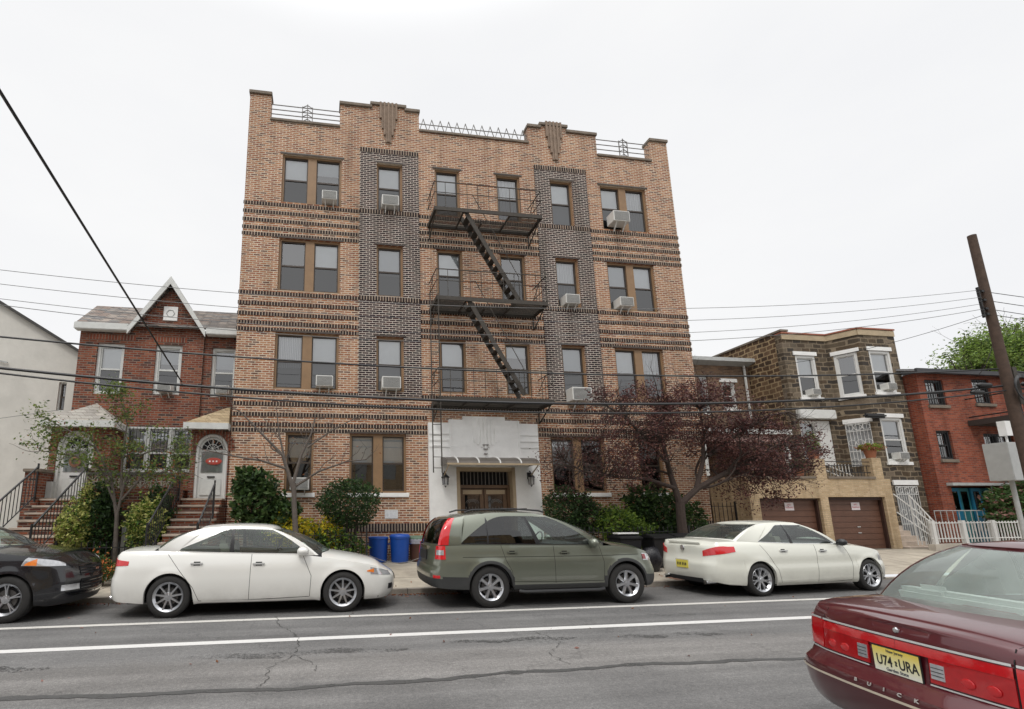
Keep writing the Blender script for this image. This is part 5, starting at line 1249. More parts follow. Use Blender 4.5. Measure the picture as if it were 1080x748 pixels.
aircon('small white air conditioner in the row house window under the gable',-4.59,YL+.02,5.14,.75,'window air conditioners'); aircon('small air conditioner in the narrow window beside the apartment edge',-2.98,YL+.1,5.14,.75,'window air conditioners')
# picture window with curtains and guard
f=window(hb,-5.62,-3.70,2.83,4.14,YL,fm=trimw,sm=trimw,n=3,mull=.09,fw=.07,blinds=[(.98,curtm)]*3,split=.42,deep=.04)
q=MB()
for k in range(20): xx=-5.55+k*.095; q.bar((xx,YL-.05,2.90),(xx,YL-.05,4.10),.012)
for z in(2.95,3.5,4.06): q.bar((-5.60,YL-.05,z),(-3.72,YL-.05,z),.012)
q.build('window_guard',ironb,f)
# entrance bays with arched doors and hipped roofs
def arch(cx,z0,zs,r,n=14): return [(cx+r,z0)]+[(cx+r*math.cos(PI*k/n),zs+r*math.sin(PI*k/n)) for k in range(n+1)]+[(cx-r,z0)]
def porch(par,xa,xb,cx,red,shm,right):
    Y=14.2; z0=2.05; r=.46 if not right else .43; zs=3.42
    q=MB(); n=14
    L_=arch(cx,.3,zs,r,n)
    # wall around the arch: left strip, right strip, and fan above
    q.box(xa,cx-r,Y,Y+.69,.3,4.08); q.box(cx+r,xb,Y,Y+.69,.3,4.08)
    for k in range(n):
        a0,a1=PI*k/n,PI*(k+1)/n; p=(cx+r*math.cos(a0),zs+r*math.sin(a0)); s=(cx+r*math.cos(a1),zs+r*math.sin(a1))
        q.add([(p[0],Y,p[1]),(p[0],Y,4.08),(s[0],Y,4.08),(s[0],Y,s[1])],[(0,3,2,1)]); q.add([(p[0],Y,p[1]),(s[0],Y,s[1]),(s[0],Y+.2,s[1]),(p[0],Y+.2,p[1])],[(0,1,2,3)])
    q.box(cx-r,cx+r,Y+.25,Y+.69,.3,4.08); q.build('porch_wall',brickR,par)
    q=MB()
    for k in range(n+4):
        a=PI*k/(n+3); c_=Vector((cx+(r+.10)*math.cos(a),Y-.012,zs+(r+.10)*math.sin(a))); q.obox(c_,Vector((math.cos(a),0,math.sin(a)))*.09,(0,.012,0),Vector((-math.sin(a),0,math.cos(a)))*.035)
    q.build('brick_arch',sold2,par)
    q=MB(); pts=arch(cx,z0,zs,r-.035); q.tube([(x,Y+.06,z) for x,z in pts],.045,6); fo=q.build('door_casing',whitew,par,smooth=True)
    q=MB(); pl=arch(cx,z0,zs,r-.06)[::-1]; q.prism(pl,Y+.10,Y+.15); d=q.build('front_door',whitew,par)
    # fanlight
    q=MB(); pf=[(cx+.30*math.cos(PI*k/10),zs+.0+.30*math.sin(PI*k/10)) for k in range(11)]; q.prism(pf[::-1],Y+.085,Y+.095); fl=q.build('fanlight',dark,d)
    q=MB()
    for k in range(1,6): a=PI*k/6; q.bar((cx,Y+.078,zs),(cx+.30*math.cos(a),Y+.078,zs+.30*math.sin(a)),.022,.012)
    q.tube([(cx+.30*math.cos(PI*k/10),Y+.08,zs+.30*math.sin(PI*k/10)) for k in range(11)],.018,5); q.tube([(cx+.15*math.cos(PI*k/10),Y+.078,zs+.15*math.sin(PI*k/10)) for k in range(11)],.010,5); q.build('fanlight_bars',whitew,d)
    q=MB(); pane(q,cx-.29,cx+.29,2.78,3.36,Y+.085); q.build('pane',gl_up,d); q=MB(); q.box(cx-.29,cx+.29,Y+.096,Y+.099,2.78,3.36); q.build('door_curtain',plain('pale_green_curtain',(.66,.74,.70),.8,noise=.3,scale=9) if 'pale_green_curtain' not in MAT else MAT['pale_green_curtain'],d)
    q=MB(); q.box(cx-.28,cx+.28,Y+.08,Y+.098,2.15,2.60); q.build('door_panel',trimw,d,bevel=.01)
    q=MB(); q.box(cx-.10,cx+.10,Y+.07,Y+.085,2.64,2.68); q.build('mail_slot',ironb,d)
    if red:
        q=MB(); q.ball((cx+.05,Y+.06,3.09),(.22,.008,.10),16,8); o=q.build('hanging_sign',plain('sign_red',(.45,.06,.04),.6,noise=.25,scale=12),d,smooth=True)
        q=MB()
        for k in range(3): q.box(cx-.07+k*.09,cx-.03+k*.09,Y+.050,Y+.053,3.07,3.11)
        q.build('sign_mark',whitep,o)
    else:
        q=MB(); q.lathe([(.08,-.02),(.15,0),(.08,.02)],(cx,Y+.05,3.05),'y',16); q.build('door_wreath',plain('wreath',(.26,.13,.08),.8,noise=.5,scale=40),d,smooth=True)
    # hipped roof with fascia
    xl,xr_=xa-.16,(xb+.16 if not right else xb); yf=Y-.30; ze=4.10; xp=(xa+xb)/2+(.0 if not right else .35); zp=4.78; V=[(xl,yf,ze),(xr_,yf,ze),(xr_,YL,ze),(xl,YL,ze),(xp,YL-.02,zp)]
    q=MB(); q.add(V,[(0,1,4),(1,2,4),(3,0,4)]); q.build('porch_roof',shm,par)
    q=MB(); q.box(xl,xr_,yf-.02,yf+.03,ze-.16,ze+.01); q.box(xl,xl+.03,yf+.03,YL-.01,ze-.16,ze+.01); q.box(xr_-.03,xr_,yf+.03,YL-.01,ze-.16,ze+.01); q.box(xl+.03,xr_-.03,yf+.03,YL-.01,ze-.14,ze-.12); q.build('porch_fascia',trimw,par)
porch(hb,-7.16,-5.66,-6.53,False,shing,False); porch(hc,-3.60,-2.58,-3.04,True,shing2,True)
# terrace and stoops
q=MB(); q.box(-5.85,-3.72,13.25,14.89,.3,2.30); q.build('terrace',brickR,hb)
q=MB(); q.box(-5.78,-3.74,13.22,13.36,2.62,2.69); q.build('terrace_coping',plain('dark_coping',(.10,.09,.085),.8),hb)
q=MB(); lat=plain('lattice_block',(.42,.38,.33),.85,noise=.2)
for k in range(8):
    xx=-5.76+k*.25
    for a,b in(((0,0),(.25,.31)),((0,.31),(.25,0)),((.125,0),(.125,.31)),((0,.155),(.25,.155))): q.bar((xx+a[0],13.29,2.31+a[1]),(xx+b[0],13.29,2.31+b[1]),.022,.06,up=(0,1,0))
    q.bar((xx,13.29,2.30),(xx,13.29,2.62),.03,.08)
q.build('lattice_screen',lat,hb)
q=MB(); q.box(-5.05,-4.35,13.19,13.249,.3,1.75); q.build('basement_door',plain('basement_dark',(.05,.035,.03),.7),hb)
q=MB(); q.box(-4.80,-4.66,13.17,13.189,.5,1.5); q.build('basement_pane',trimw,hb)
def stoop(par,xa,xb,n=10,z0=2.06,yb=14.19):
    q=MB(); r_=MB()
    for k in range(n):
        zt=z0-.172*k; ya=13.72-.27*k; yk=yb if k==0 else 13.72-.27*(k-1)
        q.box(xa,xb,ya+.02,yk+(0 if k==0 else .02),.1,zt-.05)
        r_.box(xa-.02,xb+.02,ya-.01,yk-(.012 if k else 0),zt-.05,zt)
    q.build('stoop_riser',brickR,par); r_.build('stoop_tread',stepc,par,bevel=.008)
stoop(hb,-7.0,-5.92); stoop(hc,-3.62,-2.62)
def pier(x0,x1,y0,y1,zt,par):
    q=MB(); q.box(x0,x1,y0,y1,.2,zt); q.build('pier',brickR,par); q=MB(); q.box(x0-.04,x1+.04,y0-.04,y1+.04,zt+.002,zt+.08); q.build('pier_cap',conc,par,bevel=.01)
pier(-7.36,-7.02,13.62,14.19,2.72,hb); pier(-5.90,-5.58,13.62,13.92,2.74,hb); pier(-3.92,-3.66,13.62,13.92,2.62,hc)
q=MB(); q.box(-7.01,-6.86,13.95,14.10,2.08,2.5); q.build('meter_box',trimg,hb)
def stairrail(lbl,x,ya,yb,za,zb,grp='stoop railings'):
    r_=empty('stair_railing',lbl,'railing',(x,yb,zb),0,grp)
    q=MB(); q.bar((x,ya,za+.85),(x,yb,zb+.85),.035,.03); q.bar((x,ya,za+.12),(x,yb,zb+.12),.02,.02); q.build('handrail',ironb,r_)
    q=MB()
    n=int(abs(ya-yb)/.13)
    for k in range(n+1): t=k/n; y=ya+(yb-ya)*t; z=za+(zb-za)*t; q.bar((x,y,z+.1),(x,y,z+.85),.014)
    q.build('pickets',ironb,r_); 
    for y,z in((ya,za),(yb,zb)): q=MB(); q.bar((x,y,z-.02),(x,y,z+.93),.035); q.build('post',ironb,r_)
stairrail('black iron railing on the left side of the leftmost stoop',-7.06,13.6,11.4,2.0,.55); stairrail('black iron railing between the leftmost stoop and the bushes',-5.90,13.55,11.4,2.0,.55)
stairrail('black iron railing on the left side of the stoop beside the apartments',-3.66,13.6,11.4,2.0,.55); stairrail('short black railing at the apartment wall side of the stoop',-2.64,12.9,11.4,1.55,.55)
# iron yard fences
def yardfence(lbl,x0,x1,y,z0,h,par=None,pitch=.13,m=None,cat='fence'):
    m=m or ironb; r_=empty('iron_fence',lbl,cat,((x0+x1)/2,y,z0),0,'iron yard fences')
    q=MB(); 
    for z in(z0+h-.10,z0+.12): q.bar((x0,y,z),(x1,y,z),.03,.02)
    q.build('rail',m,r_); q=MB(); n=int((x1-x0)/pitch)
    for k in range(n+1): x=x0+(x1-x0)*k/n; q.bar((x,y,z0),(x,y,z0+h),.016); q.lathe([(.001,.05),(.016,.0),(.001,-.02)],(x,y,z0+h),n=4)
    q.build('pickets',m,r_); n=max(1,round((x1-x0)/1.8))
    for k in range(n+1): x=x0+(x1-x0)*k/n; q=MB(); q.bar((x,y,z0-.05),(x,y,z0+h+.06),.045); q.build('post',m,r_)
yardfence('low black iron fence in front of the row house bushes',-5.85,-3.75,12.35,.2,.82)
yardfence('black iron fence in front of the round bush and yellow shrub',-2.4,1.15,12.9,.25,.95)
yardfence('black iron fence before the dark bushes right of the entrance',6.6,12.1,12.9,.25,.95)
yardfence('black iron gate fence in the alley between apartments and garage',12.35,13.95,15.2,.36,1.55,pitch=.15)

# white stucco house beyond
wh=empty('stucco_house','plain white stucco house wall at the far left edge','house',(-11,17,.36))
q=MB(); z_=lambda x:8.55-(x+10.6)*.62
hs=[(-8.53,-8.30,4.95,5.90)]
wall(q,-17,-7.35,.3,5.95,hs,17,17.25); q.prism([(-17,5.952),(-7.35,5.952),(-7.35,z_(-7.35)),(-10.9,8.72),(-17,5.96)],17,17.25); q.build('wall',stucco,wh)
q=MB(); q.box(-17,-7.36,17.26,26,.3,5.9); q.build('building_body',room,wh)
slope('roof',[(-10.9,16.85,8.78),(-7.2,16.85,z_(-7.2)+.06),(-7.2,26,z_(-7.2)+.06),(-10.9,26,8.78)],plain('dark_shingle',(.06,.058,.055),.9,noise=.2),wh,.09)
slope('roof',[(-17.1,16.85,6.0),(-10.9,16.85,8.78),(-10.9,26,8.78),(-17.1,26,6.0)],MAT['dark_shingle'],wh,.09)
window(wh,-8.53,-8.30,4.95,5.90,17,fm=trimw,sm=dbronze,fw=.04)
q=MB(); q.bar((-10.4,16.94,6.55),(-10.1,16.94,6.48),.04); q.build('wall_bracket',trimg,wh)

# ------------------------------------------------------------------ right: brown house, stone house, garages, red building
bh=empty('brown_house','narrow weathered brown brick house with white cornice behind the plum tree','house',(15.5,18,.36))
q=MB(); wb=[(16.62,17.30,5.85,7.02),(15.60,16.0,5.6,7.3)]; wall(q,12.3,18.0,.3,7.75,wb,18,18.3); q.build('wall',brickB,bh)
q=MB(); q.box(12.3,17.9,18.32,25,.3,7.7); q.build('building_body',room,bh)
q=MB(); q.prism([(18.31,8.15),(17.62,8.0),(17.60,7.84),(17.98,7.74),(18.31,7.74)],12.3,18.02,'yz'); q.build('cornice',trimg,bh)
window(bh,*wb[0],18,fm=trimw,sm=trimw,fw=.09,sill=whitep,lintel=whitep); window(bh,*wb[1],18,fm=trimw,sm=trimw,fw=.06)
q=MB(); q.cyl((17.75,17.93,4.9),(17.75,17.93,7.8),.05,8); q.build('downpipe',trimw,bh,smooth=True)
q=MB(); q.prism([(18.0,5.05),(15.85,4.60),(15.85,4.50),(18.0,4.92)],13.0,17.25,'yz'); q.build('porch_roof',plain('grey_felt',(.22,.22,.22),.9),bh)
q=MB(); q.box(13.0,17.30,15.80,15.86,4.44,4.62); q.box(17.24,17.30,15.86,17.99,4.44,4.62); q.build('gutter',trimw,bh)
q=MB(); q.box(13.0,17.2,15.9,16.0,4.15,4.43); q.build('porch_beam',plain('pink_beam',(.42,.27,.24),.7,noise=.2),bh)
for x in(17.05,13.6): q=MB(); q.box(x,x+.13,15.88,16.02,2.9,4.15); q.build('porch_post',trimw,bh)
q=MB(); q.box(12.3,17.2,16.6,17.99,.3,2.9); q.build('porch_base',brickB,bh)

sh=empty('stone_house','rubble stone house with a stepped bay front and white lintels','house',(20,16.3,.36))
def slabwall(mb,a,b,z0,z1,holes,t=.3,mi=0):
    """wall from plan point a to b (facing right of a->b direction outward = towards camera)"""
    a=Vector((*a,0));b=Vector((*b,0));L_=(b-a).length;d=(b-a)/L_; n=Vector((d.y,-d.x,0)); m=MB(); wall(m,0,L_,z0,z1,holes,0,t)
    V=[a+d*v[0]-n*v[1]+Vector((0,0,v[2])) for v in m.v]; mb.add(V,m.f,mi)
    return a,d,n
xs_=[(18.02,16.3),(20.05,16.3),(20.52,15.45),(22.22,15.45)]
zt=8.62
q=MB(); slabwall(q,(18.02,22.5),(18.02,16.584),.3,8.70,[],.28); q.build('side_wall',stoneL,sh)
q=MB(); slabwall(q,xs_[0],xs_[1],.3,zt,[(.50,1.42,6.02,7.74),(.22,1.62,3.35,5.10)],.28)
slabwall(q,xs_[1],xs_[2],.3,zt,[(.16,.86,6.02,7.72),(.16,.86,3.3,4.92)],.28)
slabwall(q,xs_[2],xs_[3],.3,zt,[(.38,1.36,6.10,7.76),(.30,1.30,3.42,5.10),(.38,1.33,.4,2.54)],.28); slabwall(q,(22.22,15.734),(22.22,20),.3,zt,[],.28); q.build('wall',stone,sh)
q=MB(); q.add([(18.35,16.62,.3),(20.3,16.62,.3),(20.75,15.8,.3),(21.9,15.8,.3),(21.9,22.4,.3),(18.35,22.4,.3)]+[(18.35,16.62,8.3),(20.3,16.62,8.3),(20.75,15.8,8.3),(21.9,15.8,8.3),(21.9,22.4,8.3),(18.35,22.4,8.3)],[(5,4,3,2,1,0),(6,7,8,9,10,11)]+[(i,(i+1)%6,6+(i+1)%6,6+i) for i in range(6)]); q.build('building_body',room,sh)
tile=plain('terracotta_edge',(.36,.13,.08),.7,noise=.2); tanp=plain('parapet_render',(.45,.36,.24),.85,noise=.25,scale=3)
for i in range(3):
    a=Vector((*xs_[i],0));b=Vector((*xs_[i+1],0)); d=(b-a).normalized(); n=Vector((d.y,-d.x,0))
    q=MB(); q.obox((a+b)/2+n*.015+Vector((0,0,zt-.13)),(b-a)/2,n*.02,(0,0,.11)); q.build('parapet_band',tanp,sh)
    q=MB(); q.obox((a+b)/2+Vector((0,0,zt+.03))-n*.10,(b-a)/2+d*.02,n*.16,(0,0,.028)); q.build('roof_edge',tile,sh)
q=MB(); q.box(17.98,18.34,16.25,22.5,8.71,8.79); q.build('side_coping',conc,sh)
def winon(par,a,d,n,u0,u1,z0,z1,**k):
    """window in a rotated wall: build along x then rotate its vertices"""
    o0=len(bpy.data.objects); f=window(par,u0,u1,z0,z1,0,**k)
    objs=[f]+list(f.children_recursive)
    ang=math.atan2(d.y,d.x); M=Matrix.Translation(a)@Matrix.Rotation(ang,4,'Z')
    for o in objs: o.data.transform(M)
    return f
A=[(Vector((*xs_[i],0)),(Vector((*xs_[i+1],0))-Vector((*xs_[i],0))).normalized(),None) for i in range(3)]
wk=dict(fm=whitew,sm=whitew,fw=.09,sill=whitep,lintel=whitep,deep=.05)
winon(sh,*A[0],.50,1.42,6.02,7.74,blinds=[(.5,blindm)],**wk); winon(sh,*A[1],.16,.86,6.02,7.72,**wk); winon(sh,*A[2],.38,1.36,6.10,7.76,blinds=[(.5,blindm)],**wk)
winon(sh,*A[2],.30,1.30,3.42,5.10,blinds=[(.4,blindd)],**wk)
f=winon(sh,*A[0],.22,1.02,3.35,5.10,fm=whitew,sm=whitew,fw=.08,deep=.08)
q=MB(); q.box(18.02+1.03,18.02+1.62,16.34,16.40,3.35,5.10); q.build('storm_door',whitew,sh,bevel=.01)
q=MB(); q.box(18.12,19.75,16.10,16.29,5.14,5.50); q.build('door_hood',whitew,sh,bevel=.02)
q=MB(); q.box(20.0,20.95,15.25,15.42,5.05,5.22); q.build('rolled_awning',ironb,sh,bevel=.06)
def grille(par,a,d,u0,u1,z0,z1,off,m,nm='security_grille'):
    q=MB(); k=int((u1-u0)/.09)
    for i in range(k+1): u=u0+(u1-u0)*i/k; q.bar((u,-off,z0),(u,-off,z1),.016)
    for z in(z0,z0+.35*(z1-z0),z1-.28,z1): q.bar((u0,-off,z),(u1,-off,z),.026)
    nn=3
    for i in range(nn):
        cx=u0+(u1-u0)*(i+.5)/nn
        for zz in(z0+.18,z0+.55*(z1-z0),z1-.14): q.tube([(cx+.11*math.cos(t*PI/5),-off-.01,zz+.11*math.sin(t*PI/5)) for t in range(11)],.010,5)
    ang=math.atan2(d.y,d.x); M=Matrix.Translation(a)@Matrix.Rotation(ang,4,'Z'); q.v=[tuple(M@Vector(v)) for v in q.v]; return q.build(nm,m,par)
q=MB(); q.box(.16,.86,.05,.10,3.3,4.92); M=Matrix.Translation(A[1][0])@Matrix.Rotation(math.atan2(A[1][1].y,A[1][1].x),4,'Z'); q.v=[tuple(M@Vector(v)) for v in q.v]; q.build('upper_door',plain('grey_door',(.35,.36,.37),.6),sh)
grille(sh,A[1][0],A[1][1],.16,.86,3.3,4.92,.02,whitew)
q=MB(); q.box(.1,.95,-.04,.06,4.95,5.12); q.v=[tuple(M@Vector(v)) for v in q.v]; q.build('lintel',whitep,sh)
q=MB(); q.box(20.90,21.85,15.52,15.58,.4,2.54); q.build('lower_door',plain('dim_door',(.25,.26,.27),.6),sh); grille(sh,A[2][0],A[2][1],.38,1.33,.42,2.5,.03,whitew)
q=MB(); q.box(20.84,21.92,15.40,15.46,2.56,2.74); q.build('lintel',whitep,sh)
aircon('small air conditioner in the stone house window nearest the brown house',19.0,16.32,6.09,.72,'window air conditioners'); aircon('small air conditioner in the upper right window of the stone house',21.42,15.50,6.17,.78,'window air conditioners'); aircon('air conditioner in the lower right window of the stone house',21.35,15.50,3.50,.80,'window air conditioners')
# garage block with roof terrace
ga=empty('garage_block','tan brick double garage with brown doors and a terrace on top','garage',(16.8,14.6,.36))
YG=14.6
q=MB(); wall(q,13.98,19.62,.25,2.72,[(14.34,16.68,.2,2.06),(16.99,19.28,.2,2.10)],YG,YG+.35); q.build('wall',brickT,ga)
q=MB(); q.box(13.98,19.60,YG+.352,16.25,.25,2.70); q.build('building_body',brickT,ga)
for a,b in((14.34,16.68),(16.99,19.28)):
    q=MB(); dm=plain('garage_brown',(.13,.062,.040),.5,noise=.18,scale=3) if 'garage_brown' not in MAT else MAT['garage_brown']
    q.box(a,b,YG+.22,YG+.26,.25,2.02); 
    for k in range(9): z=.29+k*.195; q.box(a+.03,b-.03,YG+.205,YG+.219,z,z+.175)
    d=q.build('garage_door',dm,ga)
    q=MB(); q.box(a,b,YG+.10,YG+.20,2.0,2.10); q.box(a,a+.07,YG+.10,YG+.2,.25,2.0); q.box(b-.07,b,YG+.1,YG+.2,.25,2.0); q.build('door_frame',plain('dark_brown_trim',(.045,.02,.014),.6) if 'dark_brown_trim' not in MAT else MAT['dark_brown_trim'],ga)
    xm=(a+b)/2+.12; q=MB(); q.box(xm-.17,xm+.17,YG+.19,YG+.199,1.66,1.92); sg_=q.build('door_sign',plain('sign_white',(.72,.66,.68),.6,noise=.08,scale=20) if 'sign_white' not in MAT else MAT['sign_white'],d)
    for i,(t_,sz,zz) in enumerate((('NO',.085,1.82),('PARKING',.075,1.73))):
        V,F=text_mesh(t_,sz,.0008,.0005,.95); q=MB(); q.add([(xm+v[0],YG+.188-v[2],zz+v[1]) for v in V],F); q.build('sign_lettering',plain('sign_pink',(.55,.15,.18),.6,noise=0) if 'sign_pink' not in MAT else MAT['sign_pink'],sg_)
    for zz in(.88,1.08): q=MB(); q.box(xm-.06,xm+.06,YG+.19,YG+.204,zz,zz+.025); q.build('door_handle',bright,d)
for a,b,z in((13.98,14.3,3.15),(16.62,17.10,3.40),(19.02,19.40,3.46)):
    q=MB(); q.box(a,b,YG+.01,YG+.34,2.725,z); q.build('terrace_post',brickT,ga)
for a,b in((14.3,16.62),(17.10,19.02)):
    q=MB(); q.box(a,b,YG-.03,YG+.30,2.722,2.80); q.build('coping',conc,ga)
    r_=MB()
    for z in(2.95,3.18,3.32): r_.bar((a,YG+.12,z),(b,YG+.12,z),.035,.025)
    k=int((b-a)/.12)
    for i in range(1,k): r_.bar((a+(b-a)*i/k,YG+.12,2.80),(a+(b-a)*i/k,YG+.12,3.2),.014)
    r_.build('terrace_railing',ironb,ga)
# flower pots and white scroll railing on the terrace
q=MB(); q.bar((17.2,YG+.6,3.3),(18.3,YG+.6,2.85),.03); q.bar((17.7,YG+.6,3.3),(18.9,YG+.6,2.85),.03)
for k in range(12): q.bar((17.25+k*.14,YG+.62,2.8),(17.25+k*.14,YG+.62,3.28),.016)
tag(q.build('white_railing',whitew,None),'white slanted railing behind the black terrace rail','railing')
# stair with white rail beside the garage
sb=empty('garden_steps','concrete steps with white iron railing right of the garages','steps',(19.9,14.4,.36))
q=MB()
for k in range(5): q.box(19.68+k*.0,20.75,14.45+.22*k,15.4,.2,.42+.17*k)
q.build('steps',stepc,sb)
q=MB()
for z in(0,.62): q.bar((19.72,14.2,2.15-z),(20.05+.0,13.86,1.25-z*.85),.035); 
for k in range(6): t=k/5; x=19.72+.33*t; y=14.2-.34*t; q.bar((x,y,.5),(x,y,2.15-.9*t),.02)
for z in(0,.62): q.bar((18.48+1.1,YG-.05,2.2-z),(19.9,13.82,1.22-z*.8),.03)
q.build('stair_rail',whitew,sb)
# white picket fence on concrete base
wf=empty('white_fence','white iron picket fence on a concrete base along the right yard','fence',(22,13.8,.36))
q=MB(); q.prism([(19.70,.2),(27.5,.2),(27.5,.62),(19.70,.55)],13.72,13.92); q.build('base_wall',plain('base_concrete',(.48,.44,.38),.85,noise=.25,scale=3),wf)
q=MB(); 
for z in(1.22,.72): q.bar((19.75,13.82,z),(27.4,13.82,z),.04,.03)
q.build('rail',whitew,wf); q=MB()
for k in range(60): x=19.8+k*.128; q.bar((x,13.82,.6),(x,13.82,1.27),.024)
q.build('pickets',whitew,wf)
for k in range(7): q=MB(); x=19.86+k*1.22; q.box(x-.06,x+.06,13.76,13.88,.5,1.30); q.build('post',whitew,wf)
wf2=empty('rear_railing','thin pale metal railing behind the white picket fence','railing',(23,14.6,.36)); q=MB(); q.bar((21.2,14.6,1.62),(27.5,14.6,1.62),.03)
for k in range(24): q.bar((21.2+k*.26,14.6,.9),(21.2+k*.26,14.6,1.62),.016)
q.build('rail',trimg,wf2)
# red-orange building
rb=empty('red_brick_building','orange red brick building with black windows, balcony and blue doors','building',(25,15.1,.36))
hr=[(22.70,23.55,5.56,6.56),(22.74,23.40,3.50,4.58),(24.92,25.75,5.68,6.66),(24.9,26.3,3.3,4.5),(22.90,24.90,.3,2.48)]
q=MB(); wall(q,22.36,33,.25,6.80,hr,15.1,15.4); q.build('wall',brickO,rb)
q=MB(); q.box(22.36,22.375,15.4,24,.25,6.8); q.build('side_wall',brickO,rb)
q=MB(); q.box(22.38,33,15.42,24,.25,6.75); q.build('building_body',room,rb)
slope('roof',[(22.0,14.85,6.88),(33,14.85,6.88),(33,19,8.05),(22.0,19,8.05)],plain('grey_shingle',(.28,.28,.29),.9,noise=.15),rb,.08)
q=MB(); q.box(22.0,33,14.78,14.86,6.74,6.90); q.build('gutter',plain('dark_gutter',(.05,.05,.055),.6),rb)
for h_ in hr[:4]: 
    f=window(rb,*h_,15.1,fm=black,sm=black,fw=.06,sill=conc,n=2 if h_[1]-h_[0]>1 else 1,mull=.06)
    q=MB(); k=int((h_[1]-h_[0])/.12)
    for i in range(1,k): q.bar((h_[0]+i*.12,15.08,h_[2]+.03),(h_[0]+i*.12,15.08,h_[3]-.03),.014)
    q.build('window_bars',ironb,f)
blue=plain('blue_door',(.02,.20,.34),.5,noise=.2,scale=2); blue2=plain('teal_door',(.035,.22,.25),.5,noise=.25,scale=2)
for i,(a,b) in enumerate(((22.92,23.42),(23.46,23.92),(23.96,24.40),(24.44,24.88))):
    q=MB(); y=15.24+(.04 if i%2 else 0); q.box(a,b,y,y+.05,.3,2.44); d=q.build('folding_door',[blue,blue2][i%2],rb)
    q=MB(); q.box(a+.1,b-.1,y-.012,y-.002,1.62,2.30); q.build('door_pane',gl_lo,d); q=MB(); q.box(a+.09,b-.09,y-.008,y-.001,1.60,2.32); q.build('door_pane_backing',dark,d)
q=MB(); q.box(22.7,27.6,14.90,15.09,2.52,2.62); q.build('door_canopy',trimg,rb)
q=MB(); q.box(24.3,29,13.9,15.09,4.78,4.98); q.build('balcony',plain('balcony_dark',(.045,.035,.03),.8),rb)
q=MB()
for z in(5.80,5.1): q.bar((24.35,13.95,z),(29,13.95,z),.04); q.bar((24.35,13.95,z),(24.35,15.05,z),.04)
for k in range(36): q.bar((24.35+k*.13,13.95,4.98),(24.35+k*.13,13.95,5.8),.018)
q.build('balcony_railing',ironb,rb)
q=MB(); q.cyl((24.55,14.97,.4),(24.55,14.97,2.5),.04,8); q.build('downpipe',trimg,rb)
# ------------------------------------------------------------------ vegetation
def leafmat(name,col,tr=.35):
    m,nt,out=newmat(name); L=nt.links.new
    d=N(nt,'ShaderNodeBsdfPrincipled',ins={'Roughness':.55,'Specular IOR Level':.35}); t=N(nt,'ShaderNodeBsdfTranslucent'); mx=N(nt,'ShaderNodeMixShader',ins={0:tr})
    g=N(nt,'ShaderNodeNewGeometry'); tc=N(nt,'ShaderNodeTexCoord'); nz=N(nt,'ShaderNodeTexNoise',ins={'Scale':9,'Detail':2}); L(tc.outputs['Object'],nz.inputs['Vector'])
    ad=N(nt,'ShaderNodeMath',operation='MULTIPLY_ADD',ins={1:.45}); L(g.outputs['Random Per Island'],ad.inputs[0]); L(nz.outputs[0],ad.inputs[2])
    r=ramp(nt,[(.3,[c*.5 for c in col]),(.6,col),(.95,[min(1,c*1.6) for c in col])]); L(ad.outputs[0],r.inputs[0])
    L(r.outputs[0],d.inputs['Base Color']); L(r.outputs[0],t.inputs[0]); L(d.outputs[0],mx.inputs[1]); L(t.outputs[0],mx.inputs[2]); L(mx.outputs[0],out.inputs[0]); return m
def leaves(name,P,size,mats,parent,weights=None,up=.3,aspect=.5,shape=4):
    """P: (n,3) leaf centres -> one mesh of small folded leaves"""
    P=np.asarray(P,float); n=len(P)
    a=RNG.normal(size=(n,3)); a[:,2]*=.7; a/=np.linalg.norm(a,axis=1)[:,None]
    b=RNG.normal(size=(n,3)); b[:,2]+=up; b-=a*(a*b).sum(1)[:,None]; b/=np.linalg.norm(b,axis=1)[:,None]
    nn=np.cross(a,b); s=size*RNG.uniform(.6,1.35,n)[:,None]
    v0=P-a*s; v1=P+b*s*aspect+nn*s*.12; v2=P+a*s; v3=P-b*s*aspect+nn*s*.12
    V=np.stack([v0,v1,v2,v3],1).reshape(-1,3); F=np.arange(n*4).reshape(-1,4)
    me=bpy.data.meshes.new(name); me.from_pydata(V.tolist(),[],F.tolist())
    for m in mats: me.materials.append(m)
    if len(mats)>1:
        w=np.array(weights or [1/len(mats)]*len(mats)); ph=np.sin(P@np.array([2.3,1.7,3.1]))*.12
        r=np.clip(RNG.uniform(0,1,n)+ph,0,.999); c=np.cumsum(w/w.sum()); mi=np.minimum(np.searchsorted(c,r),len(mats)-1); me.polygons.foreach_set('material_index',mi.astype(int).tolist())
    me.update(); o=bpy.data.objects.new(name,me); COL.objects.link(o)
    if parent is not None: adopt(o,parent)
    return o
def blob(c,r,n,shell=.45,lump=.22,seed=0):
    """points in a lumpy ellipsoid, denser near the surface"""
    g=np.random.default_rng(seed+int(abs(c[0])*100)); d=g.normal(size=(n,3)); d/=np.linalg.norm(d,axis=1)[:,None]
    k=g.normal(size=(7,3)); k/=np.linalg.norm(k,axis=1)[:,None]; amp=g.uniform(-1,1,7)
    k2=g.normal(size=(26,3)); k2/=np.linalg.norm(k2,axis=1)[:,None]; a2=g.uniform(-1,1,26)
    f=1+lump*(np.maximum(d@k.T,0)**3@amp)+.16*(np.maximum(d@k2.T,0)**14@a2)+np.abs(g.normal(size=n))*.07
    rad=(shell+(1-shell)*g.uniform(0,1,n)**.6)*f
    return np.array(c)+d*rad[:,None]*np.array(r)
bark=plain('bark',(.060,.043,.036),.95,noise=.35,scale=14,bump=.8); barkg=plain('grey_bark',(.13,.11,.095),.95,noise=.3,scale=16,bump=.8)
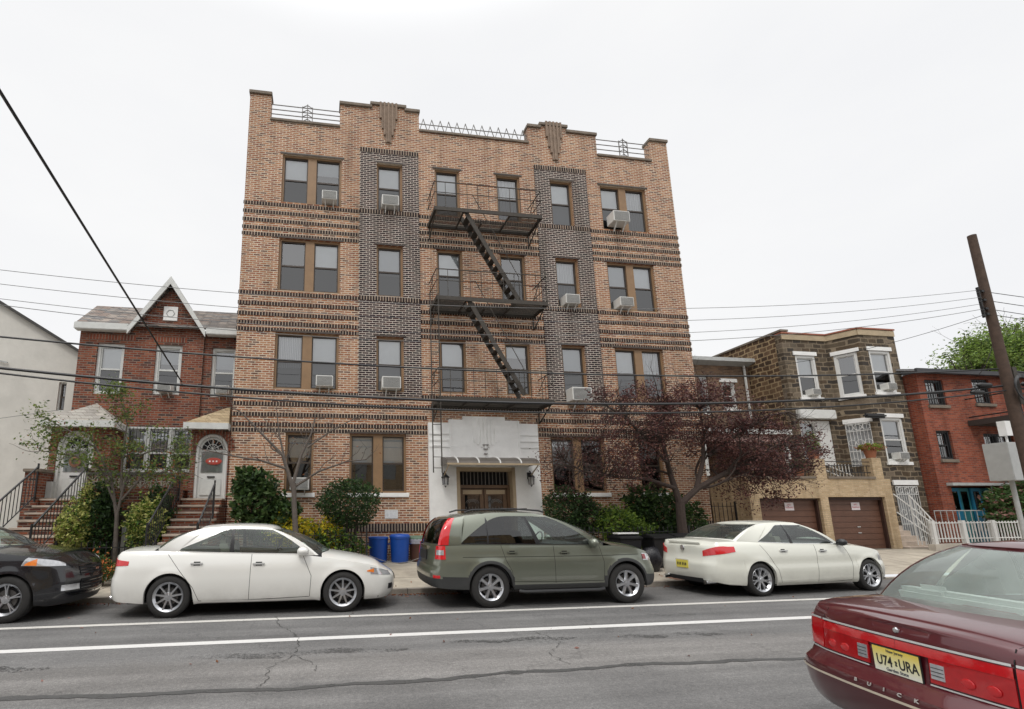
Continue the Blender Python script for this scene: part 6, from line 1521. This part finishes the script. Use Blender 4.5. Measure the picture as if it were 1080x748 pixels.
LG=leafmat('leaf_green',(.065,.105,.032)); LD=leafmat('leaf_dark_green',(.028,.055,.020)); LM=leafmat('leaf_mid_green',(.05,.10,.025)); LY=leafmat('leaf_yellow',(.55,.45,.03)); LV=leafmat('leaf_variegated',(.42,.42,.14)); LYG=leafmat('leaf_lime',(.16,.24,.035)); LP=leafmat('leaf_plum',(.098,.038,.034),.25); LPd=leafmat('leaf_plum_dark',(.052,.022,.022),.2); LB=leafmat('leaf_brown',(.22,.09,.04)); LPk=leafmat('leaf_pinkbrown',(.20,.10,.08)); LO=leafmat('petal_orange',(.55,.16,.05)); LOl=leafmat('leaf_olive',(.13,.17,.04)); LBr=leafmat('leaf_fresh',(.17,.25,.05))
def bush(label,name,cat,blobs,size,mats,w,stem=(0,0,.3),group=None,stems=4,aspect=.5):
    r_=empty(name,label,cat,stem,0,group)
    P=np.concatenate([blob(c,r,n,seed=i) for i,(c,r,n) in enumerate(blobs)])
    P=P[P[:,2]>stem[2]-.02]
    S_=[]
    for c,r,n in blobs:
        for _ in range(int(n/90)+6):
            d=RNG.normal(size=3); d[2]=abs(d[2])*.9-.1; d/=np.linalg.norm(d); a_=np.array(c)+d*np.array(r)*.85; L_=RNG.uniform(.12,.34)
            e=d*np.array([.7,.7,1.2]); k=int(8+10*RNG.uniform()); t=RNG.uniform(0,1,k)[:,None]; S_.append(a_+e*L_*t+RNG.normal(size=(k,3))*.022)
    P=np.concatenate([P]+S_); P=P[P[:,2]>stem[2]-.02]
    leaves('foliage',P,size,mats,r_,w,aspect=aspect)
    q=MB(); tip=Vector(blobs[0][0])
    for k in range(stems):
        a=2*PI*k/stems+random.random(); e=tip+Vector((math.cos(a)*blobs[0][1][0]*.45,math.sin(a)*blobs[0][1][1]*.45,.1)); b=Vector(stem)+Vector((math.cos(a)*.06,math.sin(a)*.06,-.05))
        m_=b.lerp(e,.5)+Vector((random.uniform(-.05,.05),0,.05)); q.tube([b,m_,e],[.03,.022,.01],6)
    q.build('stem',bark,r_,smooth=True); return r_
bush('variegated pale yellow green bush beside the leftmost stoop','shrub','shrub',[((-5.60,12.55,1.35),(.36,.36,.62),2300),((-5.42,12.6,1.9),(.16,.16,.50),380)],.042,[LV,LYG,LM],[.62,.2,.18],(-5.6,12.55,.25),'yard shrubs')
bush('dark green bush rising behind the variegated bush','shrub','shrub',[((-5.08,12.75,1.45),(.34,.34,.88),2100),((-5.30,12.95,2.0),(.28,.26,.42),600)],.045,[LD,LM],[.7,.3],(-5.05,12.75,.25),'yard shrubs')
bush('variegated bush right of the basement door with flecks of cream','shrub','shrub',[((-4.10,12.6,1.38),(.42,.38,.70),2700)],.042,[LV,LYG,LM],[.45,.25,.30],(-4.1,12.6,.25),'yard shrubs')
bush('deep green bush against the terrace wall between the variegated bushes','shrub','shrub',[((-3.95,12.95,1.65),(.36,.28,.70),1600)],.045,[LD,LM],[.7,.3],(-3.85,12.95,.25),'yard shrubs')
bush('low flowering plants with orange and pink blooms between the parked cars','flower_bed','flowers',[((-4.75,11.9,.50),(.42,.25,.30),700),((-4.4,11.9,.42),(.3,.2,.2),300)],.032,[LM,LO,LV],[.62,.25,.13],(-4.7,11.9,.12),stems=3)
bush('broad leaved green bush at the left corner of the apartments','shrub','shrub',[((-1.65,13.5,1.75),(.62,.45,.95),1900),((-1.9,13.5,2.45),(.38,.3,.50),600),((-1.05,13.4,1.5),(.5,.4,.65),900)],.085,[LG,LM,LD],[.4,.35,.25],(-1.5,13.5,.3),'yard shrubs',aspect=.45)
bush('bright yellow leaved shrub below the bare tree','shrub','shrub',[((-.75,13.2,1.22),(.62,.32,.36),1700),((.15,13.2,1.10),(.45,.3,.36),900)],.042,[LY,LYG],[.78,.22],(-.4,13.2,.3),'yard shrubs')
bush('low green leaves spilling over the fence beside the yellow shrub','shrub','shrub',[((.45,13.0,.80),(.75,.3,.45),1500)],.045,[LM,LYG,LD],[.4,.3,.3],(.4,13.0,.28),'yard shrubs')
bush('round clipped dark green bush under the ground floor windows','shrub','shrub',[((.68,13.2,1.85),(.78,.60,.64),5200)],.038,[LD,LM],[.72,.28],(.7,13.2,.3),'yard shrubs',stems=7)
bush('dark bush just right of the entrance surround','shrub','shrub',[((7.0,13.45,1.75),(.72,.5,.62),3200),((7.6,13.4,1.5),(.5,.4,.5),1200),((7.0,13.4,.9),(.7,.45,.5),900)],.042,[LD,LM,LPd],[.68,.22,.10],(7.0,13.45,.3),'yard shrubs')
bush('low lime green shrub between the entrance bush and the plum tree','shrub','shrub',[((8.25,13.2,1.35),(.62,.38,.42),2400),((8.9,13.2,1.15),(.4,.3,.35),900),((8.4,13.2,.8),(.8,.35,.4),900)],.042,[LYG,LBr,LM],[.55,.25,.2],(8.3,13.2,.3),'yard shrubs')
bush('leafy green bush behind the plum trunk','shrub','shrub',[((10.0,13.7,1.55),(.85,.4,.72),2400),((9.35,13.6,1.9),(.5,.35,.5),900),((10.9,13.7,1.25),(.55,.35,.6),1200)],.060,[LM,LD,LG],[.4,.4,.2],(10.0,13.7,.3),'yard shrubs')
bush('sprawling yard bush behind the white fence','shrub','shrub',[((24.2,14.45,1.75),(.9,.4,.65),1600),((25.3,14.4,2.0),(.8,.4,.8),1500),((23.6,14.3,1.3),(.6,.3,.5),700)],.075,[LM,LG,LPk],[.5,.35,.15],(24.4,14.4,.36),'yard shrubs')
bush('small climbing plant on the orange red wall above the blue doors','shrub','shrub',[((25.3,14.95,3.25),(.35,.12,.45),420)],.06,[LM,LG],[.6,.4],(25.3,15.0,2.65),stems=2)
def pot(label,x,y,z,m,n=260,r=.28,h_=.45):
    r_=empty('potted_plant',label,'potted plant',(x,y,z),0,'terrace plants')
    q=MB(); q.lathe([(0,0),(.13,0),(.18,.24),(.19,.26),(.16,.26),(.15,.22),(0,.22)],(x,y,z),n=16); q.build('pot',plain('terracotta',(.38,.15,.08),.8) if 'terracotta' not in MAT else MAT['terracotta'],r_,smooth=True)
    leaves('foliage',blob((x,y,z+.25+h_*.5),(r,r*.8,h_*.6),n),.07,m,r_,aspect=.3)
pot('terracotta pot with upright green plant on the left terrace post',16.86,14.75,3.41,[LBr,LM],280,.22,.6); pot('brownish dry potted plant on the right terrace post',19.2,14.75,3.47,[LB,LYG],320,.38,.22); pot('trailing potted plant at the end of the left terrace railing',16.2,14.8,2.81,[LM,LG],260,.28,.3)

def grow(mb,p,d,L_,r,depth,tips,rng,spread=.6,upw=.15,segs=4,taper=.62,kids=(2,3),wob=.18,tubes=6):
    pts=[p.copy()];rr=[r];q=p.copy();dd=d.normalized()
    for k in range(segs):
        dd=(dd+Vector((rng.gauss(0,wob),rng.gauss(0,wob),rng.gauss(0,wob)+upw*.3))).normalized(); q=q+dd*(L_/segs); pts.append(q.copy()); rr.append(r*(1-(1-taper)*(k+1)/segs))
    mb.tube(pts,rr,tubes if r>.02 else 4,cap=False)
    if depth<=0:
        tips.append((q.copy(),dd.copy())); tips.append((pts[len(pts)//2].copy(),dd.copy())); return
    if depth<=2: tips.append((pts[-2].copy(),dd.copy()))
    for k in range(rng.randint(*kids)):
        a=dd.orthogonal().normalized(); ax=Matrix.Rotation(rng.uniform(0,2*PI),3,dd)@a
        nd=(dd+ax*spread*rng.uniform(.6,1.3)+Vector((0,0,upw))).normalized()
        s=rng.choice(pts[2:]) if k else q
        grow(mb,s,nd,L_*rng.uniform(.6,.82),rr[-1]*(.95 if not k else .7),depth-1,tips,rng,spread,upw,segs,taper,kids,wob,tubes)
def treeobj(label,base,limbs,leafsets,name='tree',bk=bark,seed=1,trunkpts=None,cat='tree',group=None,**kw):
    """limbs: list of (point list, radii, depth, length) scaffold branches that then ramify"""
    rng=random.Random(seed); r_=empty(name,label,cat,base,0,group); q=MB(); tips=[]
    if trunkpts: q.tube(trunkpts[0],trunkpts[1],10,cap=False)
    for pts,r0,r1,depth,L_ in limbs:
        pts=[Vector(p) for p in pts]; n=len(pts)
        q.tube(pts,[r0+(r1-r0)*i/(n-1) for i in range(n)],8,cap=False)
        for i in range(1,n):
            d=(pts[i]-pts[i-1]).normalized()
            ks=2 if i<n-1 else 3
            for k in range(ks):
                a=Matrix.Rotation(rng.uniform(0,2*PI),3,d)@d.orthogonal().normalized()
                grow(q,pts[i].lerp(pts[i-1],rng.uniform(0,.5) if k else 0),(d*.7+a*rng.uniform(.3,.8)+Vector((0,0,kw.get('lift',.1)))).normalized(),L_*rng.uniform(.7,1.15),max(.008,(r0+(r1-r0)*i/(n-1))*.55),depth,tips,rng,kw.get('spread',.6),kw.get('upw',.12),4,.6,(2,3),kw.get('wob',.18),5)
    q.build('trunk',bk,r_,smooth=True)
    for k,(nm,per,rad,size,mats,w,keep) in enumerate(leafsets):
        P=[]
        for t,d in tips:
            if not keep(t,rng): continue
            for _ in range(per): P.append(t+Vector((rng.gauss(0,rad),rng.gauss(0,rad),rng.gauss(0,rad*.8))))
        leaves(nm,np.array([tuple(p) for p in P]),size,mats,r_,w)
    return r_,tips
def cloudtree(r_,ells,ncl,per,rad,size,mats,w,skeleton,seed,name='foliage',tw=.006,twn='twigs'):
    """leaf clusters through the crown, each on a twig from the nearest limb point"""
    g=np.random.default_rng(seed); C=[]
    tot=sum(e[2] for e in ells)
    for c,r,wt in ells:
        n=int(ncl*wt/tot)
        while n>0:
            d=g.normal(size=3); d/=np.linalg.norm(d); p=np.array(c)+d*np.array(r)*g.uniform(.1,1)**.45
            # gaps where the background shows
            if math.sin(p[0]*3.1+1.3)*math.sin(p[2]*3.7+.4)+.5*math.sin(p[0]*7.3)*math.cos(p[2]*6.1+p[1]*3)>.55: 
                if g.uniform()<.8: continue
            C.append(p); n-=1
    C=np.array(C); sk=np.array(skeleton); q=MB()
    for p in C:
        j=int(np.argmin(((sk-p)**2).sum(1)+g.uniform(0,.15,len(sk)))); a=sk[j]; m_=(a+p)/2+g.normal(size=3)*.06+np.array([0,0,.04])
        q.tube([a,m_,p],[tw*1.8,tw*1.2,tw*.6],4,cap=False)
    o_=q.build(twn,bark,r_); o_['kind']='stuff'
    n=len(C)*per; P=np.repeat(C,per,0)+g.normal(size=(n,3))*np.array([rad,rad,rad*.75])
    P=np.concatenate([P]); leaves(name,P,size,mats,r_,w)
def sample_skel(limbs,k=10):
    out=[]
    for l in limbs:
        pts=l[0]
        for a,b in zip(pts[:-1],pts[1:]):
            for i in range(k): t=i/k; out.append([a[j]+(b[j]-a[j])*t for j in range(3)])
    return out
# plum tree
pb=(9.92,12.75,.3)
plumlimbs=[
  ([(9.97,12.75,1.85),(10.55,12.7,2.3),(11.4,12.6,2.72),(12.4,12.5,3.2),(13.2,12.4,3.6)],.10,.035,2,.75),
  ([(9.97,12.75,1.85),(9.8,12.8,2.7),(9.7,12.85,3.7),(9.75,12.8,4.6)],.09,.03,2,.75),
  ([(9.85,12.75,2.3),(9.0,12.7,2.55),(8.0,12.65,2.6),(7.0,12.6,2.75),(6.4,12.6,3.1)],.06,.018,2,.6),
  ([(10.5,12.7,2.3),(10.9,12.8,3.1),(11.1,12.9,3.9),(11.0,12.8,4.7)],.07,.025,2,.75),
  ([(9.75,12.8,3.0),(9.1,12.6,3.6),(8.4,12.5,4.2),(7.7,12.4,4.6)],.05,.018,2,.65),
  ([(11.4,12.6,2.72),(12.2,12.8,2.75),(13.0,12.9,2.7),(13.6,12.9,2.6)],.05,.018,2,.65),
  ([(11.0,12.7,3.2),(12.0,12.5,3.9),(12.9,12.4,4.4),(13.5,12.3,4.5)],.05,.02,2,.65)]
plum,_t=treeobj('wide purple leaved tree with a leaning dark trunk in front of the apartments',pb,plumlimbs,[],seed=5,trunkpts=([(10.02,12.75,.25),(9.95,12.75,.8),(9.95,12.75,1.4),(9.97,12.75,1.9)],[.17,.14,.125,.12]),spread=.62)
cloudtree(plum,[((12.6,12.7,3.45),(2.0,1.3,1.05),300),((10.6,12.7,4.5),(2.1,1.2,1.15),250),((12.4,12.6,2.6),(1.2,.9,.95),95),((8.6,12.6,4.2),(1.6,1.0,1.1),120),((8.2,12.6,3.0),(1.5,.8,.8),70)],840,36,.12,.034,[LP,LPd,LPk],[.50,.36,.14],sample_skel(plumlimbs),3)
cloudtree(plum,[((6.9,12.6,3.1),(1.3,.9,1.0),130),((9.3,12.7,3.3),(1.0,.8,.9),45),((13.9,12.6,3.2),(.9,.9,1.2),40)],210,9,.13,.030,[LPd,LP],[.6,.4],sample_skel(plumlimbs),4,'sparse_foliage',twn='fine_twigs')
# bare tree
treeobj('nearly bare small tree with fanned grey branches before the left windows',(-.62,12.7,.25),[
  ([(-.70,12.7,2.2),(-1.0,12.7,3.1),(-1.45,12.65,3.55),(-2.1,12.6,4.2)],.055,.015,2,.45),
  ([(-.72,12.7,2.4),(-.55,12.75,3.1),(-.30,12.8,3.7),(-.2,12.8,4.2)],.045,.014,2,.42),
  ([(-.85,12.7,2.75),(-1.5,12.6,2.95),(-2.2,12.5,3.05),(-2.9,12.5,3.2)],.035,.010,1,.42),
  ([(-.70,12.7,2.3),(-.1,12.7,2.7),(.6,12.65,2.95),(1.1,12.6,3.0)],.035,.010,1,.40),
  ([(-.95,12.7,3.0),(-1.1,12.75,3.6),(-1.2,12.8,4.2)],.03,.012,1,.40),
  ([(-.4,12.7,3.3),(.2,12.7,3.75),(1.0,12.7,4.2)],.025,.010,1,.38)],
  [('foliage',1,.08,.035,[LB,LPk],[.6,.4],lambda t,r:r.random()<.30)],seed=9,bk=barkg,trunkpts=([(-.60,12.7,.2),(-.62,12.7,1.2),(-.68,12.7,1.9),(-.70,12.7,2.4)],[.085,.072,.066,.06]),spread=.5)
# thin green tree in front of the row house
treeobj('thin airy green tree with layered branches before the row house terrace',(-4.62,12.5,.25),[
  ([(-4.70,12.5,1.6),(-4.9,12.5,2.5),(-5.3,12.5,3.2),(-5.9,12.4,3.6),(-6.2,12.4,3.75)],.04,.012,1,.42),
  ([(-4.70,12.5,1.6),(-4.6,12.5,2.4),(-4.4,12.5,3.0),(-3.9,12.4,3.2),(-3.5,12.4,3.15)],.035,.010,1,.40),
  ([(-4.72,12.5,1.8),(-5.1,12.4,2.7),(-5.7,12.4,3.0),(-6.4,12.3,3.1)],.03,.010,1,.38),
  ([(-4.65,12.5,2.2),(-4.75,12.6,3.0),(-4.7,12.6,3.8),(-4.85,12.6,4.3)],.03,.010,1,.38),
  ([(-4.62,12.5,2.0),(-4.2,12.4,2.5),(-3.7,12.4,2.65),(-3.2,12.3,2.75)],.028,.010,1,.36)],
  [('foliage',34,.15,.036,[LOl,LG,LB],[.55,.37,.08],lambda t,r:t.z>2.3 and -6.45<t.x<-3.25 and r.random()<.80)],seed=21,bk=barkg,trunkpts=([(-4.62,12.5,.2),(-4.66,12.5,.9),(-4.70,12.5,1.7)],[.06,.05,.045]),spread=.55,upw=.03,lift=.0)
# green tree beyond the roofs
_n0=len(bpy.data.objects)
bt,_t=treeobj('bright green leafy tree rising behind the orange red building',(43,25,.36),[
  ([(43,25,4),(41,25,7),(41.2,24.5,8.6),(40.8,24.5,9.8)],.20,.07,2,1.5),([(43,25,4),(42.5,25,8),(42.6,25,10.2),(42.8,25,11.3)],.28,.07,2,1.5),([(43,25,4),(45,25,8),(46,25,10),(46.5,25,11.6)],.28,.07,2,1.5),([(43,25,5),(44,24,9),(44.4,24,10.5),(44.6,24,11.8)],.25,.07,2,1.5),([(41,25,7),(41.0,24.4,8.0),(41.2,24,8.6)],.12,.05,2,.8),([(45,25,8),(48,25,10),(50,25,11)],.2,.05,2,1.5)],
  [('foliage',46,.42,.095,[LBr,LG,LM],[.5,.35,.15],lambda t,r:6.5<t.z<12.4 and t.x>41.6)],seed=33,trunkpts=([(43,25,.3),(43,25,4.2)],[.4,.3]),spread=.6)
cloudtree(bt,[((42.3,25,10.5),(2.9,2,2.2),170),((45.9,25,11.5),(3.5,3,2.6),260),((50.5,26,11.2),(4,3,2.9),170)],430,80,.40,.09,[LBr,LOl,LG],[.55,.30,.15],[[43,25,8],[41,25,8.5],[45,25,9],[48,25,9.5],[44,25,11]],8,'leaf_canopy',.03)
# ------------------------------------------------------------------ bins
def bin_round(label,x,y,z,r,h_,m,lidm=None,bag=None,group='rubbish bins by the wall'):
    r_=empty('rubbish_bin',label,'bin',(x,y,z),0,group)
    q=MB(); q.lathe([(0,0),(r*.82,0),(r*.86,.03),(r*.98,h_-.06),(r*1.03,h_-.05),(r*1.03,h_-.01),(r*.99,h_),(r*.9,h_-.02),(0,h_-.02)],(x,y,z),n=28); q.build('bin_body',m,r_,smooth=True,ang=50)
    for a in(0,PI): q=MB(); q.tube([(x+math.cos(a)*r*1.0,y-.08,z+h_*.72),(x+math.cos(a)*(r+.05),y,z+h_*.70),(x+math.cos(a)*r*1.0,y+.08,z+h_*.72)],.012,6); q.build('bin_handle',m,r_)
    if lidm: q=MB(); q.lathe([(r*1.06,h_-.02),(r*1.06,h_+.02),(r*.9,h_+.06),(0,h_+.075)],(x,y,z),n=28); q.build('lid',lidm,r_,smooth=True,ang=50)
    if bag: q=MB(); q.lathe([(r*1.06,h_-.14),(r*1.08,h_-.05),(r*1.05,h_+.01),(r*.8,h_+.03),(0,h_+.01)],(x,y,z),n=18); q.build('bag_liner',bag,r_,smooth=True,ang=80)
    return r_
blu=plain('bin_blue',(.008,.07,.36),.42,noise=.12,scale=5); brn=plain('bin_brown',(.10,.045,.03),.5,noise=.15); grn=plain('lid_green',(.10,.16,.11),.6); lin=plain('bag_pale',(.30,.30,.34),.35,noise=.3,scale=14); blk=plain('bin_black',(.014,.014,.016),.45,noise=.2)
bin_round('blue open rubbish bin nearest the iron fence',1.56,13.85,.35,.27,.66,blu); bin_round('blue rubbish bin in the middle beside the brown bin',2.13,13.72,.34,.27,.68,blu,blu); bin_round('brown rubbish bin with pale bag liner and green lid',2.68,13.85,.36,.27,.60,brn,grn,lin)
q=MB(); q.tube([(1.15+.17*k,13.1,.62-.24*math.sin(PI*k/10)) for k in range(11)],.008,5); tag(q.build('chain',irong,None,smooth=True),'thin grey chain sagging in front of the blue bins','chain')
def wheelie(label,x,y,z):
    r_=empty('wheeled_bin',label,'bin',(x,y,z),0,'black wheeled bins')
    q=MB(); V=[(x-.24,y-.24,z+.05),(x+.24,y-.24,z+.05),(x+.24,y+.2,z+.05),(x-.24,y+.2,z+.05),(x-.31,y-.30,z+.78),(x+.31,y-.30,z+.78),(x+.31,y+.28,z+.78),(x-.31,y+.28,z+.78)]
    q.add(V,[(0,3,2,1),(4,5,6,7),(0,1,5,4),(1,2,6,5),(2,3,7,6),(3,0,4,7)]); q.build('bin_body',blk,r_,bevel=.02,smooth=True)
    q=MB(); q.prism([(y-.34,z+.785),(y+.30,z+.785),(y+.32,z+.83),(y,z+.90),(y-.34,z+.83)],x-.33,x+.33,'yz'); q.build('lid',blk,r_,bevel=.015,smooth=True)
    for s in(-1,1): q=MB(); q.cyl((x+s*.25,y+.22,z+.08),(x+s*.30,y+.22,z+.08),.09,14); q.build('wheel',rubber,r_,smooth=True)
wheelie('black wheeled bin half hidden behind the olive suv bonnet',8.05,12.55,.16); wheelie('black wheeled bin between the two parked cars',8.95,12.5,.16); wheelie('black wheeled bin against the ivory sedan boot',9.65,12.55,.17)
bagm=plain('bag_black',(.012,.012,.016),.25,noise=.4,scale=20,bump=.6)
q=MB(); q.ball((8.42,12.02,.44),(.27,.22,.34),16,10); o=q.build('rubbish_bag',bagm,None,smooth=True); tag(o,'dark rubbish bag slumped against the wheeled bins','bag')
for v in o.data.vertices: v.co+=Vector((math.sin(v.co.z*19)*.02,math.sin(v.co.x*23+v.co.z*9)*.02,math.sin(v.co.x*17)*.02))
q=MB(); q.box(7.75,8.35,12.35,12.6,1.065,1.10); tag(q.build('cardboard_tray',whitep,None,bevel=.005),'flat white tray lying on a black bin','tray')

# ------------------------------------------------------------------ pole, wires
PX,PY=19.43,11.0
pole=empty('utility_pole','tall brown wooden utility pole at the right','utility pole',(PX,PY,.1))
wp=plain('pole_wood',(.080,.052,.038),.9,noise=.35,scale=9,bump=.7)
q=MB(); q.tube([(PX+.0,PY,.05),(PX+.02,PY,3),(PX,PY,6.5),(PX,PY,9.86)],[.140,.132,.118,.102],18); q.build('pole_shaft',wp,pole,smooth=True)
q=MB(); 
for z in(8.02,7.74,7.47,7.30): q.box(PX-.22,PX-.13,PY-.06,PY+.06,z-.03,z+.03); q.lathe([(.01,-.07),(.045,-.05),(.03,0),(.045,.05),(.01,.07)],(PX-.26,PY,z),n=10)
q.build('insulator_rack',ironb,pole)
q=MB(); q.box(PX-.29,PX-.25,PY-.03,PY+.03,7.2,8.15); q.build('rack_bar',ironb,pole)
q=MB()
for k in range(5): q.tube([(PX+.1+.28*math.cos(t*PI/8)+.03*k,PY-.25+.02*k,5.0+.34*math.sin(t*PI/8)+.02*k) for t in range(17)],.018,5,cap=False)
q.build('cable_coil',ironb,pole,smooth=True)
for i,(dx,z,l) in enumerate(((-.9,5.12,.5),(-1.2,4.9,.45),(.7,5.2,.5))): q=MB(); q.tube([(PX+dx-l/2,PY-.03,z),(PX+dx-l/2+.06,PY-.03,z),(PX+dx+l/2-.06,PY-.03,z),(PX+dx+l/2,PY-.03,z)],[.02,.065,.065,.02],10); q.build('splice_case',ironb,pole,smooth=True)
q=MB(); q.box(PX+.2,PX+.34,PY-.06,PY+.06,4.6,5.7); q.build('riser_guard',iron,pole)
cab=plain('cabinet_grey',(.46,.47,.46),.45,noise=.1); cabd=plain('cabinet_side',(.20,.22,.24),.5)
cb=empty('metal_cabinet','pale grey metal cabinet mounted beside the utility pole','cabinet',(20.9,12.4,2.5))
q=MB(); q.box(20.86,21.28,12.15,12.75,2.52,3.70); q.build('cabinet_box',cab,cb,bevel=.015); q=MB(); q.box(21.29,21.60,12.2,12.7,2.55,3.65); q.build('side_box',cabd,cb,bevel=.01)
q=MB(); q.box(21.33,21.42,12.17,12.195,2.9,3.1); q.build('cabinet_label',whitep,cb); q=MB(); q.cyl((21.3,12.5,.2),(21.3,12.5,2.6),.06,12); q.build('cabinet_post',trimg,cb,smooth=True)
q=MB(); q.box(21.40,21.62,12.4,12.6,3.95,4.42); q.cyl((21.5,12.5,3.6),(21.5,12.5,3.96),.03,8); q.build('small_box',whitep,cb)
def wire(label,coef,r,y=11.0,x0=-30,x1=PX-.22,m=None,zadd=0):
    a,b,c=coef; xs=np.linspace(x0,x1,90); xs=np.clip(xs,None,x1)
    def zz(x):
        # beyond the measured span the cable is carried by the neighbouring pole
        xm=-b/(2*a); lim=-16.5
        if x<lim: x=2*lim-x
        return a*x*x+b*x+c
    q=MB(); q.tube([(x,y,zz(x)) for x in xs],r,5,cap=True); return tag(q.build('overhead_wire',m or ironb,None,smooth=True),label,'wire',group='overhead wires along the street')
wg=plain('wire_grey',(.16,.16,.16),.6,noise=0); wk_=plain('wire_black',(.015,.015,.016),.5,noise=0)
wire('thin wire, highest of the four crossing above the roof line',(4.31e-3,-6.34e-3,6.597),.007,m=wg); wire('thin wire, second highest of the four above the roof line',(4.79e-3,-8.44e-3,6.230),.007,10.98,m=wg)
wire('thin wire, third of the four above the roof line',(5.30e-3,-1.01e-2,5.878),.007,11.02,m=wg); wire('thin wire, lowest of the four above the roof line',(5.77e-3,-1.68e-2,5.666),.008,11.0,m=wg)
wire('single black cable, highest of the thick ones across the second floor',(2.88e-3,-2.47e-2,5.044),.022,m=wk_); wire('thick black cable, middle one below the second floor sills',(3.85e-3,-3.04e-2,4.288),.032,m=wk_)
wire('thick black cable, lowest one across the facades',(4.48e-3,-3.93e-2,4.080),.022,10.95,m=wk_)
def span(label,p0,p1,sag,r,m,group=None):
    p0=Vector(p0);p1=Vector(p1); q=MB(); q.tube([p0.lerp(p1,k/30)-Vector((0,0,sag*4*(k/30)*(1-k/30))) for k in range(31)],r,5); return tag(q.build('overhead_wire',m,None,smooth=True),label,'wire',group=group)
span('black service cable slanting steeply down from the top left corner',(-2.30,-9,6.9),(-3.08,11,4.49),.10,.016,wk_)
G_='service wires right of the pole'
for i,(z0,y1,z1,lb) in enumerate(((8.02,11,8.55,'highest wire running right from the utility pole'),(7.74,11.2,8.1,'second wire running right from the utility pole'),(7.47,11.1,7.6,'third wire running right from the utility pole'),(7.30,10,6.6,'slack wire falling away right of the utility pole'),(5.6,11,5.9,'black cable running right from the pole middle'),(5.1,11,5.3,'lower black cable running right from the pole middle'))):
    span(lb,(PX+.12,PY,z0),(PX+26,y1,z1),.55,.010 if z0>6 else .025,wk_,G_)
span('thin wire dropping from the pole to the brown house',(PX-.2,PY,7.3),(16.9,18,7.6),.35,.008,wk_); span('thin service wire from the pole to the orange red building',(PX+.1,PY,6.9),(25.0,15.0,6.7),.25,.009,wk_)
span('pale wire crossing in front of the stucco house',(-16,16.8,3.9),(-7.1,14.3,4.45),.12,.007,wg)
# leaf litter along the kerb
P=[]
for _ in range(520):
    x=random.choice((random.uniform(-6,-1.8),random.uniform(-4.4,13),random.uniform(1,3))); P.append((x,10.50-abs(random.gauss(0,.09)),.012))
for _ in range(60): P.append((random.uniform(-6,12),random.uniform(5.5,10.4),.010))
for _ in range(120): P.append((random.uniform(-6,14),random.uniform(10.75,11.6),.135))
P=np.array(P); o=leaves('leaf_litter',P,.028,[LB,LPk],None,aspect=.6)
me=o.data
for v in me.vertices: v.co.z=min(max(v.co.z,.008 if v.co.y<10.6 else .125),.03 if v.co.y<10.6 else .15)
tag(o,'scattered dry brown leaves along the kerb and gutter','leaf litter',kind='stuff')
# ------------------------------------------------------------------ the far side of the street (behind the camera), seen in reflections
def opp(label,x0,x1,h_,m):
    r_=empty('row_house',label,'house',((x0+x1)/2,-13,0),0,'houses on the near side of the street')
    hs=[]; n=int((x1-x0)/2.4)
    for k in range(n):
        xx=x0+1.0+k*2.4
        for z in(1.4,4.4,7.4):
            if z+1.6<h_: hs.append((xx,xx+1.0,z,z+1.6))
    q=MB(); wall(q,x0,x1,0,h_,hs,-13.2,-13.0); q.build('wall',m,r_); q=MB(); q.box(x0,x1,-22,-13.25,0,h_-.1); q.build('building_body',room,r_)
    q=MB(); q.box(x0-.05,x1+.05,-13.3,-12.85,h_+.002,h_+.2); q.build('cornice',trimw,r_)
    for a,b,c,d in hs: q=MB(); q.box(a,b,-13.12,-13.08,c,d); q.build('window',clear if False else trimg,r_)
opp('plain brick row house across from the stoops',-26,-6,7.5,brickR); opp('tan brick row house facing the apartments',-5.5,12,8.5,brickT); opp('brown brick row house facing the garages',12.5,34,7,brickB)
g=MB(); g.box(-200,200,-8,-4.1,-.05,.12); struct(g.build('sidewalk',walk))
